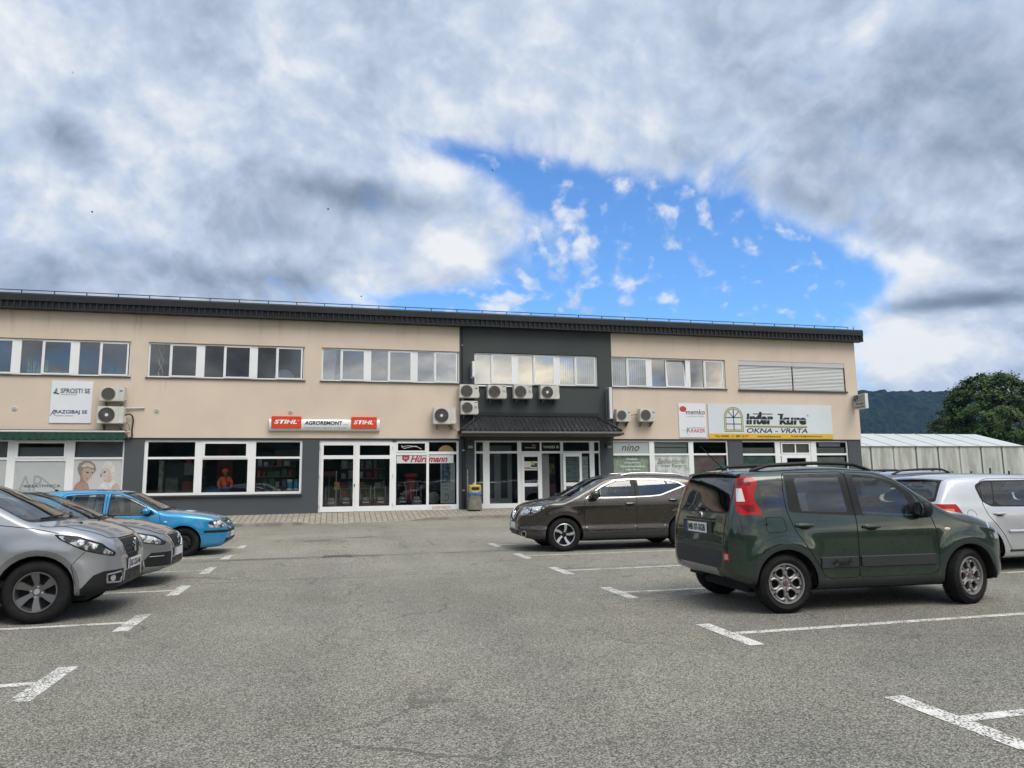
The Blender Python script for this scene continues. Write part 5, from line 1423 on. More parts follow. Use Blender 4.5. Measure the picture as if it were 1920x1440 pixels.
    for j in range(21):
        y = -0.60 + 1.2 * j / 20; p = c.on_top(-0.33, y); lip = c.on_top(-0.40, y)
        v += [tuple(p + Vector((0, 0, 0.004))), (-0.475 + 0.05 * (y / 0.6) ** 2, y, p.z - 0.012), (-0.46 + 0.05 * (y / 0.6) ** 2, y, p.z - 0.035), (-0.40, y, p.z - 0.03)]
    for j in range(20):
        for t in range(4): f.append((j * 4 + t, j * 4 + (t + 1) % 4, j * 4 + 4 + (t + 1) % 4, j * 4 + 4 + t))
    f += [(0, 1, 2, 3), (80, 81, 82, 83)]
    c.add(MB().add(v, f), 'spoiler', P, c.body)
    c.rails(-0.22, 1.30, 0.555, TRIM, 0.05, 0.021)
    c.antenna(-0.22, 0.05, 0.42, -0.72)
    c.wheels('petal', R(16)); c.arches(0.362)
    c.cabin(-0.45, 1.9, 0.42, [(0.25, 0.70, 0.10), (1.05, 0.68, 0.10)], 1, (1.62, 2.05, 0.99))
    c.add(MB().box(1.46, 1.50, -0.13, 0.13, 1.33, 1.41), 'rear_view_mirror', CABIN, bevel=0.02)
    c.add(MB().box(1.30, 1.34, -0.66, -0.40, 1.34, 1.44), 'sun_visor', CABIN, bevel=0.02)
    c.add(MB().box(-0.30, 2.70, -0.52, 0.52, 0.19, 0.34), 'underbody', UNDER, smooth=False)  # box set low to deepen the shade under the car
    c.wiper([(-0.05, 1.10), (-0.55, 1.14)])
    return c
Car.XM = staticmethod(lambda x: x if x > -0.30 else -0.30 + (x + 0.30) * 0.84)
green_hatch()
Car.XM = staticmethod(lambda x: x)
# ================================================================== brown crossover on the right, facing left
def brown_crossover():
    P = car_paint('paint_brown', (0.040, 0.033, 0.027), 0.55, 0.26)
    wb = 2.646
    c = Car(dict(wb=wb, halfw=0.903, tyre=(0.345, 0.215, 0.225), inset=0.03, paint=P,
        zt=[(-0.86, 0.60), (-0.845, 0.78), (-0.81, 0.95), (-0.74, 1.08), (-0.60, 1.26), (-0.44, 1.40), (-0.37, 1.475), (-0.31, 1.515), (0.15, 1.565), (0.9, 1.592), (1.35, 1.58), (1.70, 1.525), (2.1, 1.345), (2.5, 1.15), (2.66, 1.09), (2.85, 1.07), (3.15, 1.015), (3.35, 0.94), (3.46, 0.85), (3.52, 0.70), (3.545, 0.56)],
        zb=[(-0.86, 0.45), (-0.7, 0.36), (-0.4, 0.28), (0.3, 0.235), (2.2, 0.235), (3.0, 0.25), (3.35, 0.27), (3.545, 0.38)],
        w=[(-0.86, 0.60), (-0.84, 0.68), (-0.78, 0.77), (-0.65, 0.835), (-0.4, 0.875), (0.0, 0.893), (1.3, 0.895), (2.6, 0.897), (2.9, 0.88), (3.15, 0.825), (3.33, 0.735), (3.45, 0.63), (3.52, 0.52), (3.545, 0.44)],
        G=[(0.22, 0.95), (0.36, 0.985), (0.45, 0.985), (0.53, 0.955), (0.66, 0.972), (0.80, 0.992), (0.92, 1.0), (1.00, 0.985), (1.10, 0.945), (1.25, 0.885), (1.40, 0.82), (1.52, 0.76), (1.62, 0.70)],
        r=[(-0.86, 0.05), (-0.5, 0.07), (-0.3, 0.10), (1.4, 0.10), (1.7, 0.06), (2.5, 0.05), (2.8, 0.09), (3.4, 0.10), (3.545, 0.06)],
        c=[(-0.86, 0.02), (-0.4, 0.05), (0.0, 0.04), (1.5, 0.045), (1.9, 0.085), (2.6, 0.085), (2.9, 0.06), (3.4, 0.07), (3.545, 0.03)],
        flare=[(0.0, 0.345, 0.46, 0.022), (wb, 0.345, 0.46, 0.024)]))
    DARKP = mat('cladding_dark', (0.030, 0.030, 0.031), 0.5)
    c.carve('rear_bumper', P, c.side([(-0.95, 0.2), (-0.33, 0.2), (-0.36, 0.66), (-0.44, 0.76), (-0.95, 0.76)], 0))
    c.carve('front_bumper', P, c.side([(3.7, 0.2), (3.08, 0.2), (3.04, 0.66), (3.20, 0.735), (3.7, 0.735)], 0))
    FD = [(1.075, 0.36), (2.14, 0.36), (2.20, 0.44), (2.215, 0.80), (2.20, 1.06), (2.05, 1.19), (1.80, 1.36), (1.55, 1.47), (1.06, 1.50)]
    RDr = [(1.075, 0.36), (0.50, 0.36), (0.36, 0.62), (0.08, 0.93), (-0.02, 1.15), (0.0, 1.30), (0.22, 1.44), (0.5, 1.48), (1.06, 1.50)]
    D = doors(c, [FD, RDr])
    CH = [(2.185, 1.075), (2.02, 1.195), (1.80, 1.325), (1.50, 1.448), (1.15, 1.472), (0.30, 1.452), (0.05, 1.39), (-0.095, 1.315), (-0.06, 1.295), (0.50, 1.112), (0.75, 1.092), (1.3, 1.075)]
    WT = [(2.12, 1.095), (1.98, 1.195), (1.78, 1.31), (1.49, 1.428), (1.15, 1.452), (0.30, 1.430), (0.07, 1.372), (-0.045, 1.318), (0.515, 1.132), (0.76, 1.110), (1.3, 1.095)]
    for sgn in (-1, 1):
        c.carve('window_strip', mat('satin_chrome', (0.55, 0.56, 0.57), 0.28, metal=1.0), c.side(CH, sgn), SIDESEL(sgn))
        c.carve('window_trim', TRIM, c.side(WT, sgn), SIDESEL(sgn))
        c.carve('side_window', CARGL, c.side([(2.06, 1.115), (1.96, 1.19), (1.77, 1.297), (1.48, 1.413), (1.15, 1.437), (1.14, 1.11)], sgn), SIDESEL(sgn), parent=D[sgn][0])
        c.carve('side_window', CARGLD, c.side([(0.99, 1.44), (0.98, 1.112), (0.77, 1.122), (0.53, 1.143), (0.29, 1.224), (0.375, 1.418)], sgn), SIDESEL(sgn), parent=D[sgn][1])
        c.carve('quarter_window', CARGLD, c.side([(0.34, 1.415), (0.30, 1.412), (0.10, 1.362), (0.0, 1.318), (0.255, 1.236)], sgn), SIDESEL(sgn))
    screen(c, [(-0.70, 1.07), (0.70, 1.07), (0.56, 1.44), (-0.56, 1.44)], False, CARGLD, (-0.95, -0.34))
    for sgn in (-1, 1):
        c.carve('tail_light', REDL, [PL((0, 0, 0.88), (0, 0, -1)), PL((0, 0, 1.10), (0, 0, 1)), PL((-0.52, 0, 0), (1, 0, 0)), PL((0, sgn * 0.52, 0), (0, -sgn, 0))], lambda ce, n: n.z < 0.8)
    screen(c, [(-0.78, 1.085), (0.78, 1.085), (0.60, 1.53), (-0.60, 1.53)], True)
    for sgn in (-1, 1):
        h_ = c.carve('headlight', HEADL, c.side(c.rnd([(3.60, 0.74), (3.60, 0.83), (3.42, 0.90), (2.98, 0.945), (3.05, 0.88), (3.30, 0.745)], 0.03), sgn, 0.40), lambda ce, n: n.x > 0.05 or n.y * sgn > 0.2)
    c.carve('grille', TRIM, c.face(c.rnd([(-0.40, 0.88), (0.40, 0.88), (0.34, 0.66), (-0.34, 0.66)], 0.04)), lambda ce, n: n.x > 0.1)
    c.carve('lower_grille', TRIM, c.face(c.rnd([(-0.50, 0.44), (0.50, 0.44), (0.42, 0.31), (-0.42, 0.31)], 0.04)), lambda ce, n: n.x > 0.1)
    for ax in (0.0, wb):
        for sgn in (-1, 1):
            c.carve('arch_trim', car_paint('arch_brown', (0.040, 0.034, 0.030), 0.4, 0.42), c.side(c.circ(ax, 0.35, 0.475), sgn, 0.45), lambda ce, n: abs(n.y) > 0.15)
            c.carve('', None, c.side(c.circ(ax, 0.35, 0.395), sgn, 0.45), lambda ce, n: abs(n.y) > 0.1 or n.z < 0, delete=True)
    for sgn in (-1, 1):
        c.carve('sill_trim', DARKP, c.side([(0.30, 0.2), (2.30, 0.2), (2.25, 0.40), (0.42, 0.40)], sgn, 0.4), lambda ce, n: True)
        c.carve('bumper_trim', DARKP, c.side([(3.7, 0.2), (3.0, 0.2), (3.0, 0.335), (3.7, 0.335)], sgn, 0.05), lambda ce, n: True)
    root = c.finish('parked_car', 'dark brown crossover facing left in front of the entrance, chrome strip around its windows', 'car', (7.33, 15.20, 0.0), R(177.2), 'parked cars')
    dr = c.obj('door')
    for i, sgn in enumerate((-1, 1)):
        seams(c, [FD, RDr], sgn, dr[2 * i:2 * i + 2])
        c.handle(1.22, 0.945, sgn, P, dr[2 * i]); c.handle(0.22 + 0.02, 1.005, sgn, P, dr[2 * i + 1])
        c.mirror(2.02, 1.12, sgn, (0.085, 0.115, 0.085), P, 0.11)
        # projector lenses and fog lamp ring
        for x, z, r_ in ((3.22, 0.845, 0.035), (3.36, 0.81, 0.03)):
            p = c.on_side(x, z, sgn)
            if p: c.add(MB().lathe([(0, 0.012), (r_ * 0.7, 0.008), (r_, -0.01)], tuple(p), (0.8, sgn * 0.8, 0.1), 16), 'lamp_lens', REFL, c.obj('headlight')[i if len(c.obj('headlight')) > 1 else 0])
        p = c.on_front(sgn * 0.62, 0.365)
        fo = c.add(MB().lathe([(0.066, -0.01), (0.066, 0.014), (0.052, 0.014), (0.048, -0.01)], tuple(p), (1, sgn * 0.9, 0), 20), 'fog_ring', CHROME, c.body)
        c.add(MB().lathe([(0, 0.004), (0.05, 0.004)], tuple(p), (1, sgn * 0.9, 0), 16), 'fog_lamp', TRIM, fo)
        c.strip('headlight_edge', [(3.03, 0.945), (3.42, 0.905)], GAP, 0.004, c.body, 'side', sgn)
        c.strip('wing_gap', [(2.2, 1.08), (2.6, 1.045), (3.0, 0.965)], GAP, 0.0035, c.body, 'side', sgn)
        p0 = [(-0.36, 0.70), (-0.2, 0.85)]
    # V shaped bright grille surround with badge
    for sgn in (-1, 1): c.strip('grille_chrome', [(sgn * 0.30, 0.86), (sgn * 0.11, 0.69), (0.0, 0.66)], CHROME, 0.016, c.body, 'front', off=0.006)
    p = c.on_front(0, 0.77)
    e = c.add(MB().lathe([(0.062, -0.004), (0.062, 0.014), (0.050, 0.014), (0.050, -0.004)], tuple(p + Vector((0.012, 0, 0))), (1, 0, 0.15), 24), 'emblem', CHROME, c.body)
    c.add(MB().box(p.x + 0.014, p.x + 0.026, -0.075, 0.075, 0.757, 0.783), 'emblem_bar', CHROME, e, smooth=False)
    p = c.on_front(0, 0.53)
    c.plate((p.x + 0.01, 0, 0.53), 1, '', 0.52, 0.115)
    c.rails(-0.15, 1.30, 0.60, mat('rail_silver', (0.50, 0.50, 0.50), 0.3, metal=0.7), 0.035, 0.017)
    # rear spoiler
    v = []; f = []
    for j in range(17):
        y = -0.62 + 1.24 * j / 16; p = c.on_top(-0.27, y); k_ = 0.07 * (y / 0.62) ** 2
        v += [tuple(p + Vector((0, 0, 0.006))), (-0.43 + k_, y, p.z - 0.02), (-0.42 + k_, y, p.z - 0.045), (-0.30, y, p.z - 0.03)]
    for j in range(16):
        for t in range(4): f.append((j * 4 + t, j * 4 + (t + 1) % 4, j * 4 + 4 + (t + 1) % 4, j * 4 + 4 + t))
    f += [(0, 1, 2, 3), (64, 65, 66, 67)]
    c.add(MB().add(v, f), 'spoiler', P, c.body)
    c.wheels('blade5'); c.arches(0.395)
    c.cabin(-0.5, 2.4, 0.45, [(0.35, 0.68, 0.10), (1.25, 0.66, 0.10)], 1, (1.85, 2.35, 1.02))
    c.add(MB().box(-0.4, 3.1, -0.6, 0.6, 0.19, 0.36), 'underbody', UNDER, smooth=False)  # hangs low so the ground beneath darkens more
    c.wiper([(-0.05, 1.11), (-0.62, 1.15)])
brown_crossover()

# ================================================================== silver grey compact crossover, nearest on the left
def grey_suv(paint, name_label, loc, rz, detail=True, zs=1.0, rails=False, xs=1.0):
    P = paint; wb = 2.538
    c = Car(dict(wb=wb, halfw=0.87, tyre=(0.33, 0.205, 0.213), inset=0.03, paint=P,
        zt=[(-0.79, 0.60), (-0.775, 0.78), (-0.73, 0.98), (-0.66, 1.10), (-0.52, 1.30), (-0.40, 1.43), (-0.33, 1.485), (0.0, 1.52), (0.85, 1.556), (1.35, 1.54), (1.65, 1.49), (2.05, 1.31), (2.45, 1.11), (2.58, 1.065), (2.75, 1.04), (2.95, 0.985), (3.12, 0.92), (3.23, 0.855), (3.29, 0.80), (3.325, 0.70), (3.34, 0.60), (3.345, 0.55)],
        zb=[(-0.79, 0.45), (-0.6, 0.34), (-0.2, 0.25), (2.0, 0.24), (2.75, 0.255), (3.05, 0.27), (3.25, 0.29), (3.345, 0.34)],
        w=[(-0.79, 0.56), (-0.77, 0.66), (-0.70, 0.75), (-0.55, 0.82), (-0.3, 0.855), (0.0, 0.865), (2.5, 0.865), (2.75, 0.855), (2.95, 0.825), (3.10, 0.775), (3.22, 0.70), (3.29, 0.61), (3.33, 0.52), (3.345, 0.44)],
        G=[(0.22, 0.95), (0.36, 0.985), (0.50, 0.985), (0.65, 0.985), (0.80, 1.0), (0.92, 0.99), (1.00, 0.975), (1.10, 0.94), (1.25, 0.885), (1.40, 0.82), (1.50, 0.765), (1.6, 0.70)],
        r=[(-0.79, 0.05), (-0.4, 0.07), (1.4, 0.10), (1.7, 0.06), (2.4, 0.05), (2.7, 0.09), (3.2, 0.08), (3.345, 0.05)],
        c=[(-0.79, 0.02), (-0.3, 0.05), (1.4, 0.045), (1.8, 0.09), (2.5, 0.09), (2.75, 0.055), (3.2, 0.045), (3.345, 0.03)],
        flare=[(0.0, 0.33, 0.44, 0.018), (wb, 0.33, 0.44, 0.024)]))
    c.carve('front_bumper', P, c.side([(3.6, 0.2), (2.86, 0.2), (2.84, 0.60), (3.02, 0.69), (3.6, 0.69)], 0))
    FD = [(1.05, 0.36), (2.05, 0.36), (2.11, 0.44), (2.12, 0.80), (2.09, 1.05), (1.95, 1.18), (1.72, 1.34), (1.48, 1.44), (1.04, 1.475)]
    RDr = [(1.05, 0.36), (0.48, 0.36), (0.36, 0.60), (0.10, 0.90), (0.02, 1.10), (0.05, 1.40), (0.25, 1.455), (1.04, 1.475)]
    D = doors(c, [FD, RDr])
    for sgn in (-1, 1):
        c.carve('window_trim', TRIM, c.side([(2.06, 1.065), (1.93, 1.175), (1.70, 1.315), (1.46, 1.415), (1.1, 1.445), (0.2, 1.425), (-0.05, 1.37), (-0.10, 1.33), (0.10, 1.11), (1.0, 1.07)], sgn), SIDESEL(sgn))
        c.carve('side_window', CARGL, c.side([(1.86, 1.09), (1.90, 1.165), (1.68, 1.30), (1.44, 1.397), (1.12, 1.424), (1.10, 1.09)], sgn), SIDESEL(sgn), parent=D[sgn][0])
        c.carve('side_window', CARGLD, c.side([(1.0, 1.424), (0.98, 1.095), (0.20, 1.125), (0.12, 1.20), (0.22, 1.41)], sgn), SIDESEL(sgn), parent=D[sgn][1])
    screen(c, [(-0.66, 1.08), (0.66, 1.08), (0.54, 1.46), (-0.54, 1.46)], False, CARGLD, (-0.9, -0.30))
    for sgn in (-1, 1):
        c.carve('tail_light', REDL, [PL((0, 0, 0.88), (0, 0, -1)), PL((0, 0, 1.06), (0, 0, 1)), PL((-0.50, 0, 0), (1, 0, 0)), PL((0, sgn * 0.50, 0), (0, -sgn, 0))], lambda ce, n: n.z < 0.8)
    screen(c, [(-0.76, 1.055), (0.76, 1.055), (0.58, 1.50), (-0.58, 1.50)], True)
    for sgn in (-1, 1):
        c.carve('headlight_surround', TRIM, c.side(c.rnd([(3.285, 0.66), (3.30, 0.70), (3.17, 0.815), (2.92, 0.905), (2.68, 0.93), (2.74, 0.87), (3.0, 0.74)], 0.02), sgn, 0.36), lambda ce, n: n.x > 0.03 or n.y * sgn > 0.2)
        c.carve('headlight', HEADL, c.side(c.rnd([(3.26, 0.675), (3.275, 0.705), (3.15, 0.80), (2.91, 0.888), (2.72, 0.915), (2.77, 0.868), (3.0, 0.758)], 0.02), sgn, 0.38), lambda ce, n: n.x > 0.03 or n.y * sgn > 0.2)
        c.carve('bumper_lip', TRIM, c.side([(3.6, 0.2), (2.80, 0.2), (2.86, 0.31), (3.0, 0.355), (3.6, 0.37)], sgn, 0.0), lambda ce, n: True)
        c.carve('bumper_vent', TRIM, c.side([(2.99, 0.35), (3.10, 0.475), (3.20, 0.51), (3.6, 0.52), (3.6, 0.35)], sgn, 0.40), lambda ce, n: True)
    c.carve('lower_grille', TRIM, c.face(c.rnd([(-0.36, 0.34), (0.36, 0.34), (0.33, 0.475), (-0.33, 0.475)], 0.02)), lambda ce, n: n.x > 0.1)
    for sgn in (-1, 1):
        pass
    c.carve('grille', TRIM, c.face(c.rnd([(-0.36, 0.835), (0.36, 0.835), (0.31, 0.70), (0.20, 0.60), (-0.20, 0.60), (-0.31, 0.70)], 0.03)), lambda ce, n: n.x > 0.1)
    for ax in (0.0, wb):
        for sgn in (-1, 1):
            c.carve('arch_trim', car_paint('arch_grey', (0.16, 0.16, 0.165), 0.4, 0.45) if detail else TRIM, c.side(c.circ(ax, 0.335, 0.438), sgn, 0.45), lambda ce, n: abs(n.y) > 0.15)
            c.carve('', None, c.side(c.circ(ax, 0.335, 0.378), sgn, 0.45), lambda ce, n: abs(n.y) > 0.1 or n.z < 0, delete=True)
        # lower black lip
    for sgn in (-1, 1): c.carve('sill_trim', TRIM, c.side([(0.30, 0.2), (2.2, 0.2), (2.16, 0.38), (0.40, 0.38)], sgn, 0.4), lambda ce, n: True)
    root = c.finish('parked_car', name_label, 'car', loc, rz, 'parked cars', zs=zs)
    dr = c.obj('door')
    for i, sgn in enumerate((-1, 1)):
        seams(c, [FD, RDr], sgn, dr[2 * i:2 * i + 2])
        c.handle(1.2, 0.93, sgn, P, dr[2 * i]); c.handle(0.25, 0.95, sgn, P, dr[2 * i + 1])
        c.mirror(1.90, 1.08, sgn, (0.085, 0.11, 0.08), TRIM if detail else P, 0.10)
        if detail:
            hl = c.obj('headlight'); hl = hl[i if len(hl) > 1 else 0]
            for x, z, r_ in ((2.96, 0.835, 0.058), (3.10, 0.785, 0.045)):
                p = c.on_side(x, z, sgn)
                c.add(MB().lathe([(0, 0.012), (r_ * 0.5, 0.009), (r_ * 0.72, -0.008)], tuple(p), (0.6, sgn * 0.8, 0.2), 18), 'lamp_lens', REFL, hl)
            q = [c.on_side(x, z, sgn, -0.012) for x, z in c.dense([(2.86, 0.885), (3.0, 0.86), (3.17, 0.775), (3.26, 0.70)])]
            c.add(MB().tube(q, 0.010, 6), 'running_light', REFL, hl)
            q = [c.on_side(x, z, sgn, -0.02) for x, z in c.dense([(3.22, 0.69), (3.28, 0.68)])]
            c.strip('wing_gap', [(2.05, 1.05), (2.45, 1.0), (2.72, 0.94)], GAP, 0.0045, c.body, 'side', sgn)
            c.strip('bumper_gap', [(2.93, 0.37), (2.87, 0.60), (3.0, 0.73)], GAP, 0.0035, c.body, 'side', sgn)
            c.strip('bonnet_gap', [(2.50, sgn * 0.735), (2.9, sgn * 0.69), (3.18, sgn * 0.56), (3.24, sgn * 0.30), (3.25, 0)], GAP, 0.0045, c.body, 'top')
            fo = [c.on_front(y, z, 0.008) for y, z in c.dense([(sgn * 0.68, 0.39), (sgn * 0.68, 0.47), (sgn * 0.50, 0.485), (sgn * 0.46, 0.44), (sgn * 0.50, 0.37), (sgn * 0.68, 0.385)], 0.04)]
            fo = [p for p in fo if p]
            ff = c.add(MB().tube(fo, 0.011, 6), 'fog_surround', ALLOYG, c.body)
            p = c.on_front(sgn * 0.61, 0.425); c.add(MB().lathe([(0, 0.006), (0.035, 0.004), (0.04, -0.01)], tuple(p), (1, sgn * 0.6, 0), 14), 'fog_lamp', REFL, ff)
    if detail:
        gr_ = c.obj('grille')[0]
        for y in [-0.30 + 0.06 * i for i in range(11)]:
            zlo = 0.615 if abs(y) < 0.2 else 0.615 + (abs(y) - 0.2) * 0.9
            c.strip('grille_bar', [(y, zlo), (y, 0.82)], GREYPL, 0.008, gr_, 'front', off=0.004)
        for z in (0.66, 0.71, 0.76): c.strip('grille_bar', [(-0.29, z), (0.29, z)], GREYPL, 0.007, gr_, 'front', off=0.004)
        c.strip('grille_chrome', [(-0.37, 0.85), (-0.2, 0.852), (0.2, 0.852), (0.37, 0.85)], CHROME, 0.014, c.body, 'front', off=0.004)
        # rampant animal badge, simplified silver mark
        p = c.on_front(0, 0.74)
        q = [(p.x + 0.03, y, z) for y, z in ((0.03, 0.665), (0.012, 0.71), (-0.018, 0.735), (-0.012, 0.775), (0.02, 0.79), (-0.005, 0.815))]
        e = c.add(MB().tube(q, [0.012, 0.016, 0.018, 0.018, 0.016, 0.012], 8), 'emblem', CHROME, c.body)
        c.add(MB().tube([q[2], (p.x + 0.03, 0.04, 0.745)], [0.012, 0.007], 6).tube([q[3], (p.x + 0.03, 0.045, 0.765)], [0.010, 0.006], 6), 'emblem_paw', CHROME, e)
        p = c.on_front(0, 0.545)
        c.plate((p.x + 0.012, 0, 0.545), 1, 'SG CR-546', 0.52, 0.115)
        c.wiper([(0.05, 1.075), (0.62, 1.10)]); c.wiper([(-0.55, 1.075), (0.0, 1.095)])
        for sgn in (-1, 1): c.add(MB().ell(tuple(c.on_top(2.78, sgn * 0.33, 0.004)), (0.02, 0.03, 0.010)), 'washer_jet', TRIM, c.body)
    if rails: c.rails(-0.05, 1.30, 0.58, rails, 0.06, 0.022)
    c.wheels('six'); c.arches(0.378)
    c.cabin(-0.5, 2.3, 0.45, [(0.30, 0.66, 0.10), (1.15, 0.64, 0.10)], 1, (1.78, 2.25, 0.98))
    c.add(MB().box(-0.4, 2.95, -0.58, 0.58, 0.19, 0.36), 'underbody', UNDER, smooth=False)  # lowered to deepen the shadow below the body
    return c
Car.XM = staticmethod(lambda x: x if x < 2.85 else 2.85 + (x - 2.85) * 0.86)
grey_suv(car_paint('paint_grey_silver', (0.36, 0.37, 0.39), 0.75, 0.34), 'silver grey crossover at the left edge, its whole front wheel in view', (-5.58, 9.72, 0), 0.0)
grey_suv(car_paint('paint_graphite', (0.085, 0.082, 0.082), 0.6, 0.34), 'dark grey estate behind the green hatchback with dark roof rails', (10.75, 12.75, 0), 0.0, False, 1.005, rails=GREYPL)
grey_suv(car_paint('paint_white', (0.62, 0.64, 0.68), 0.1, 0.3), 'white car farthest in the right row, mostly hidden, black roof rails', (11.6, 15.35, 0), 0.0, False, 1.01, rails=TRIM)

Car.XM = staticmethod(lambda x: x)
# ================================================================== silver estate, second on the left
def silver_hatch():
    P = car_paint('paint_warm_silver', (0.24, 0.245, 0.26), 0.7, 0.33); wb = 2.62
    c = Car(dict(wb=wb, halfw=0.90, tyre=(0.316, 0.205, 0.21), inset=0.03, paint=P,
        zt=[(-0.98, 0.60), (-0.96, 0.80), (-0.90, 0.96), (-0.75, 1.15), (-0.60, 1.30), (-0.48, 1.38), (0.0, 1.43), (0.7, 1.455), (1.2, 1.44), (1.5, 1.39), (1.95, 1.20), (2.40, 1.01), (2.55, 0.985), (2.8, 0.955), (3.05, 0.885), (3.22, 0.81), (3.33, 0.735), (3.38, 0.66), (3.405, 0.58), (3.41, 0.50)],
        zb=[(-0.98, 0.40), (-0.6, 0.28), (0, 0.20), (2.2, 0.19), (2.9, 0.19), (3.25, 0.22), (3.41, 0.30)],
        w=[(-0.98, 0.58), (-0.95, 0.68), (-0.8, 0.80), (-0.4, 0.88), (0.2, 0.895), (2.4, 0.895), (2.8, 0.875), (3.0, 0.825), (3.18, 0.745), (3.30, 0.65), (3.38, 0.54), (3.41, 0.44)],
        G=[(0.18, 0.95), (0.32, 0.985), (0.5, 0.985), (0.7, 1.0), (0.82, 0.99), (0.92, 0.965), (1.05, 0.92), (1.2, 0.865), (1.32, 0.80), (1.42, 0.74), (1.5, 0.70)],
        r=[(-0.98, 0.05), (-0.4, 0.08), (1.2, 0.10), (1.5, 0.06), (2.3, 0.05), (2.6, 0.09), (3.2, 0.09), (3.41, 0.05)],
        c=[(-0.98, 0.02), (-0.3, 0.05), (1.2, 0.045), (1.6, 0.09), (2.4, 0.09), (2.7, 0.065), (3.2, 0.055), (3.41, 0.03)],
        flare=[(0.0, 0.316, 0.40, 0.014), (wb, 0.316, 0.40, 0.016)]))
    c.carve('front_bumper', P, c.side([(3.6, 0.15), (2.98, 0.15), (2.96, 0.55), (3.15, 0.635), (3.6, 0.635)], 0))
    FD = [(1.05, 0.30), (2.12, 0.30), (2.18, 0.40), (2.18, 0.75), (2.12, 0.97), (1.9, 1.12), (1.6, 1.27), (1.35, 1.345), (1.04, 1.375)]
    RDr = [(1.05, 0.30), (0.45, 0.30), (0.30, 0.60), (0.05, 0.85), (-0.02, 1.05), (0.05, 1.30), (0.25, 1.355), (1.04, 1.375)]
    D = doors(c, [FD, RDr])
    for sgn in (-1, 1):
        c.carve('window_trim', TRIM, c.side([(2.06, 0.985), (1.87, 1.115), (1.57, 1.255), (1.33, 1.325), (1.05, 1.35), (0.1, 1.33), (-0.3, 1.25), (-0.42, 1.17), (0.05, 1.02), (1.0, 0.985)], sgn), SIDESEL(sgn))
        c.carve('side_window', CARGL, c.side([(1.92, 1.005), (1.84, 1.10), (1.55, 1.237), (1.31, 1.305), (1.12, 1.325), (1.10, 1.005)], sgn), SIDESEL(sgn), parent=D[sgn][0])
        c.carve('side_window', CARGLD, c.side([(1.0, 1.325), (0.98, 1.008), (0.10, 1.04), (0.02, 1.10), (0.15, 1.31)], sgn), SIDESEL(sgn), parent=D[sgn][1])
    screen(c, [(-0.80, 0.975), (0.80, 0.975), (0.60, 1.40), (-0.60, 1.40)], True)
    for sgn in (-1, 1):
        c.carve('headlight_surround', TRIM, c.side(c.rnd([(3.34, 0.60), (3.37, 0.64), (3.24, 0.745), (2.98, 0.82), (2.82, 0.83), (2.92, 0.75), (3.12, 0.64)], 0.02), sgn, 0.36), lambda ce, n: n.x > 0.03 or n.y * sgn > 0.2)
        c.carve('headlight', HEADL, c.side(c.rnd([(3.32, 0.615), (3.345, 0.64), (3.22, 0.73), (2.98, 0.803), (2.86, 0.813), (2.94, 0.75), (3.12, 0.657)], 0.02), sgn, 0.38), lambda ce, n: n.x > 0.03 or n.y * sgn > 0.2)
        c.carve('bumper_vent', TRIM, c.side([(3.6, 0.30), (3.14, 0.30), (3.12, 0.40), (3.2, 0.50), (3.6, 0.50)], sgn, 0.42), lambda ce, n: n.x > 0.05 or n.y * sgn > 0.3)
    c.carve('grille', TRIM, c.face(c.rnd([(-0.38, 0.735), (0.38, 0.735), (0.33, 0.62), (0.24, 0.54), (-0.24, 0.54), (-0.33, 0.62)], 0.03)), lambda ce, n: n.x > 0.1)
    c.carve('lower_grille', TRIM, c.face(c.rnd([(-0.36, 0.40), (0.36, 0.40), (0.40, 0.30), (-0.40, 0.30)], 0.03)), lambda ce, n: n.x > 0.1)
    for ax in (0.0, wb):
        for sgn in (-1, 1):
            c.carve('', None, c.side(c.circ(ax, 0.32, 0.352), sgn, 0.45), lambda ce, n: abs(n.y) > 0.1 or n.z < 0, delete=True)
    c.finish('parked_car', 'warm silver estate between the grey crossover and the blue hatchback', 'car', (-5.70, 12.22, 0), 0.0, 'parked cars', zs=0.975)
    dr = c.obj('door')
    for i, sgn in enumerate((-1, 1)):
        seams(c, [FD, RDr], sgn, dr[2 * i:2 * i + 2])
        c.handle(1.2, 0.85, sgn, P, dr[2 * i]); c.handle(0.2, 0.87, sgn, P, dr[2 * i + 1])
        c.mirror(1.93, 1.0, sgn, (0.085, 0.11, 0.075), P, 0.10)
        hl = c.obj('headlight'); hl = hl[i if len(hl) > 1 else 0]
        for x, z, r_ in ((3.10, 0.735, 0.05), (3.24, 0.69, 0.045)):
            p = c.on_side(x, z, sgn); c.add(MB().lathe([(0, 0.012), (r_ * 0.5, 0.009), (r_ * 0.72, -0.008)], tuple(p), (0.6, sgn * 0.8, 0.2), 18), 'lamp_lens', REFL, hl)
        c.strip('bonnet_gap', [(2.50, sgn * 0.76), (2.9, sgn * 0.72), (3.2, sgn * 0.58), (3.31, sgn * 0.40), (3.35, 0)], GAP, 0.004, c.body, 'top')
        q = [c.on_side(x, z, sgn, 0.006) for x, z in c.dense([(3.18, 0.445), (3.34, 0.445)], 0.05)]
        c.add(MB().tube([p for p in q if p], 0.009, 6), 'vent_blade', ALLOYG, c.body)
    gr_ = c.obj('grille')[0]
    for y in [-0.30 + 0.075 * i for i in range(9)]: c.strip('grille_bar', [(y, 0.565 if abs(y) < 0.25 else 0.62), (y, 0.72)], GREYPL, 0.008, gr_, 'front', off=0.004)
    c.strip('grille_chrome', [(-0.39, 0.745), (0.0, 0.755), (0.39, 0.745)], CHROME, 0.013, c.body, 'front', off=0.004)
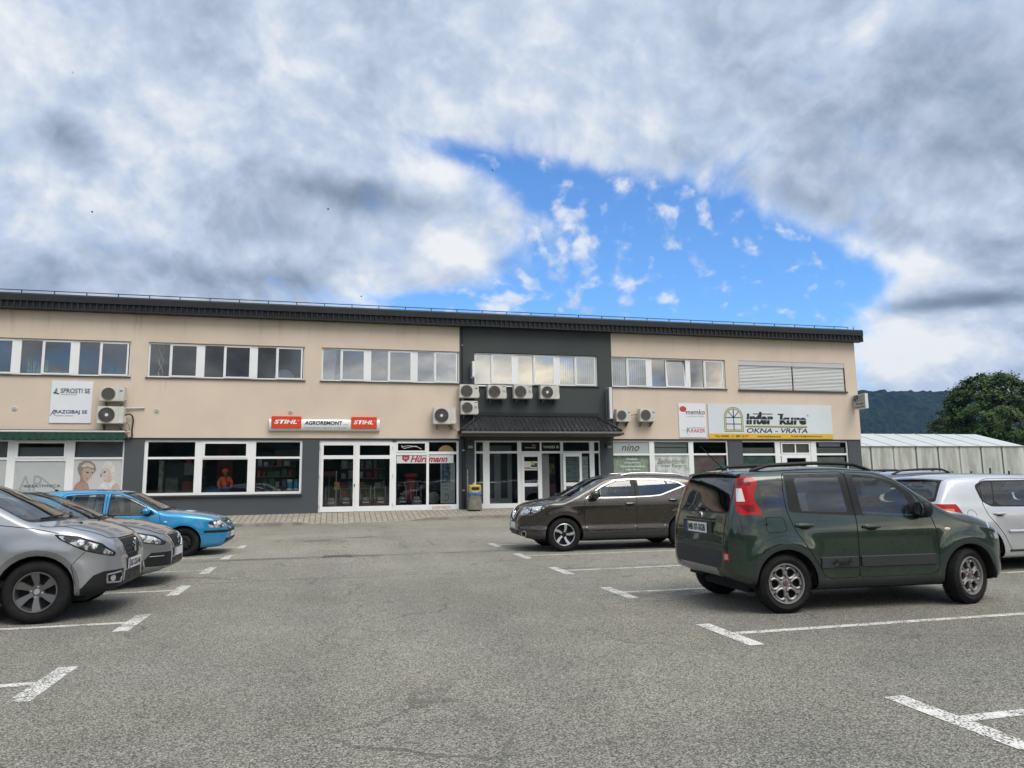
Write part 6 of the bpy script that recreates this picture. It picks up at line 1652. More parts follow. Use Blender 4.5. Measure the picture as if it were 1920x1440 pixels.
    for sgn in (-1, 1): c.strip('grille_chrome', [(sgn * 0.39, 0.745), (sgn * 0.34, 0.62), (sgn * 0.25, 0.535)], CHROME, 0.010, c.body, 'front', off=0.004)
    c.strip('bumper_lip', [(-0.55, 0.275), (0.55, 0.275)], ALLOYG, 0.012, c.body, 'front', off=0.004)
    p = c.on_front(0, 0.65)
    q = [(p.x + 0.03, y, z) for y, z in ((0.02, 0.59), (-0.01, 0.635), (-0.008, 0.67), (0.015, 0.69), (-0.004, 0.71))]
    c.add(MB().tube(q, [0.010, 0.014, 0.015, 0.014, 0.010], 8), 'emblem', CHROME, c.body)
    p = c.on_front(0, 0.47); c.plate((p.x + 0.015, 0, 0.47), 1, '', 0.52, 0.112)
    c.wheels('six'); c.arches(0.352)
    c.cabin(-0.6, 2.3, 0.38, [(0.30, 0.56, 0.12), (1.15, 0.54, 0.12)], 1, (1.80, 2.25, 0.90))
    c.add(MB().box(-0.4, 3.0, -0.58, 0.58, 0.15, 0.30), 'underbody', UNDER, smooth=False)  # lowered box, keeps light from under the car
    c.wiper([(0.05, 0.995), (0.66, 1.02)]); c.wiper([(-0.58, 0.995), (0.0, 1.015)])
silver_hatch()

# ================================================================== bright blue older hatchback, third on the left
def boxy_hatch():
    P = car_paint('paint_blue', (0.014, 0.235, 0.47), 0.40, 0.30); wb = 2.511
    c = Car(dict(wb=wb, halfw=0.868, tyre=(0.312, 0.19, 0.205), inset=0.05, paint=P,
        zt=[(-0.76, 0.55), (-0.745, 0.72), (-0.70, 0.90), (-0.62, 1.02), (-0.48, 1.24), (-0.38, 1.36), (-0.31, 1.395), (0.0, 1.425), (0.7, 1.444), (1.15, 1.42), (1.38, 1.375), (1.75, 1.19), (2.10, 1.01), (2.20, 0.985), (2.45, 0.955), (2.8, 0.90), (3.05, 0.84), (3.18, 0.775), (3.25, 0.69), (3.31, 0.60), (3.34, 0.50)],
        zb=[(-0.76, 0.40), (-0.55, 0.28), (0, 0.19), (2.2, 0.18), (2.9, 0.18), (3.2, 0.20), (3.34, 0.32)],
        w=[(-0.76, 0.62), (-0.73, 0.72), (-0.60, 0.80), (-0.3, 0.85), (0.1, 0.862), (2.4, 0.862), (2.7, 0.845), (2.92, 0.805), (3.10, 0.755), (3.22, 0.70), (3.31, 0.62), (3.34, 0.55)],
        G=[(0.17, 0.95), (0.30, 0.985), (0.45, 0.992), (0.56, 1.0), (0.72, 0.995), (0.85, 0.975), (0.92, 0.95), (1.05, 0.91), (1.2, 0.855), (1.33, 0.795), (1.43, 0.74), (1.5, 0.70)],
        r=[(-0.76, 0.05), (-0.3, 0.08), (1.2, 0.09), (1.4, 0.055), (2.1, 0.05), (2.4, 0.08), (3.1, 0.07), (3.34, 0.05)],
        c=[(-0.76, 0.02), (-0.2, 0.04), (1.2, 0.04), (1.5, 0.08), (2.1, 0.08), (2.4, 0.05), (3.1, 0.04), (3.34, 0.02)],
        flare=[(0.0, 0.312, 0.38, 0.012), (wb, 0.312, 0.38, 0.014)]))
    c.carve('front_bumper', P, c.side([(3.5, 0.15), (2.86, 0.15), (2.84, 0.57), (2.95, 0.60), (3.5, 0.60)], 0))
    FD = [(1.05, 0.30), (2.02, 0.30), (2.08, 0.38), (2.08, 0.72), (2.04, 0.94), (1.8, 1.12), (1.55, 1.26), (1.32, 1.345), (1.04, 1.375)]
    RDr = [(1.05, 0.30), (0.48, 0.30), (0.34, 0.56), (0.14, 0.72), (0.10, 0.95), (0.22, 1.33), (0.35, 1.36), (1.04, 1.375)]
    D = doors(c, [FD, RDr])
    for sgn in (-1, 1):
        fw = [(1.90, 0.905), (1.86, 1.0), (1.72, 1.115), (1.50, 1.235), (1.29, 1.31), (1.115, 1.33), (1.10, 0.90)]
        rw = [(0.975, 1.33), (0.98, 0.905), (0.48, 0.915), (0.38, 0.98), (0.46, 1.315)]
        qw = [(0.43, 1.315), (0.34, 0.98), (0.20, 1.02), (0.30, 1.30)]
        for nm, pg, d_ in (('side_window', fw, D[sgn][0]), ('side_window', rw, D[sgn][1]), ('quarter_window', qw, D[sgn][1])):
            ce = (sum(p[0] for p in pg) / len(pg), sum(p[1] for p in pg) / len(pg))
            big = [(ce[0] + (p[0] - ce[0]) * 1.05 + math.copysign(0.004, p[0] - ce[0]), ce[1] + (p[1] - ce[1]) * 1.08) for p in pg]
            c.carve('window_rubber', TRIM, c.side(big, sgn), SIDESEL(sgn), parent=d_)
        for nm, pg, d_ in (('side_window', fw, D[sgn][0]), ('side_window', rw, D[sgn][1]), ('quarter_window', qw, D[sgn][1])):
            c.carve(nm, CARGL, c.side(pg, sgn), SIDESEL(sgn), parent=d_)
        c.carve('mirror_corner', TRIM, c.side([(1.97, 0.90), (1.90, 0.90), (1.86, 1.01), (1.88, 1.01)], sgn), SIDESEL(sgn), parent=D[sgn][0])
    screen(c, [(-0.78, 0.975), (0.78, 0.975), (0.58, 1.375), (-0.58, 1.375)], True)
    screen(c, [(-0.62, 1.02), (0.62, 1.02), (0.52, 1.36), (-0.52, 1.36)], False, CARGLD, (-0.8, -0.32))
    for sgn in (-1, 1):
        c.carve('headlight', HEADL, c.side(c.rnd([(3.30, 0.60), (3.30, 0.74), (3.04, 0.775), (2.97, 0.70), (3.0, 0.60)], 0.05), sgn, 0.37), lambda ce, n: n.x > 0.05 or n.y * sgn > 0.3)
        c.carve('tail_light', REDL, [PL((0, 0, 0.72), (0, 0, -1)), PL((0, 0, 0.98), (0, 0, 1)), PL((-0.55, 0, 0), (1, 0, 0)), PL((0, sgn * 0.55, 0), (0, -sgn, 0))], lambda ce, n: n.z < 0.8)
    c.carve('grille', TRIM, c.face(c.rnd([(-0.36, 0.61), (0.36, 0.61), (0.36, 0.735), (-0.36, 0.735)], 0.03)), lambda ce, n: n.x > 0.1)
    c.carve('bumper_strip', TRIM, c.side([(3.5, 0.49), (2.90, 0.49), (2.90, 0.545), (3.5, 0.545)], 0), lambda ce, n: n.x > 0.05 or abs(n.y) > 0.4)
    c.carve('lower_grille', TRIM, c.face(c.rnd([(-0.62, 0.25), (0.62, 0.25), (0.62, 0.37), (-0.62, 0.37)], 0.03)), lambda ce, n: n.x > 0.2)
    for ax in (0.0, wb):
        for sgn in (-1, 1):
            c.carve('', None, c.side(c.circ(ax, 0.315, 0.348), sgn, 0.45), lambda ce, n: abs(n.y) > 0.1 or n.z < 0, delete=True)
    c.finish('parked_car', 'bright blue older hatchback with black steel wheels near the shop window', 'car', (-5.46, 17.06, -0.01), 0.0, 'parked cars', zs=0.965)
    dr = c.obj('door')
    for i, sgn in enumerate((-1, 1)):
        seams(c, [FD, RDr], sgn, dr[2 * i:2 * i + 2])
        c.handle(1.2, 0.80, sgn, P, dr[2 * i]); c.handle(0.3, 0.81, sgn, P, dr[2 * i + 1])
        c.mirror(1.83, 0.945, sgn, (0.075, 0.095, 0.065), P, 0.09)
        c.add(MB().ell(tuple(c.on_side(2.17, 0.745, sgn, 0.004)), (0.035, 0.007, 0.014)), 'side_indicator', CLEARL, c.body)
        hl = c.obj('headlight'); hl = hl[i if len(hl) > 1 else 0]
        p = c.on_side(3.12, 0.68, sgn); c.add(MB().lathe([(0, 0.012), (0.035, 0.008), (0.05, -0.008)], tuple(p), (0.9, sgn * 0.6, 0.1), 18), 'lamp_lens', REFL, hl)
        c.strip('bonnet_gap', [(2.16, sgn * 0.74), (2.6, sgn * 0.74), (3.05, sgn * 0.66), (3.18, sgn * 0.5), (3.205, 0)], GAP, 0.004, c.body, 'top')
    for z in (0.65, 0.69): c.strip('grille_bar', [(-0.34, z), (0.34, z)], P, 0.010, c.obj('grille')[0], 'front', off=0.006)
    p = c.on_front(0, 0.672)
    e = c.add(MB().lathe([(0.056, -0.004), (0.056, 0.014), (0.046, 0.014), (0.046, -0.004)], (p.x + 0.012, 0, 0.672), (1, 0, 0.2), 20), 'emblem', CHROME, c.body)
    for s_ in (-1, 1): c.add(MB().tube([(p.x + 0.024, s_ * 0.03, 0.70), (p.x + 0.024, s_ * 0.012, 0.645), (p.x + 0.024, 0, 0.672)], 0.005, 6), 'emblem_stroke', CHROME, e)
    p = c.on_front(0, 0.45); c.plate((p.x + 0.012, 0, 0.43), 1, '', 0.52, 0.112)
    c.antenna(-0.12, 0.0, 0.42, -0.72)
    c.wheels('steel'); c.arches(0.348)
    c.cabin(-0.5, 2.2, 0.38, [(0.35, 0.58, 0.10), (1.15, 0.56, 0.10)], 1, (1.72, 2.10, 0.88))
    c.add(MB().box(-0.4, 2.9, -0.56, 0.56, 0.14, 0.29), 'underbody', UNDER, smooth=False)  # kept low for a darker shadow beneath
    c.wiper([(0.05, 0.99), (0.60, 1.015)]); c.wiper([(-0.55, 0.99), (0.0, 1.01)])
boxy_hatch()

# ================================================================== light silver hatchback on the far right, seen from behind
def round_hatch():
    P = car_paint('paint_light_silver', (0.56, 0.575, 0.60), 0.55, 0.33); wb = 2.578
    c = Car(dict(wb=wb, halfw=0.88, tyre=(0.316, 0.205, 0.205), inset=0.04, paint=P,
        zt=[(-0.79, 0.58), (-0.775, 0.76), (-0.735, 0.93), (-0.68, 1.03), (-0.57, 1.20), (-0.45, 1.36), (-0.38, 1.425), (-0.30, 1.45), (0.1, 1.48), (0.7, 1.49), (1.15, 1.47), (1.45, 1.41), (1.9, 1.21), (2.35, 1.02), (2.5, 0.99), (2.9, 0.92), (3.15, 0.84), (3.3, 0.74), (3.40, 0.60), (3.42, 0.50)],
        zb=[(-0.79, 0.38), (-0.6, 0.28), (-0.2, 0.20), (2.2, 0.19), (2.9, 0.19), (3.42, 0.32)],
        w=[(-0.79, 0.60), (-0.77, 0.68), (-0.70, 0.76), (-0.55, 0.82), (-0.3, 0.86), (0.1, 0.873), (2.4, 0.873), (2.8, 0.85), (3.1, 0.77), (3.3, 0.66), (3.42, 0.48)],
        G=[(0.17, 0.95), (0.30, 0.985), (0.45, 0.99), (0.60, 0.995), (0.75, 1.0), (0.86, 0.99), (0.96, 0.965), (1.05, 0.93), (1.2, 0.88), (1.35, 0.82), (1.45, 0.765), (1.55, 0.70)],
        r=[(-0.79, 0.05), (-0.5, 0.07), (-0.3, 0.09), (1.2, 0.09), (1.5, 0.055), (2.3, 0.05), (2.6, 0.08), (3.2, 0.08), (3.42, 0.05)],
        c=[(-0.79, 0.02), (-0.5, 0.05), (-0.2, 0.04), (1.2, 0.04), (1.5, 0.08), (2.3, 0.08), (2.6, 0.05), (3.2, 0.05), (3.42, 0.02)],
        flare=[(0.0, 0.316, 0.39, 0.014), (wb, 0.316, 0.39, 0.014)]))
    c.carve('rear_bumper', P, c.side([(-0.9, 0.15), (-0.30, 0.15), (-0.33, 0.52), (-0.45, 0.62), (-0.9, 0.62)], 0))
    FD = [(1.10, 0.30), (2.08, 0.30), (2.14, 0.40), (2.14, 0.75), (2.08, 0.97), (1.85, 1.13), (1.6, 1.27), (1.35, 1.37), (1.09, 1.40)]
    RDr = [(1.10, 0.30), (0.50, 0.30), (0.36, 0.56), (0.10, 0.86), (0.06, 1.0), (0.14, 1.36), (0.30, 1.40), (1.09, 1.40)]
    D = doors(c, [FD, RDr])
    for sgn in (-1, 1):
        WT = c.rnd([(2.04, 0.985), (1.83, 1.12), (1.58, 1.25), (1.33, 1.345), (1.10, 1.375), (0.22, 1.375), (0.02, 1.30), (0.06, 1.06), (0.20, 0.975), (1.1, 0.96)], 0.06)
        c.carve('window_trim', TRIM, c.side(WT, sgn), SIDESEL(sgn))
        c.carve('side_window', CARGL, c.side([(1.90, 0.985), (1.80, 1.11), (1.56, 1.235), (1.31, 1.325), (1.16, 1.345), (1.15, 0.98)], sgn), SIDESEL(sgn), parent=D[sgn][0])
        c.carve('side_window', CARGL, c.side([(1.03, 1.35), (1.04, 0.985), (0.42, 0.99), (0.30, 1.06), (0.40, 1.35)], sgn), SIDESEL(sgn), parent=D[sgn][1])
        c.carve('quarter_window', CARGL, c.side(c.rnd([(0.37, 1.345), (0.26, 1.06), (0.37, 0.995), (0.22, 1.0), (0.11, 1.07), (0.075, 1.28), (0.22, 1.35)][0:1] + [(0.265, 1.03), (0.20, 1.005), (0.10, 1.07), (0.07, 1.27), (0.22, 1.345)], 0.03), sgn), SIDESEL(sgn), parent=D[sgn][1])
    screen(c, [(-0.66, 1.055), (0.66, 1.055), (0.56, 1.40), (-0.56, 1.40)], False, CARGL, (-0.9, -0.36), 0.05)
    screen(c, [(-0.78, 0.98), (0.78, 0.98), (0.58, 1.42), (-0.58, 1.42)], True)
    for sgn in (-1, 1):
        t1 = c.carve('tail_light', REDL, [PL((0, 0, 0.84), Vector((0, sgn * -0.12, -1)).normalized()), PL((0, sgn * 0.86, 1.02), Vector((0.0, sgn * 0.05, 1)).normalized()), PL((-0.36, 0, 0.93), Vector((1, 0, 0.5)).normalized()), PL((0, sgn * 0.44, 0), (0, -sgn, 0))], lambda ce, n: n.z < 0.85)
        c.carve('indicator_lens', mat('lamp_orange', (0.60, 0.16, 0.03), 0.1, coat=1.0), [PL((0, 0, 0.875), (0, 0, -1)), PL((0, 0, 0.955), (0, 0, 1)), PL((-0.46, 0, 0), (1, 0, 0)), PL((0, sgn * 0.60, 0), (0, -sgn, 0))], lambda ce, n: n.z < 0.85, parent=t1)
        c.carve('headlight', HEADL, c.side(c.rnd([(3.36, 0.62), (3.36, 0.75), (3.05, 0.80), (3.0, 0.66)], 0.05), sgn, 0.37), lambda ce, n: n.x > 0.05 or n.y * sgn > 0.3)
    for ax in (0.0, wb):
        for sgn in (-1, 1): c.carve('', None, c.side(c.circ(ax, 0.32, 0.352), sgn, 0.45), lambda ce, n: abs(n.y) > 0.1 or n.z < 0, delete=True)
    c.finish('parked_car', 'light silver hatchback at the right edge with its red tail light in view', 'car', (9.56, 9.98, 0), R(0.5), 'parked cars', zs=0.995)
    dr = c.obj('door')
    for i, sgn in enumerate((-1, 1)):
        seams(c, [FD, RDr], sgn, dr[2 * i:2 * i + 2])
        c.handle(1.25, 0.85, sgn, P, dr[2 * i]); c.handle(0.32, 0.86, sgn, P, dr[2 * i + 1])
        c.mirror(1.88, 1.0, sgn, (0.085, 0.11, 0.075), P, 0.10)
        for (a, b_, o) in ((0.46, 1.06, dr[2 * i + 1]), (1.14, 2.0, dr[2 * i])):
            q = [c.on_side(x, 0.60, sgn, 0.004) for x, z in c.dense([(a, 0.6), (b_, 0.6)], 0.08)]
            c.add(MB().tube(q, 0.022, 8), 'door_moulding', P, o)
        c.strip('sill_strip', [(0.45, 0.31), (2.1, 0.31)], TRIM, 0.018, c.body, 'side', sgn)
    c.strip('fuel_flap_gap', [(-0.19 + 0.085 * math.cos(R(a)), 0.85 + 0.085 * math.sin(R(a))) for a in range(0, 361, 20)], GAP, 0.003, c.body, 'side', -1)
    for pts in ([(-0.62, 0.99), (-0.64, 0.64)], [(0.62, 0.99), (0.64, 0.64)]): c.strip('tailgate_gap', pts, GAP, 0.004, c.body, 'rear')
    v = []; f = []
    for j in range(17):
        y = -0.60 + 1.2 * j / 16; p = c.on_top(-0.30, y); k_ = 0.06 * (y / 0.6) ** 2
        v += [tuple(p + Vector((0, 0, 0.005))), (-0.46 + k_, y, p.z - 0.03), (-0.45 + k_, y, p.z - 0.05), (-0.34, y, p.z - 0.03)]
    for j in range(16):
        for t in range(4): f.append((j * 4 + t, j * 4 + (t + 1) % 4, j * 4 + 4 + (t + 1) % 4, j * 4 + 4 + t))
    f += [(0, 1, 2, 3), (64, 65, 66, 67)]
    c.add(MB().add(v, f), 'spoiler', P, c.body)
    c.wheels('six'); c.arches(0.352)
    c.cabin(-0.55, 2.25, 0.38, [(0.35, 0.62, 0.10), (1.2, 0.60, 0.10)], 1, (1.78, 2.2, 0.92))
    c.add(MB().box(-0.4, 2.9, -0.56, 0.56, 0.14, 0.29), 'underbody', UNDER, smooth=False)  # low box, deepens the shade on the ground below
round_hatch()
# ================================================================== AIR CONDITIONING UNITS ON THE WALL
ACW = mat('ac_enamel', (0.56, 0.545, 0.50), 0.4, var=0.08, vscale=3)
ACG = mat('ac_grille', (0.20, 0.195, 0.175), 0.5)
ACD = mat('ac_dark', (0.035, 0.035, 0.034), 0.6)
def ac_unit(name_label, xc, zb, w, h, kind, group='outdoor air conditioning units on the wall'):
    """kind: 'radial' spokes with a pale hub, 'rings' fan guard, 'bars' horizontal bars"""
    d = 0.30; yb = YF - 0.10
    t = thing('air_conditioner', name_label, 'air conditioner', (xc, yb, zb), 0, group)
    y0 = yb - d
    b = MB().box(xc - w / 2, xc + w / 2, y0, yb, zb, zb + h); ho = b.build('housing', ACW, t, True, 0.018)
    r = min(h * 0.43, w * 0.31); cx = xc - w * 0.14; cz = zb + h * 0.5
    MB().lathe([(0, 0.001), (r, 0.001), (r * 1.03, 0.006)], (cx, y0 - 0.003, cz), (0, -1, 0), 36).build('fan_opening', ACD, ho)
    g = MB()
    g.tube([(cx + r * math.cos(2 * math.pi * i / 32), y0 - 0.014, cz + r * math.sin(2 * math.pi * i / 32)) for i in range(32)], 0.010, 6, closed=True)
    if kind == 'radial':
        for i in range(22):
            a = 2 * math.pi * i / 22; g.tube([(cx + 0.06 * math.cos(a), y0 - 0.016, cz + 0.06 * math.sin(a)), (cx + r * math.cos(a), y0 - 0.014, cz + r * math.sin(a))], 0.005, 4)
    elif kind == 'rings':
        for q in (0.25, 0.45, 0.62, 0.78, 0.9):
            g.tube([(cx + r * q * math.cos(2 * math.pi * i / 28), y0 - 0.015, cz + r * q * math.sin(2 * math.pi * i / 28)) for i in range(28)], 0.0065, 4, closed=True)
        for a in (0.8, 2.37, 3.93, 5.5): g.tube([(cx, y0 - 0.014, cz), (cx + r * math.cos(a), y0 - 0.014, cz + r * math.sin(a))], 0.006, 4)
    else:
        for i in range(-5, 6):
            z = r * i / 6; e = math.sqrt(max(0, r * r - z * z)); g.tube([(cx - e, y0 - 0.015, cz + z), (cx + e, y0 - 0.015, cz + z)], 0.007, 4)
    go = g.build('fan_guard', ACG, ho, True)
    if kind == 'radial': MB().lathe([(0, 0.008), (0.052, 0.005), (0.056, 0.0)], (cx, y0 - 0.016, cz), (0, -1, 0), 20).build('fan_hub', mat('hub_white', (0.7, 0.7, 0.68), 0.4), go, True)
    # side cover, seam, maker's mark, valve cap
    MB().box(xc + w * 0.29, xc + w * 0.295, y0 - 0.002, y0 + 0.02, zb + 0.03, zb + h - 0.03).build('cover_seam', ACG, ho)
    if kind == 'rings':
        q = MB(); a0 = xc + w * 0.38; z0 = zb + h * 0.52
        q.tube([(a0 - 0.03, y0 - 0.004, z0 + 0.05), (a0 - 0.04, y0 - 0.004, z0), (a0, y0 - 0.004, z0 - 0.03)], 0.008, 5); q.tube([(a0 + 0.01, y0 - 0.004, z0 + 0.05), (a0 + 0.03, y0 - 0.004, z0 - 0.03)], 0.008, 5)
        q.build('maker_mark', INK, ho)
        MB().rectxz(xc + w * 0.31, xc + w * 0.45, zb + h * 0.86, zb + h * 0.91, y0 - 0.003).build('maker_mark', ACD, ho)
    elif kind == 'radial': MB().rectxz(xc + w * 0.30, xc + w * 0.44, zb + h * 0.10, zb + h * 0.17, y0 - 0.003).build('maker_label', mat('hub_white'), ho)
    else: MB().rectxz(xc + w * 0.31, xc + w * 0.43, zb + h * 0.68, zb + h * 0.75, y0 - 0.003).build('maker_mark', ACD, ho)
    MB().box(xc + w / 2, xc + w / 2 + 0.045, y0 + 0.10, y0 + 0.24, zb + 0.05, zb + h * 0.45).build('valve_cover', ACW, ho, True, 0.012)
    for s in (-1, 1):
        bx_ = xc + s * w * 0.32; br = MB()
        br.prism([(bx_, y0 + 0.02, zb), (bx_, YF, zb), (bx_, YF, zb - 0.20), (bx_, YF - 0.05, zb - 0.20), (bx_, y0 + 0.03, zb - 0.035)], (0.03, 0, 0)); br.build('bracket', ACG, t)
    return t
S = lambda X: X * 0.987
SZ = lambda Z: 1.43 + (Z - 1.43) * 0.987
for (lab, x0, x1, z0, z1, kd) in (
    ('pale air conditioner with a barred fan, upper of the pair beside the white board', -8.33, -7.48, 4.53, 5.06, 'bars'),
    ('air conditioner with a radial fan guard and white hub, just above the green awning', -8.37, -7.46, 3.71, 4.34, 'radial'),
    ('large white air conditioner with pale hub, low on the beige wall left of the canopy', 3.87, 4.80, 3.78, 4.47, 'radial'),
    ('air conditioner at the left edge of the dark wall, upper of two stacked', 4.94, 5.76, 4.86, 5.42, 'bars'),
    ('air conditioner just above the left end of the canopy roof', 5.00, 5.72, 4.18, 4.74, 'rings'),
    ('air conditioner under the dark bay window, second from the left', 6.11, 6.92, 4.85, 5.42, 'rings'),
    ('air conditioner under the dark bay window, third from the left', 7.22, 8.03, 4.87, 5.44, 'rings'),
    ('rightmost air conditioner under the dark bay window, with a pale hub', 8.37, 9.22, 4.87, 5.44, 'radial'),
    ('small air conditioner beside the vertical sign on the right wall', 11.75, 12.42, 3.94, 4.49, 'bars'),
    ('small greyish air conditioner left of the speech bubble board', 12.83, 13.58, 3.95, 4.52, 'bars')):
    ac_unit(lab, S((x0 + x1) / 2), SZ(z0), (x1 - x0) * 0.96, (z1 - z0) * 0.985, kd)
# refrigerant pipes and hoses
def hose(nm, label, cat, pts, r, m, group=None):
    o = MB().tube(pts, r, 8).build(nm, m, None, True); tag(o, label, cat, group); return o
def spline(pts, n=8):
    P = [Vector(p) for p in pts]; out = []
    for i in range(len(P) - 1):
        a, b, c, d = P[max(i - 1, 0)], P[i], P[i + 1], P[min(i + 2, len(P) - 1)]
        for j in range(n):
            t = j / n; out.append(tuple(0.5 * ((2 * b) + (c - a) * t + (2 * a - 5 * b + 4 * c - d) * t * t + (3 * b - a - 3 * c + d) * t ** 3)))
    return out + [tuple(P[-1])]
hose('drain_hose', 'thick black hose looping from the lower left air conditioner to the awning', 'hose', spline([(-7.40, 28.85, 3.98), (-7.30, 28.85, 4.05), (-7.17, 28.88, 4.0), (-7.13, 28.93, 3.8), (-7.16, 28.95, 3.5), (-7.15, 28.95, 3.22), (-7.32, 28.95, 3.18)]), 0.026, BLACK)
hose('drain_hose', 'thin pale drain hose hanging beside the thick black one', 'hose', spline([(-7.42, 28.8, 3.95), (-7.33, 28.88, 3.75), (-7.25, 28.93, 3.6), (-7.26, 28.94, 3.42)]), 0.010, GREYPL)
hose('pipe_duct', 'short white pipe duct running right from the lower left air conditioner', 'pipe', [(-7.42, 28.93, 4.27), (-6.78, 28.96, 4.29)], 0.030, ACW)
hose('pipe_duct', 'white pipe duct between the first two units under the dark bay window', 'pipe', [(5.66, 28.93, 5.36), (6.05, 28.93, 5.36)], 0.028, PVC)
hose('pipe_duct', 'white pipe duct between second and third units under the dark bay window', 'pipe', [(6.82, 28.93, 5.36), (7.15, 28.93, 5.36)], 0.028, PVC)
hose('drain_hose', 'white drain hose curling down onto the left end of the canopy', 'hose', spline([(5.52, 28.85, 4.15), (5.48, 28.88, 3.95), (5.36, 28.8, 3.75), (5.25, 28.7, 3.6)]), 0.014, PVC)
hose('cable', 'thin grey cable between the two small air conditioners', 'cable', spline([(12.35, 28.8, 4.2), (12.5, 28.9, 4.23), (12.75, 28.85, 4.24)]), 0.012, GREYPL)
hose('drain_hose', 'thin grey hose from the large white air conditioner toward the canopy', 'hose', spline([(4.45, 28.85, 3.72), (4.65, 28.95, 3.62), (4.88, 28.9, 3.42)]), 0.010, GREYPL)
# rain pipes
def downpipe(label, x, y, z0, z1, m, r=0.05):
    t = thing('downpipe', label, 'downpipe', (x, y, z0)); MB().tube([(x, y, z0), (x, y, z1)], r, 12).build('pipe', m, t, True)
    for z in (z0 + 0.25 * (z1 - z0), z0 + 0.8 * (z1 - z0)): MB().lathe([(r + 0.008, -0.02), (r + 0.008, 0.02)], (x, y, z), (0, 0, 1), 14).build('pipe_clip', STEEL, t)
downpipe('thin dark cable pipe running down the left edge of the dark wall', 5.06, YF - 0.05, 3.9, 7.82, SHEET, 0.022)
downpipe('dark downpipe left of the yellow topped bin', 5.10, YF - 0.03, 0.40, 3.3, SHEET, 0.055)
downpipe('slim grey pipe beside the dark downpipe near the bin', 5.26, YF - 0.02, 0.40, 1.95, mat('pipe_grey', (0.25, 0.26, 0.27), 0.5), 0.032)
# round vent caps
for lab, x, z in (('round white vent cap on the wall left of the white board', -11.0, 4.22), ('round white vent cap right of the two left air conditioners', -6.37, 4.20), ('round white vent cap above the red and white shop sign', -1.63, 4.21)):
    t = thing('vent_cap', lab, 'vent cap', (x, YF, z), 0, 'round vent caps')
    MB().lathe([(0, 0.03), (0.055, 0.03), (0.085, 0.02), (0.09, 0.0)], (x, YF, z), (0, -1, 0), 24).build('cap', mat('cap_grey', (0.50, 0.49, 0.48), 0.5), t, True)
    MB().lathe([(0, 0.034), (0.055, 0.034)], (x, YF, z), (0, -1, 0), 20).build('mesh_disc', mat('vent_mesh', (0.36, 0.35, 0.36), 0.6), t)
# floodlights either side of the entrance
for lab, x, sg in (('small black floodlight with pale glass left of the entrance', 5.32, 1), ('small black floodlight with pale glass right of the entrance', 11.27, 1)):
    t = thing('floodlight', lab, 'floodlight', (x, YF, 2.9), 0, 'floodlights at the entrance')
    MB().box(x - 0.15, x + 0.15, 28.70, 28.86, 2.78, 3.02).build('lamp_housing', BLACK, t, True, 0.02)
    MB().box(x - 0.08, x + 0.12, 28.68, 28.70, 2.79, 2.90).build('lamp_glass', mat('lamp_pale', (0.24, 0.235, 0.22), 0.3), t, True, 0.01)
    MB().tube([(x, 28.86, 2.9), (x, 29.03, 2.95)], 0.025, 8).build('lamp_arm', BLACK, t)

# ================================================================== SIGNS
SIGNW = mat('sign_white', (0.70, 0.72, 0.755), 0.45, var=0.03, vscale=1.0)
NAVY = mat('sign_navy', (0.03, 0.03, 0.11), 0.5)
TEAL = mat('sign_teal', (0.022, 0.055, 0.055), 0.5)
def board(name, label, x0, x1, z0, z1, m, th=0.035, cat='sign'):
    t = thing(name, label, cat, ((x0 + x1) / 2, YF, z0)); p = MB().box(x0, x1, YF - th, YF + 0.004, z0, z1).build('panel', m, t); return t, YF - th - 0.003
t, y = board('wall_sign', 'square white sign with green and navy lettering on the left wall', -9.88, -8.54, 3.72, 5.24, SIGNW)
wall_text('SPROSTI SE', -9.58, -8.62, 4.795, 4.97, y, TEAL, t, bold=0.022); wall_text('WELNES CENTER', -9.58, -9.05, 4.725, 4.772, y, TEAL, t)
wall_text('RAZGIBAJ SE', -9.72, -8.67, 4.02, 4.185, y, NAVY, t, bold=0.03); wall_text('VADBENI CENTER', -9.70, -9.12, 3.955, 4.0, y, TEAL, t)
for (cx, cz, rx, rz, m) in ((-9.75, 4.80, 0.065, 0.033, TEAL), (-9.66, 4.775, 0.045, 0.028, NAVY), (-9.73, 4.86, 0.055, 0.028, mat('sign_sage', (0.16, 0.27, 0.26), 0.5)), (-9.72, 4.91, 0.042, 0.022, TEAL), (-9.71, 4.955, 0.032, 0.016, mat('sign_sage', (0.16, 0.27, 0.26), 0.5))):
    MB().poly(PX(cx, cz, rx, rz, y, 18)).build('stone_emblem', m, t)
MB().tube([(-9.86, y, 3.97), (-9.80, y, 4.08), (-9.74, y, 4.18), (-9.70, y, 4.12)], [0.008, 0.014, 0.02, 0.01], 6).tube([(-9.79, y, 4.10), (-9.74, y, 4.06), (-9.71, y, 3.98)], [0.014, 0.012, 0.008], 6).build('figure_emblem', NAVY, t)
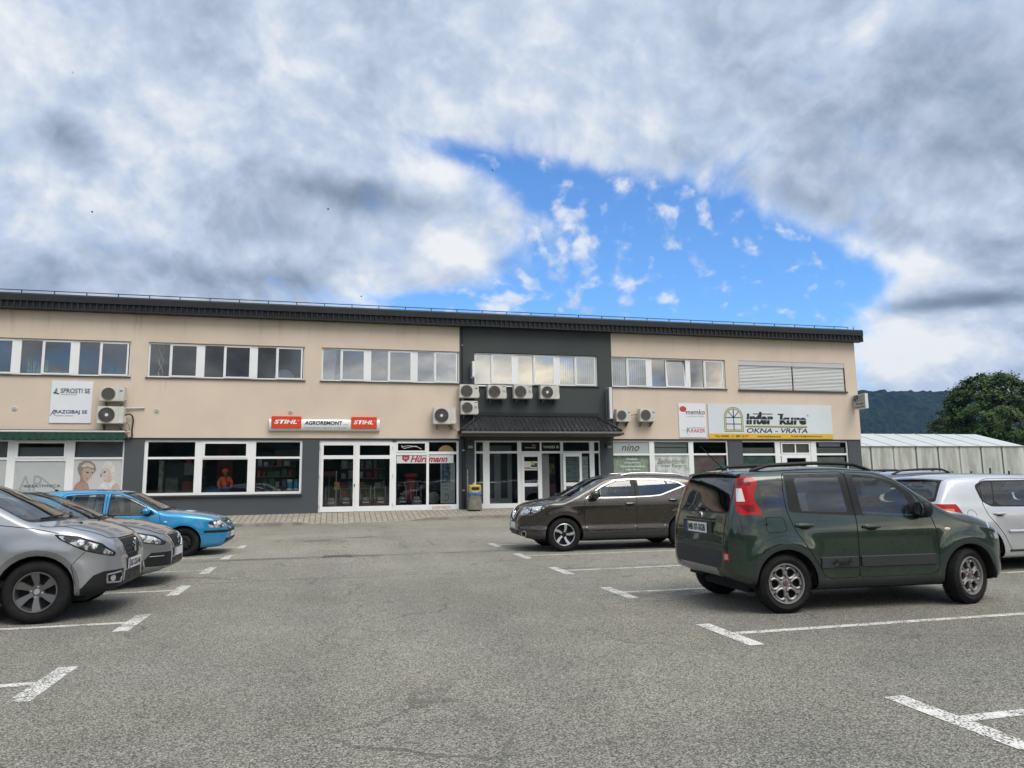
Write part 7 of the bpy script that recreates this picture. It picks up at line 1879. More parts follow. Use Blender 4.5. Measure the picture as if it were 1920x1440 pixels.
# lens-shaped light box with the red end panels
t = thing('shop_sign', 'long white rounded sign with two red panels above the double door', 'sign', (-0.33, YF, 3.47))
pr = []; n = 16
for i in range(n + 1):
    a = -math.pi / 2 + math.pi * i / n; pr.append((-2.40, YF - 0.02 - 0.15 * math.cos(a) ** 0.6 if math.cos(a) > 0.001 else YF - 0.02, 3.70 + 0.235 * math.sin(a)))
MB().prism(pr, (4.14, 0, 0)).build('sign_body', mat('sign_body_white', (0.74, 0.75, 0.74), 0.25, metal=0.15), t, True, 0, 30)
ORG = mat('sign_red', (0.62, 0.055, 0.012), 0.35)
for x0, x1, a, c in ((-2.31, -1.22, -2.21, -1.37), (0.645, 1.63, 0.74, 1.50)):
    MB().box(x0, x1, YF - 0.20, YF - 0.02, 3.565, 4.02).build('red_panel', ORG, t, True, 0.01)
    wall_text('STIHL', a, c, 3.73, 3.89, YF - 0.205, mat('sign_letter_white', (0.8, 0.8, 0.8), 0.4), t, bold=0.035, shear=0.25); wall_text('®', c + 0.02, c + 0.07, 3.84, 3.89, YF - 0.205, mat('sign_letter_white'), t)
wall_text('AGROREMONT', -1.10, 0.32, 3.70, 3.86, YF - 0.178, INK, t, bold=0.03, shear=0.15); wall_text('d.o.o.', 0.36, 0.53, 3.70, 3.75, YF - 0.178, INK, t)
wall_text('Pooblaščeni trgovec in serviser', -1.12, 0.52, 3.555, 3.645, YF - 0.165, mat('sign_grey_ink', (0.13, 0.13, 0.14), 0.5), t)
# speech-bubble board
t, y = board('wall_sign', 'white portrait board with a red speech bubble', 14.66, 15.96, 3.27, 4.77, SIGNW)
BUB = mat('sign_bubble_red', (0.50, 0.045, 0.04), 0.5)
MB().poly(PX(14.87, 4.52, 0.165, 0.125, y, 28)).build('bubble_emblem', BUB, t); MB().poly([(14.92, y, 4.44), (15.0, y, 4.45), (15.0, y, 4.36)]).build('bubble_tail', BUB, t)
wall_text('memko', 15.0, 15.92, 4.28, 4.50, y, INK, t, shear=0.2, bold=0.01); wall_text('PRODAJALNA TOREBIC', 15.05, 15.90, 4.17, 4.215, y, INK, t)
wall_text('K', 15.03, 15.21, 3.49, 3.71, y, INK, t); wall_text('RAKER', 15.22, 15.90, 3.49, 3.65, y, BUB, t, bold=0.015); wall_text('GOSPODARSTVO', 15.22, 15.90, 3.675, 3.715, y, INK, t)
MB().tube(spline([(14.76, y, 3.60), (14.83, y, 3.57), (14.92, y, 3.62), (14.99, y, 3.56), (15.02, y, 3.46), (15.10, y, 3.38)]), 0.006, 5).build('scroll_emblem', mat('sign_grey', (0.35, 0.36, 0.37), 0.5), t)
# big window maker's board
t, y = board('wall_sign', 'large white billboard with window emblem and yellow strip', 16.08, 22.40, 3.225, 4.76, mat('board_white', (0.62, 0.665, 0.70), 0.4, var=0.04, vscale=0.7), 0.04)
YEL = mat('board_yellow', (0.66, 0.42, 0.03), 0.45); YELP = mat('board_pale_yellow', (0.55, 0.51, 0.24), 0.5)
MB().box(16.08, 22.40, YF - 0.043, YF - 0.038, 3.225, 3.45).build('yellow_strip', YEL, t)
INK2 = mat('board_ink', (0.012, 0.014, 0.022), 0.4)
wall_text('inter', 17.94, 19.33, 3.86, 4.36, y, INK2, t, bold=0.05, shear=0.12); wall_text('kure', 19.62, 21.03, 3.86, 4.33, y, INK2, t, bold=0.05, shear=0.12)
MB().rectxz(18.30, 19.30, 4.32, 4.36, y - 0.001).rectxz(18.62, 18.74, 4.20, 4.44, y - 0.001).rectxz(19.56, 19.86, 4.30, 4.36, y - 0.001).build('letter_bar', INK2, t)
MB().rectxz(17.9, 21.1, 4.065, 4.088, y - 0.002).build('letter_slit', MATS['board_white'], t)
MB().rectxz(17.89, 21.05, 3.735, 3.775, y).build('rule', INK2, t); MB().rectxz(17.89, 21.05, 3.775, 3.83, y).build('yellow_rule', YELP, t)
wall_text('OKNA - VRATA', 17.95, 21.06, 3.485, 3.70, y, INK2, t, shear=0.2, bold=0.02); wall_text('®', 21.06, 21.17, 4.24, 4.34, y, INK2, t)
for tx, a, c in (('Tel.: 00386 - 2 - 887 16 97', 16.36, 18.02), ('www.interkure.com', 18.46, 19.66), ('E-mail: info@interkure.com', 20.2, 21.8)): wall_text(tx, a, c, 3.285, 3.385, y - 0.006, INK2, t, bold=0.012)
# emblem: round-headed window with yellow frame
def arch(cx, hw, z0, zs, n=24): return [(cx - hw, z0), (cx + hw, z0), (cx + hw, zs)] + [(cx + hw * math.cos(math.pi * i / n), zs + hw * math.sin(math.pi * i / n)) for i in range(1, n)] + [(cx - hw, zs)]
cx = 17.32
for hw, z0, zs, m, off in ((0.475, 3.53, 4.165, INK2, 0.0), (0.455, 3.55, 4.165, YELP, 0.001), (0.395, 3.60, 4.165, INK2, 0.002), (0.37, 3.625, 4.165, MATS['board_white'], 0.003)):
    MB().poly([(px, y - off, pz) for px, pz in arch(cx, hw, z0, zs)]).build('window_emblem', m, t)
em = MB()
for a0, c0, w_ in (((cx, 3.625), (cx, 4.53), 0.024), ((cx - 0.37, 4.165), (cx + 0.37, 4.165), 0.02), ((cx - 0.37, 3.875), (cx + 0.37, 3.875), 0.02), ((cx, 4.165), (cx - 0.26, 4.425), 0.018), ((cx, 4.165), (cx + 0.26, 4.425), 0.018)):
    A0, C0 = Vector(a0), Vector(c0); dd_ = (C0 - A0).normalized(); pp_ = Vector((-dd_.y, dd_.x)) * w_
    em.poly([(q.x, y - 0.004, q.y) for q in (A0 - pp_, C0 - pp_, C0 + pp_, A0 + pp_)])
em.build('emblem_bars', INK2, t)
# flag signs standing out from the wall
def flag_sign(label, x0, x1, yn, z0, z1, m, edge, arm=None):
    t = thing('projecting_sign', label, 'sign', ((x0 + x1) / 2, YF, z0))
    MB().box(x0, x1, yn, YF - 0.06, z0, z1).build('sign_box', edge, t, True, 0.01)
    MB().quad((x0 - 0.003, yn + 0.03, z0 + 0.03), (x0 - 0.003, YF - 0.09, z0 + 0.03), (x0 - 0.003, YF - 0.09, z1 - 0.03), (x0 - 0.003, yn + 0.03, z1 - 0.03)).build('sign_face', m, t)
    MB().box((x0 + x1) / 2 - 0.03, (x0 + x1) / 2 + 0.03, YF - 0.07, YF, z0 + 0.1, z1 - 0.1).build('wall_bracket', GREYPL, t)
    return t
t = flag_sign('white box sign on the right corner lettered AFP', 23.58, 23.74, 28.12, 4.58, 5.27, mat('sign_face_grey', (0.40, 0.40, 0.385), 0.5), mat('sign_edge', (0.62, 0.66, 0.68), 0.4))
L = lambda s, yy, z, w_, h_, m, **k_: lettering(s, (23.572, yy, z), (0, -1, 0), (0, 0, 1), w_, h_, m, t, **k_)
L('AFP', 28.89, 4.93, 0.33, 0.28, INK, bold=0.04); L('montaža', 28.55, 5.13, 0.30, 0.05, INK); L('klima', 28.55, 5.05, 0.14, 0.05, INK); L('servis', 28.55, 4.96, 0.28, 0.05, INK)
L('motifs', 28.62, 4.78, 0.36, 0.10, INK, bold=0.02); L('www.motifs.si', 28.80, 4.64, 0.60, 0.075, INK, bold=0.02)
MB().poly([(23.571, 28.68 + 0.04 * math.cos(a), 4.83 + 0.04 * math.sin(a)) for a in [2 * math.pi * i / 12 for i in range(12)]]).build('dot_emblem', INK, t)
t = flag_sign('tall silver blade sign with vertical lettering at the right edge of the dark wall', 11.27, 11.40, 28.52, 4.02, 5.36, mat('blade_face', (0.27, 0.26, 0.27), 0.4), mat('blade_edge', (0.66, 0.68, 0.69), 0.3))
lettering('MODELIRANJE', (11.262, 28.66, 4.10), (0, 0, 1), (0, 1, 0), 1.16, 0.14, INK, t, bold=0.02)
t = flag_sign('small white box sign seen edge on beside the left of the bay window', 5.38, 5.49, 28.45, 5.66, 6.30, mat('flag_face_shade', (0.22, 0.23, 0.23), 0.5), mat('flag_edge', (0.74, 0.75, 0.75), 0.35))  # sign face coloured dark for the shade it hangs in

# ================================================================== AWNING, BIN
t = thing('awning', 'rolled dark green awning with scalloped valance over the hairdresser window', 'awning', (-10.2, YF, 3.3))
AX0, AX1 = -13.4, -7.33
MB().box(AX0, AX1, YF - 0.16, YF, 3.415, 3.47).build('cassette_cover', mat('awning_dark_cover', (0.02, 0.025, 0.022), 0.5), t)
MB().tube([(AX0, YF - 0.28, 3.40), (AX1, YF - 0.28, 3.40)], 0.034, 10).build('front_rail', mat('rail_white', (0.60, 0.60, 0.58), 0.4), t, True)
v = []; f = []; nS = 24
N_ = nS * 8
for i in range(N_ + 1):
    x = AX0 + (AX1 - AX0) * i / N_; ph = (i % 8) / 8; sc_ = 0.055 * math.sin(math.pi * ph) ** 0.7 if 0 < ph < 1 else 0
    yy = YF - 0.285 + 0.006 * math.sin(i * 0.9)
    v += [(x, yy, 3.385), (x, yy + 0.008, 3.165 - sc_)]
for i in range(N_): f.append((2 * i, 2 * i + 1, 2 * i + 3, 2 * i + 2))
MB().add(v, f).build('valance', mat('awning_green', (0.008, 0.050, 0.036), 0.75, var=0.2, vscale=3), t, True)
MB().prism([(AX1 + 0.01, YF, 3.45), (AX1 + 0.01, YF - 0.31, 3.43), (AX1 + 0.01, YF - 0.31, 3.36), (AX1 + 0.01, YF - 0.1, 3.25), (AX1 + 0.01, YF, 3.25)], (0.035, 0, 0)).build('end_bracket', mat('awning_bracket', (0.45, 0.44, 0.42), 0.5), t)
MB().tube([(AX1 + 0.05, YF - 0.2, 3.40), (AX1 + 0.16, YF - 0.2, 3.40)], 0.03, 8).build('crank_gear', mat('awning_bracket'), t, True)
MB().quad((AX0, YF - 0.02, 3.35), (AX1, YF - 0.02, 3.35), (AX1, YF - 0.27, 3.40), (AX0, YF - 0.27, 3.40)).build('cloth', MATS['awning_green'], t)

bx_, by_ = 5.45, 28.50; bz = 0.375
t = thing('litter_bin', 'concrete litter bin with yellow hood and blue bag beside the entrance', 'litter bin', (bx_, by_, bz))
def sqring(hw, z, rr=0.05): return [(bx_ + sx * (hw - (rr if k_ else 0)), by_ + sy * (hw - (0 if k_ else rr)), z) for sx, sy, k_ in ((1, -1, 0), (1, 1, 0), (1, 1, 1), (-1, 1, 1), (-1, 1, 0), (-1, -1, 0), (-1, -1, 1), (1, -1, 1))]
def loft(rs):
    b = MB(); n = len(rs[0]); b.v = [p for r_ in rs for p in r_]
    b.f = [(i * n + j, i * n + (j + 1) % n, (i + 1) * n + (j + 1) % n, (i + 1) * n + j) for i in range(len(rs) - 1) for j in range(n)] + [tuple(range(n)), tuple((len(rs) - 1) * n + j for j in range(n))]
    return b
loft([sqring(0.27, bz), sqring(0.255, bz + 0.25), sqring(0.215, bz + 0.60)]).build('concrete_base', mat('bin_concrete', (0.16, 0.155, 0.125), 0.95, var=0.25, vscale=5, bump=0.4, bscale=40), t)
random.seed(11)
bg = []
for q in range(4):
    r_ = [0.235, 0.25, 0.255, 0.235][q]; bg.append([(bx_ + (r_ + random.uniform(-0.015, 0.015)) * math.copysign(min(1, abs(math.cos(a)) * 1.25), math.cos(a)), by_ + (r_ + random.uniform(-0.015, 0.015)) * math.copysign(min(1, abs(math.sin(a)) * 1.25), math.sin(a)), bz + 0.56 + 0.05 * q + random.uniform(-0.015, 0.015)) for a in [2 * math.pi * i / 28 for i in range(28)]])
loft(bg).build('bin_bag', mat('bag_blue', (0.07, 0.16, 0.36), 0.35), t)
hd = loft([sqring(0.235, bz + 0.68), sqring(0.235, bz + 0.93), sqring(0.20, bz + 0.965)]).build('hood', mat('bin_yellow', (0.50, 0.37, 0.05), 0.45, var=0.08, vscale=6), t)
MB().poly([(bx_ + 0.16 * q[0], by_ - 0.238, bz + 0.815 + 0.062 * q[1]) for q in ((-1, -0.7), (-0.85, -1), (0.85, -1), (1, -0.7), (1, 0.7), (0.85, 1), (-0.85, 1), (-1, 0.7))]).build('slot', BLACK, hd)
MB().tube([(bx_, by_, bz + 0.96), (bx_, by_, bz + 1.05)], 0.06, 10).build('ash_cap', mat('bin_cap', (0.5, 0.42, 0.38), 0.6), t)

# ================================================================== BEHIND THE SHOP GLASS
# display mannequin in an orange work jacket and helmet
mx, my = -4.03, 30.0
t = thing('mannequin', 'mannequin in orange jacket and helmet behind the shop window', 'mannequin', (mx, my, 0.8))
ORJ = mat('jacket_orange', (0.70, 0.13, 0.05), 0.7, var=0.25, vscale=5)
def skin_body(name, joints, edges, m, parent, sub=2):
    me = bpy.data.meshes.new(name); me.from_pydata([j[0] for j in joints], edges, []); o = bpy.data.objects.new(name, me); COL.objects.link(o)
    sk = o.modifiers.new('skin', 'SKIN'); sk.use_smooth_shade = True
    for i, j in enumerate(joints): me.skin_vertices[0].data[i].radius = (j[1], j[1] if len(j) < 3 else j[2])
    me.skin_vertices[0].data[0].use_root = True
    ss = o.modifiers.new('sub', 'SUBSURF'); ss.levels = sub; ss.render_levels = sub
    dg = bpy.context.evaluated_depsgraph_get(); em_ = bpy.data.meshes.new_from_object(o.evaluated_get(dg)); bpy.data.objects.remove(o)
    em_.materials.clear(); em_.materials.append(m); n_ = bpy.data.objects.new(name, em_); COL.objects.link(n_); adopt(n_, parent); return n_
J = lambda x, y, z: (mx + x * 0.72, my + y * 0.8, 1.32 + (z - 1.32) * 0.92)
skin_body('jacket', [(J(0, 0, 1.32), 0.14, 0.11), (J(0, 0, 1.50), 0.15, 0.11), (J(0, 0, 1.70), 0.14, 0.10), (J(0, 0, 1.80), 0.09, 0.08), (J(-0.22, 0, 1.74), 0.085), (J(-0.34, -0.03, 1.52), 0.075), (J(-0.25, -0.2, 1.34), 0.06), (J(0.22, 0, 1.74), 0.085), (J(0.34, -0.03, 1.54), 0.075), (J(0.33, -0.2, 1.36), 0.06)], [(0, 1), (1, 2), (2, 3), (2, 4), (4, 5), (5, 6), (2, 7), (7, 8), (8, 9)], ORJ, t)
skin_body('head', [(J(0, 0, 1.80), 0.06), (J(0, -0.01, 1.92), 0.085, 0.10), (J(0, -0.02, 2.02), 0.09, 0.10)], [(0, 1), (1, 2)], mat('mannequin_skin', (0.25, 0.16, 0.12), 0.6), t)
MB().ell(J(-0.02, 0.0, 2.05), (0.12, 0.14, 0.10), 18, 10).build('helmet', mat('helmet_orange', (0.85, 0.13, 0.04), 0.35), t, True)
MB().box(mx - 0.11, mx + 0.11, my - 0.21, my - 0.12, 1.96, 1.975).build('helmet_peak', MATS['helmet_orange'], t)
MB().tube([J(0.05, -0.17, 1.78), J(0.12, -0.17, 1.55), J(0.10, -0.16, 1.36)], 0.014, 6).build('braces', BLACK, t)
MB().box(mx - 0.2, mx + 0.2, my - 0.1, my + 0.1, 0.40, 1.32).build('trousers', mat('trousers_dark', (0.02, 0.025, 0.035), 0.8), t, True, 0.05)
# blue canisters on the sill
for i, (x, c_, lab) in enumerate(((-1.62, (0.05, 0.22, 0.42), 'blue canister with white lid behind the shop glass, left of two'), (-1.36, (0.02, 0.26, 0.52), 'blue canister with green top at the shop window edge'))):
    t = thing('canister', lab, 'canister', (x, 29.45, 1.15), 0, 'canisters in the shop window')
    MB().lathe([(0, 0), (0.11, 0), (0.11, 0.36), (0.10, 0.38)], (x, 29.45, 1.15), (0, 0, 1), 20).build('drum', mat('canister_%d' % i, c_, 0.4, var=0.2, vscale=12), t, True)
    MB().lathe([(0.10, 0), (0.10, 0.10), (0, 0.11)], (x, 29.45, 1.53), (0, 0, 1), 20).build('lid', mat('lid_%d' % i, ((0.55, 0.55, 0.53), (0.05, 0.25, 0.14))[i], 0.5), t, True)
    MB().lathe([(0.113, 0.05), (0.113, 0.14)], (x, 29.45, 1.15), (0, 0, 1), 20).build('label_band', mat('canister_white', (0.6, 0.62, 0.62), 0.5), t, True)
# display shelf with boxes, blue machine cover, wall panels
t = thing('display_rack', 'dark display rack with red and grey boxes behind the left shop window', 'rack', (-5.8, 30.6, 0.4))
MB().box(-6.5, -5.1, 30.5, 30.55, 0.4, 2.3).build('rack_back', mat('rack_back', (0.05, 0.055, 0.05), 0.8), t)
for (x0, x1, z0, z1, c_) in ((-6.2, -5.75, 1.15, 1.75, (0.10, 0.13, 0.11)), (-5.6, -5.2, 1.2, 1.6, (0.14, 0.035, 0.03)), (-5.55, -5.1, 1.85, 2.3, (0.14, 0.15, 0.14)), (-6.45, -6.3, 1.2, 2.4, (0.3, 0.29, 0.26))):
    MB().box(x0, x1, 30.2, 30.48, z0, z1).build('carton', mat('carton_%d' % int((x0 + 10) * 100), c_, 0.7, var=0.3, vscale=6), t)
t = thing('covered_machine', 'machine under a dark blue cover beside the mannequin', 'machine', (-4.4, 30.1, 0.4))
MB().ell((-4.45, 30.2, 0.95), (0.42, 0.35, 0.48), 20, 12, 2.6).build('cover', mat('cover_blue', (0.015, 0.05, 0.15), 0.6, var=0.3, vscale=4), t, True)
for lab, x0, x1, z0, z1, c_ in (('red poster on the back wall beside the mannequin', -4.5, -3.9, 1.6, 3.0, (0.10, 0.012, 0.012)), ('blue and red pennant high behind the right pane', -2.5, -1.3, 2.86, 3.04, (0.03, 0.05, 0.24)), ('pale poster with red logo high behind the right pane', -2.3, -1.3, 2.4, 2.84, (0.17, 0.17, 0.16))):
    o = MB().box(x0, x1, 31.0, 31.02, z0, z1).build('wall_poster', mat('poster_%d' % int((x0 + 10) * 100), c_, 0.7), None); tag(o, lab, 'poster')
# garden machines standing inside the glass
def mower(x, col, lab, tall=True, y=29.7):
    z = 0.40; t = thing('garden_machine', lab, 'garden machine', (x, y, z), 0, 'garden machines behind the glass doors')
    MB().ell((x, y + 0.05, z + 0.26), (0.23, 0.32, 0.13), 18, 10, 3).build('deck', mat('deck_' + col[0], col[1], 0.4), t, True)
    for sx in (-0.24, 0.24): MB().lathe([(0, 0.03), (0.11, 0.03), (0.12, -0.03), (0, -0.03)], (x + sx, y - 0.2, z + 0.12), (1, 0, 0), 20).build('wheel', TYRE, t, True)
    for sx in (-0.24, 0.24): MB().lathe([(0, 0.0), (0.06, 0.0)], (x + sx * 1.15, y - 0.22, z + 0.12), (0, -1, 0), 16).build('wheel_disc', mat('wheel_disc', (0.55, 0.55, 0.53), 0.4), t)
    MB().box(x - 0.12, x + 0.12, y - 0.12, y + 0.1, z + 0.36, z + 0.50).build('engine', mat('engine_grey', (0.34, 0.34, 0.33), 0.5, var=0.4, vscale=10), t, True, 0.03)
    MB().box(x - 0.13, x + 0.13, y - 0.30, y - 0.26, z + 0.28, z + 0.34).build('label_plate', mat('wheel_disc'), t)
    if tall: MB().tube([(x - 0.2, y + 0.1, z + 0.3), (x - 0.22, y + 0.45, z + 0.95), (x + 0.22, y + 0.45, z + 0.95), (x + 0.2, y + 0.1, z + 0.3)], 0.016, 8).build('handlebar', mat('handle_steel', (0.35, 0.35, 0.35), 0.4, metal=0.5), t, True)
RED_, BLK_, GRY_ = ('red', (0.26, 0.02, 0.025)), ('dark', (0.03, 0.03, 0.03)), ('grey', (0.28, 0.28, 0.27))
mower(-0.05, GRY_, 'grey garden machine behind the left door leaf, first from the left'); mower(0.52, BLK_, 'black garden machine behind the left door leaf, beside the middle stile')
mower(1.28, RED_, 'red garden machine behind the right door leaf, near the middle stile'); mower(1.86, RED_, 'red garden machine behind the right door leaf, near its hinges')
mower(2.72, BLK_, 'black garden machine in the left side light'); mower(3.30, GRY_, 'grey wheeled garden machine beside the post of the side lights')
t = thing('tiller', 'tall red machine with upright handles behind the side light', 'garden machine', (3.1, 30.2, 0.4))
MB().box(2.95, 3.28, 30.1, 30.4, 0.5, 1.65).build('cowl', mat('tiller_red', (0.22, 0.018, 0.012), 0.45), t, True, 0.05)
MB().ell((3.1, 30.1, 1.75), (0.3, 0.18, 0.12), 16, 9, 3).build('tank', MATS['tiller_red'], t, True)
for sx in (-0.25, 0.27): MB().tube([(3.1 + sx * 0.7, 30.05, 0.5), (3.1 + sx, 29.95, 1.5)], 0.018, 8).build('handle_tube', MATS['handle_steel'], t, True)
t = thing('machine_wheel', 'large black tractor tyre leaning behind the right side light', 'tyre', (4.05, 30.0, 0.8))
ring = [(4.02 + 0.36 * math.cos(2 * math.pi * i / 28), 30.0, 0.83 + 0.42 * math.sin(2 * math.pi * i / 28)) for i in range(28)]
MB().tube(ring, 0.10, 10, closed=True).build('tyre', TYRE, t, True); MB().lathe([(0, 0.02), (0.24, 0.02), (0.26, 0.0)], (4.02, 29.97, 0.83), (0, -1, 0), 24).build('rim', mat('rim_pale', (0.30, 0.29, 0.27), 0.5), t, True)
t = thing('price_stand', 'slim stand with an orange and yellow price card behind the left door leaf', 'stand', (0.13, 29.5, 0.4))
MB().tube([(0.13, 29.5, 0.4), (0.13, 29.5, 1.95)], 0.02, 8).build('pole', STEEL, t, True); MB().box(0.06, 0.26, 29.46, 29.48, 1.22, 1.50).build('price_card', mat('card_orange', (0.42, 0.22, 0.05), 0.6, var=0.6, vscale=9), t)
t = thing('upright_sign', 'small reddish board on the left inside the double door', 'sign', (-0.2, 30.4, 1.7)); MB().box(-0.4, 0.1, 30.4, 30.43, 1.75, 1.95).build('panel', mat('dull_red', (0.16, 0.03, 0.03), 0.6), t); MB().tube([(-0.15, 30.45, 0.4), (-0.15, 30.45, 1.75)], 0.02, 6).build('pole', STEEL, t)

# stock on shelves deeper in the shop
def rack(label, x0, x1, y, z0, rows, seed, pal):
    rnd = random.Random(seed); t = thing('stock_shelf', label, 'shelf', ((x0 + x1) / 2, y, z0))
    for i in range(rows + 1): MB().box(x0, x1, y, y + 0.4, z0 + i * 0.42, z0 + i * 0.42 + 0.03).build('shelf_board', mat('shelf_grey', (0.22, 0.22, 0.22), 0.6), t)
    MB().box(x0, x1, y + 0.40, y + 0.43, z0, z0 + rows * 0.42 + 0.2).build('shelf_back', mat('shelf_back', (0.09, 0.09, 0.095), 0.8), t)
    for i in range(rows):
        x = x0 + 0.04
        while x < x1 - 0.14:
            w_ = rnd.uniform(0.10, 0.26); h_ = rnd.uniform(0.14, 0.34); c_ = rnd.choice(pal)
            MB().box(x, min(x + w_, x1), y + 0.03, y + 0.3, z0 + i * 0.42 + 0.032, z0 + i * 0.42 + 0.032 + h_).build('goods', mat('goods_' + c_[0], c_[1], 0.5, var=0.3, vscale=11), t); x += w_ + rnd.uniform(0.02, 0.12)
PAL = [('orange', (0.50, 0.11, 0.02)), ('white', (0.45, 0.45, 0.44)), ('black', (0.03, 0.03, 0.03)), ('red', (0.32, 0.03, 0.03)), ('green', (0.06, 0.18, 0.07)), ('grey', (0.22, 0.22, 0.22))]
rack('stocked shelf in the shop behind the left pane, with mixed boxes', -6.3, -4.95, 31.2, 0.9, 4, 21, PAL)
rack('stocked shelf in the shop behind the right pane, with mixed boxes', -3.0, -1.5, 31.0, 0.9, 4, 22, PAL)
rack('stocked shelf in the shop seen through the double door', 0.3, 2.2, 31.6, 0.8, 4, 23, PAL)

# plants and lamps standing on the sills upstairs
def blades(label, x0, x1, hmin, hmax, n, m, seed, lean=0.03):
    rnd = random.Random(seed); t = thing('potted_plant', label, 'plant', ((x0 + x1) / 2, 29.42, 5.40)); b = MB()
    for i in range(n):
        x = rnd.uniform(x0, x1); y = rnd.uniform(29.36, 29.48); h = rnd.uniform(hmin, hmax); dx = rnd.gauss(0, lean); w = rnd.uniform(0.008, 0.02)
        b.quad((x - w, y, 5.52), (x + w, y, 5.52), (x + dx + w * 0.5, y, 5.52 + h), (x + dx - w * 0.3, y, 5.52 + h))
    b.build('leaves', m, t); MB().box(x0 - 0.02, x1 + 0.02, 29.34, 29.50, 5.40, 5.53).build('planter', mat('planter_white', (0.55, 0.55, 0.53), 0.5), t)
PG = mat('plant_green', (0.10, 0.16, 0.06), 0.7, var=0.4, vscale=9); PP = mat('plant_pale', (0.24, 0.28, 0.18), 0.7, var=0.4, vscale=9)
blades('tall pale stemmed plants on the sill of the leftmost window', -10.85, -10.2, 0.25, 0.62, 46, PP, 1)
blades('low bright green plant on the sill of the leftmost window', -10.0, -9.35, 0.08, 0.2, 70, mat('plant_lime', (0.16, 0.24, 0.06), 0.7, var=0.4, vscale=9), 2, 0.05)
blades('loose green plant at the right end of the leftmost window', -8.2, -7.5, 0.15, 0.5, 40, PG, 3, 0.10)
blades('dark leafy plant behind the second pane left of the dark bay', 0.45, 1.08, 0.2, 0.75, 60, mat('plant_dark', (0.02, 0.035, 0.015), 0.7), 4, 0.14)
t = thing('globe_lamp', 'large white globe lamp behind the right end of the second window', 'lamp', (-1.95, 29.75, 5.3)); MB().ell((-1.95, 29.75, 5.62), (0.40, 0.34, 0.34), 24, 14).build('globe', mat('globe_white', (0.62, 0.62, 0.60), 0.5), t, True); MB().lathe([(0.12, 0), (0.14, 0.06), (0.0, 0.07)], (-1.95, 29.75, 5.24), (0, 0, 1), 16).build('lamp_foot', STEEL, t, True)
t = thing('twisted_curtain', 'pale twisted curtain in the left pane of the second window', 'curtain', (-6.4, 29.4, 5.4))
for s_ in (0, 1): MB().tube([(-6.40 + 0.08 * math.sin(q * 0.8 + s_ * 3.1), 29.40 + 0.03 * math.cos(q * 0.8 + s_ * 3.1), 5.45 + q * 0.115) for q in range(12)], [0.012 + 0.012 * abs(math.sin(q * 0.4 + s_)) for q in range(12)], 6).build('curtain_strand', mat('curtain_grey', (0.45, 0.46, 0.46), 0.6), t, True)

# ================================================================== BEYOND THE BUILDING
# long film tunnel greenhouse
t = thing('film_greenhouse', 'long low greenhouse in translucent grey film beyond the car park', 'greenhouse', (44, 45, 0))
def film(name, base, stain):
    m = bpy.data.materials.new(name); m.use_nodes = True; k = NT(m.node_tree); b = m.node_tree.nodes['Principled BSDF']; b.inputs['Roughness'].default_value = 0.55
    tc = k.n('ShaderNodeTexCoord').outputs['Object']; x, y, z = k.sep(tc)
    s_ = k.noise(k.comb(k.m('MULTIPLY', x, 2.2), k.m('MULTIPLY', y, 2.2), k.m('MULTIPLY', z, 0.35)), 1.0, 7, 0.7)
    cell = k.m('ABSOLUTE', k.m('SUBTRACT', k.m('FRACT', k.m('DIVIDE', k.m('SUBTRACT', x, 26.12), 1.955)), 0.5))
    dirt = k.m('MULTIPLY', k.smooth(s_, 0.30, 0.62), k.smooth(cell, 0.48, 0.25))
    k.link(k.mixc(k.m('MULTIPLY', dirt, stain), base, (0.17, 0.165, 0.135)), b.inputs['Base Color'])
    return m
FW_ = film('film_wall', (0.60, 0.61, 0.58), 0.60); FR_ = film('film_roof', (0.50, 0.52, 0.52), 0.15)
TX0, TX1, TY, TW, TE, TR = 26.0, 51.7, 45.0, 8.6, 3.70, 4.90
MB().quad((TX0, TY, -0.3), (TX1, TY, -0.3), (TX1, TY, TE), (TX0, TY, TE)).build('side_wall', FW_, t)
MB().quad((TX0, TY + TW, -0.3), (TX1, TY + TW, -0.3), (TX1, TY + TW, TE), (TX0, TY + TW, TE)).build('side_wall', FW_, t)
MB().poly([(TX1, TY, -0.3), (TX1, TY + TW, -0.3), (TX1, TY + TW, TE), (TX1, TY + TW / 2, TR), (TX1, TY, TE)]).build('gable_wall', FW_, t)
MB().poly([(TX0, TY, -0.3), (TX0, TY + TW, -0.3), (TX0, TY + TW, TE), (TX0, TY + TW / 2, TR), (TX0, TY, TE)]).build('gable_wall', FW_, t)
MB().quad((TX0, TY - 0.05, TE), (TX1 + 0.1, TY - 0.05, TE), (TX1 + 0.1, TY + TW / 2, TR), (TX0, TY + TW / 2, TR)).build('roof', FR_, t)
MB().quad((TX0, TY + TW + 0.05, TE), (TX1 + 0.1, TY + TW + 0.05, TE), (TX1 + 0.1, TY + TW / 2, TR), (TX0, TY + TW / 2, TR)).build('roof', FR_, t)
HOOP = mat('hoop_steel', (0.16, 0.165, 0.165), 0.5); HOOPW = mat('hoop_pale', (0.46, 0.46, 0.44), 0.5)
x = 26.12 + 1.955
i = 0
while x < TX1 - 0.3:
    MB().tube([(x, TY - 0.03, -0.3), (x, TY - 0.03, TE)], 0.05, 6).build('hoop_post', HOOPW if i % 3 == 0 else HOOP, t); MB().tube([(x, TY - 0.05, TE + 0.02), (x, TY + TW / 2, TR + 0.02)], 0.03, 6).build('rafter', HOOPW, t)
    MB().box(x - 0.07, x + 0.07, TY - 0.11, TY - 0.04, TE - 0.14, TE + 0.02).build('bracket', HOOP, t); x += 1.955; i += 1
MB().tube([(TX0, TY - 0.04, TE), (TX1, TY - 0.04, TE)], 0.045, 6).build('eave_rail', HOOPW, t)
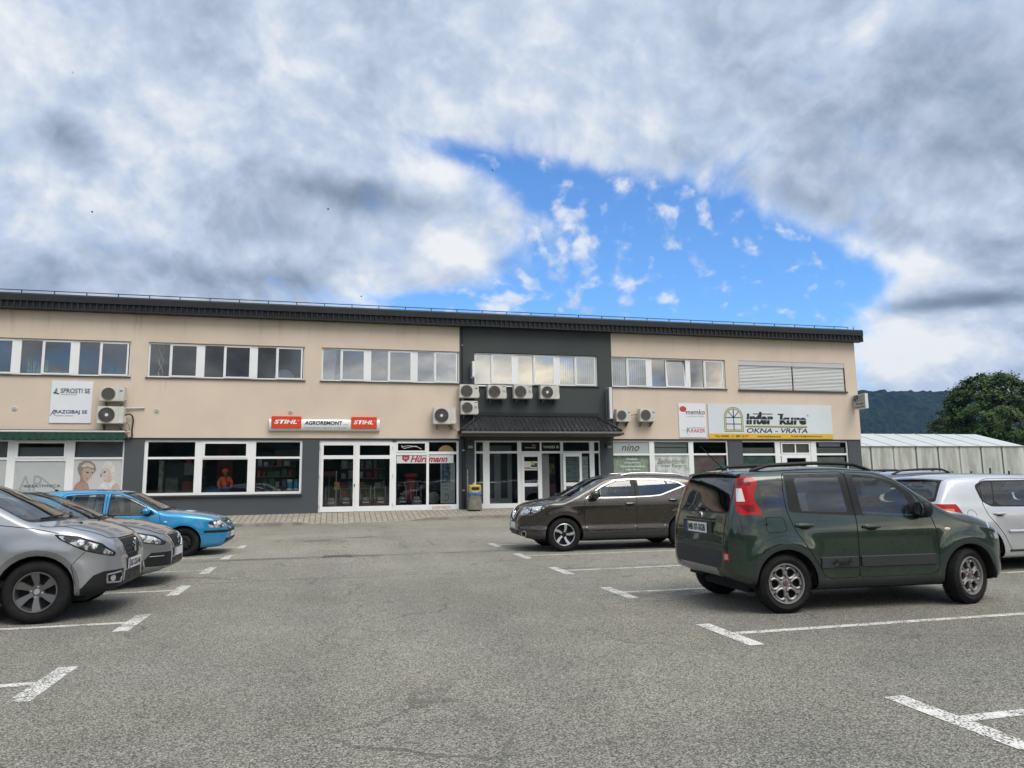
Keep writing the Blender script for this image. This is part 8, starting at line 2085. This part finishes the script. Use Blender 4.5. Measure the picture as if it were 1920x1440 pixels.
# wire fence in front of it
t = thing('wire_fence', 'low wire fence on black posts in front of the greenhouse', 'fence', (44, 40, 0))
FB = mat('fence_black', (0.015, 0.016, 0.016), 0.5)
xs_ = []
x = 29.0; i = 0
while x < 66:
    hp = 1.78 if i % 3 else 1.98
    MB().box(x - 0.04, x + 0.04, 39.96, 40.04, -0.3, hp).build('fence_post', FB, t); x += 1.55; i += 1
wr = MB()
for z in (0.3, 0.55, 0.8, 1.05, 1.3, 1.55): wr.tube([(29, 40, z), (66, 40, z)], 0.008, 4)
wr.build('fence_wire', FB, t)

# broad-crowned tree
def leaf_mat(name, a, b_, c_=None):
    m = bpy.data.materials.new(name); m.use_nodes = True; k = NT(m.node_tree); b = m.node_tree.nodes['Principled BSDF']; b.inputs['Roughness'].default_value = 0.6; b.inputs['Specular IOR Level'].default_value = 0.25
    g = k.n('ShaderNodeNewGeometry'); tc = k.n('ShaderNodeTexCoord').outputs['Object']
    f_ = k.m('ADD', k.m('MULTIPLY', g.outputs['Random Per Island'], 0.6), k.m('MULTIPLY', k.smooth(k.noise(tc, 0.55, 4, 0.6), 0.3, 0.7), 0.5))
    k.link(k.mixc(f_, a, b_), b.inputs['Base Color'])
    return m
def tree(label, x, y, z0, h, rw, seed, n_cl, leaf, trunk_h, m, group=None, flat=1.0):
    rnd = random.Random(seed)
    t = thing('broadleaf_tree', label, 'tree', (x, y, z0), 0, group)
    b = MB()
    b.tube([(x, y, z0), (x + 0.1, y, z0 + h * 0.2), (x - 0.1, y, z0 + h * 0.5), (x, y, z0 + h * 0.8)], [h * 0.035, h * 0.028, h * 0.018, h * 0.006], 9)
    for i in range(12):
        a = rnd.uniform(0, 6.28); zz_ = z0 + h * rnd.uniform(0.18, 0.6); l = rw * rnd.uniform(0.5, 0.9)
        b.tube([(x, y, zz_), (x + 0.5 * l * math.cos(a), y + 0.5 * l * math.sin(a), zz_ + 0.25 * l), (x + l * math.cos(a), y + l * math.sin(a), zz_ + 0.5 * l)], [h * 0.014, h * 0.009, h * 0.003], 6)
    b.build('trunk', mat('bark', (0.06, 0.05, 0.04), 0.9, var=0.3, vscale=2), t, True)
    lv = MB()
    for i in range(n_cl):
        # clump centres fill the crown, denser toward its surface
        u = rnd.uniform(-1, 1); a = rnd.uniform(0, 6.28); rr_ = rnd.uniform(0.35, 1.0) ** 0.45
        zz_ = u
        prof = math.sqrt(max(0, 1 - zz_ * zz_)) ** 0.85 * (1.0 - 0.18 * zz_)
        lump = 1 + 0.13 * math.sin(3 * a + seed) * math.cos(4 * u + seed)
        cx_ = x + rw * prof * rr_ * lump * math.cos(a); cy_ = y + rw * prof * rr_ * lump * math.sin(a); cz_ = z0 + trunk_h + (h - trunk_h) * (0.5 + 0.5 * zz_ * (0.9 + 0.1 * rr_))
        cr_ = rnd.uniform(0.5, 1.0) * rw * 0.16
        out = Vector((cx_ - x, cy_ - y, (cz_ - z0 - h * 0.45) * 1.2)).normalized()
        for j in range(leaf[0]):
            d_ = Vector((rnd.gauss(0, 1), rnd.gauss(0, 1), rnd.gauss(0, 0.75)))
            p = Vector((cx_, cy_, cz_)) + d_ * cr_ * 0.42
            nrm = (out * 0.8 + Vector((rnd.gauss(0, .6), rnd.gauss(0, .6), rnd.gauss(0.5, .5)))).normalized()
            u_ = nrm.orthogonal().normalized(); u_.rotate(Matrix.Rotation(rnd.uniform(0, 6.28), 3, nrm)); w_ = nrm.cross(u_); s_ = leaf[1] * rnd.uniform(0.6, 1.3)
            lv.add([p - u_ * s_, p - w_ * s_ * 0.55 - nrm * s_ * 0.1, p + u_ * s_, p + w_ * s_ * 0.55 - nrm * s_ * 0.1], [(0, 1, 2, 3)])
    me = bpy.data.meshes.new('crown'); me.from_pydata(lv.v, [], lv.f); me.materials.append(m); me.update()
    o = bpy.data.objects.new('crown', me); COL.objects.link(o); adopt(o, t)
    return t
LEAF = leaf_mat('leaves', (0.020, 0.042, 0.011), (0.066, 0.116, 0.028))
LEAF2 = leaf_mat('leaves_light', (0.035, 0.065, 0.018), (0.085, 0.13, 0.035))
tree('large dark green round crowned tree behind the greenhouse', 76.3, 70.0, -0.3, 13.8, 6.6, 4, 720, (85, 0.165), 0.6, LEAF)
tree('lower pale green tree at the right of the large one', 86.5, 71.0, -0.3, 9.2, 4.4, 9, 260, (60, 0.16), 0.3, LEAF2)
tree('small dark bush between greenhouse and large tree', 80.0, 64.0, -0.3, 5.5, 4.0, 14, 170, (60, 0.16), 0.1, LEAF)

# wooded hill in the distance
def hill():
    rnd = random.Random(2)
    b = MB(); nx, ny = 260, 26
    from mathutils import noise as nz
    def ridge(x):
        base = 212 - 0.000055 * (x - 1450) ** 2 if x > 1450 else 212 - 0.00016 * (x - 1450) ** 2
        return max(8.0, base + 9 * nz.noise(Vector((x * 0.004, 3.3, 0))) + 5 * nz.noise(Vector((x * 0.013, 1.3, 0))))
    for j in range(ny + 1):
        t_ = j / ny
        for i in range(nx + 1):
            x_ = 500 + 2400 * i / nx
            y_ = 1080 + 430 * t_
            prof = math.sin(t_ * math.pi / 2) ** 1.15
            z_ = -1 + ridge(x_) * prof
            c_ = nz.noise(Vector((x_ * 0.035, y_ * 0.035, 0))) * 5 + nz.noise(Vector((x_ * 0.11, y_ * 0.11, 5))) * 6.5 + rnd.uniform(-2.6, 2.6)
            b.v.append((x_, y_ + rnd.uniform(-5, 5), z_ + (c_ if j > 0 else 0)))
    b.f = [(j * (nx + 1) + i, j * (nx + 1) + i + 1, (j + 1) * (nx + 1) + i + 1, (j + 1) * (nx + 1) + i) for j in range(ny) for i in range(nx)]
    o0 = len(b.v); 
    for i in range(nx + 1): b.v.append((500 + 2400 * i / nx, 2300, -1))
    b.f += [(ny * (nx + 1) + i, ny * (nx + 1) + i + 1, o0 + i + 1, o0 + i) for i in range(nx)]
    m = bpy.data.materials.new('hill_forest'); m.use_nodes = True; k = NT(m.node_tree); bb = m.node_tree.nodes['Principled BSDF']; bb.inputs['Roughness'].default_value = 1.0; bb.inputs['Specular IOR Level'].default_value = 0.0
    tc = k.n('ShaderNodeTexCoord').outputs['Object']
    n1 = k.smooth(k.noise(tc, 0.012, 6, 0.65), 0.35, 0.65); n2 = k.smooth(k.noise(tc, 0.09, 5, 0.7), 0.35, 0.65)
    c_ = k.mixc(n1, (0.008, 0.015, 0.010), (0.016, 0.026, 0.012)); c_ = k.mixc(n2, k.vm('SCALE', c_, s=0.4), k.vm('SCALE', c_, s=1.9))
    k.link(c_, bb.inputs['Base Color'])
    o = b.build('hill', m); o['kind'] = 'structure'
hill()
def far_ridge():
    # wooded slopes that close the valley behind the photographer, seen only in glass and paint
    from mathutils import noise as nz
    b = MB(); n = 220; rows = 7
    for j in range(rows + 1):
        t_ = j / rows
        for i in range(n + 1):
            a = R(78 + 204 * i / n); d_ = 330 + 150 * t_
            top = 48 + 15 * nz.noise(Vector((a * 3.1, 0.4, 0))) + 6 * nz.noise(Vector((a * 15, 2.0, 0))) + 2.5 * nz.noise(Vector((a * 90, 1.0, t_ * 7)))
            b.v.append((d_ * math.sin(a), d_ * math.cos(a), -1 + top * math.sin(t_ * math.pi / 2)))
    b.f = [(j * (n + 1) + i, j * (n + 1) + i + 1, (j + 1) * (n + 1) + i + 1, (j + 1) * (n + 1) + i) for j in range(rows) for i in range(n)]
    o = b.build('hill', bpy.data.materials['hill_forest']); o['kind'] = 'structure'
far_ridge()
# birds far up in the sky
def bird(label, x, y, z, s, rz):
    o = MB().add([(0, 0.35 * s, 0), (0, -0.35 * s, 0), (0.12 * s, 0, 0.05 * s), (-0.5 * s, -0.05 * s, 0.16 * s), (0.5 * s, -0.05 * s, 0.16 * s), (0, 0, -0.07 * s)], [(0, 2, 4), (1, 4, 2), (0, 3, 5), (1, 5, 3), (0, 4, 5), (1, 5, 4), (0, 2, 3), (1, 3, 2)]).build('bird', mat('bird_dark', (0.03, 0.03, 0.035), 0.8))
    o.location = (x, y, z); o.rotation_euler = (0.5, 0.3, rz); tag(o, label, 'bird', 'birds in flight')
for lab, x, y_, z, s_, rz_ in (('dark bird flying over the blue gap in the clouds', 21.7, 98, 46.4, 0.55, 0.6), ('small dark bird low in the left part of the sky', -28, 90.5, 33.3, 0.45, 1.8), ('small dark bird below the dark cloud left of the middle', -1.6, 112, 44, 0.45, 2.6), ('small bird high in the left part of the sky', -31.8, 92.6, 51.5, 0.35, 1.2), ('small bird just above the roof edge near the middle', 3.8, 116, 31.3, 0.4, 2.0)):
    bird(lab, x, y_, z, s_, rz_)
# ================================================================== AIR: one closed box of thin even haze
def haze():
    o = MB().box(-700, 3200, -700, 2600, -1.6, 262).build('haze', None)
    m = bpy.data.materials.new('haze'); m.use_nodes = True; t = m.node_tree; t.nodes.clear()
    v = t.nodes.new('ShaderNodeVolumePrincipled'); v.inputs['Density'].default_value = 0.00008; v.inputs['Color'].default_value = (0.28, 0.50, 1.0, 1); v.inputs['Anisotropy'].default_value = 0.0
    out = t.nodes.new('ShaderNodeOutputMaterial'); t.links.new(v.outputs[0], out.inputs['Volume'])
    o.data.materials.append(m); o['kind'] = 'stuff'
haze()
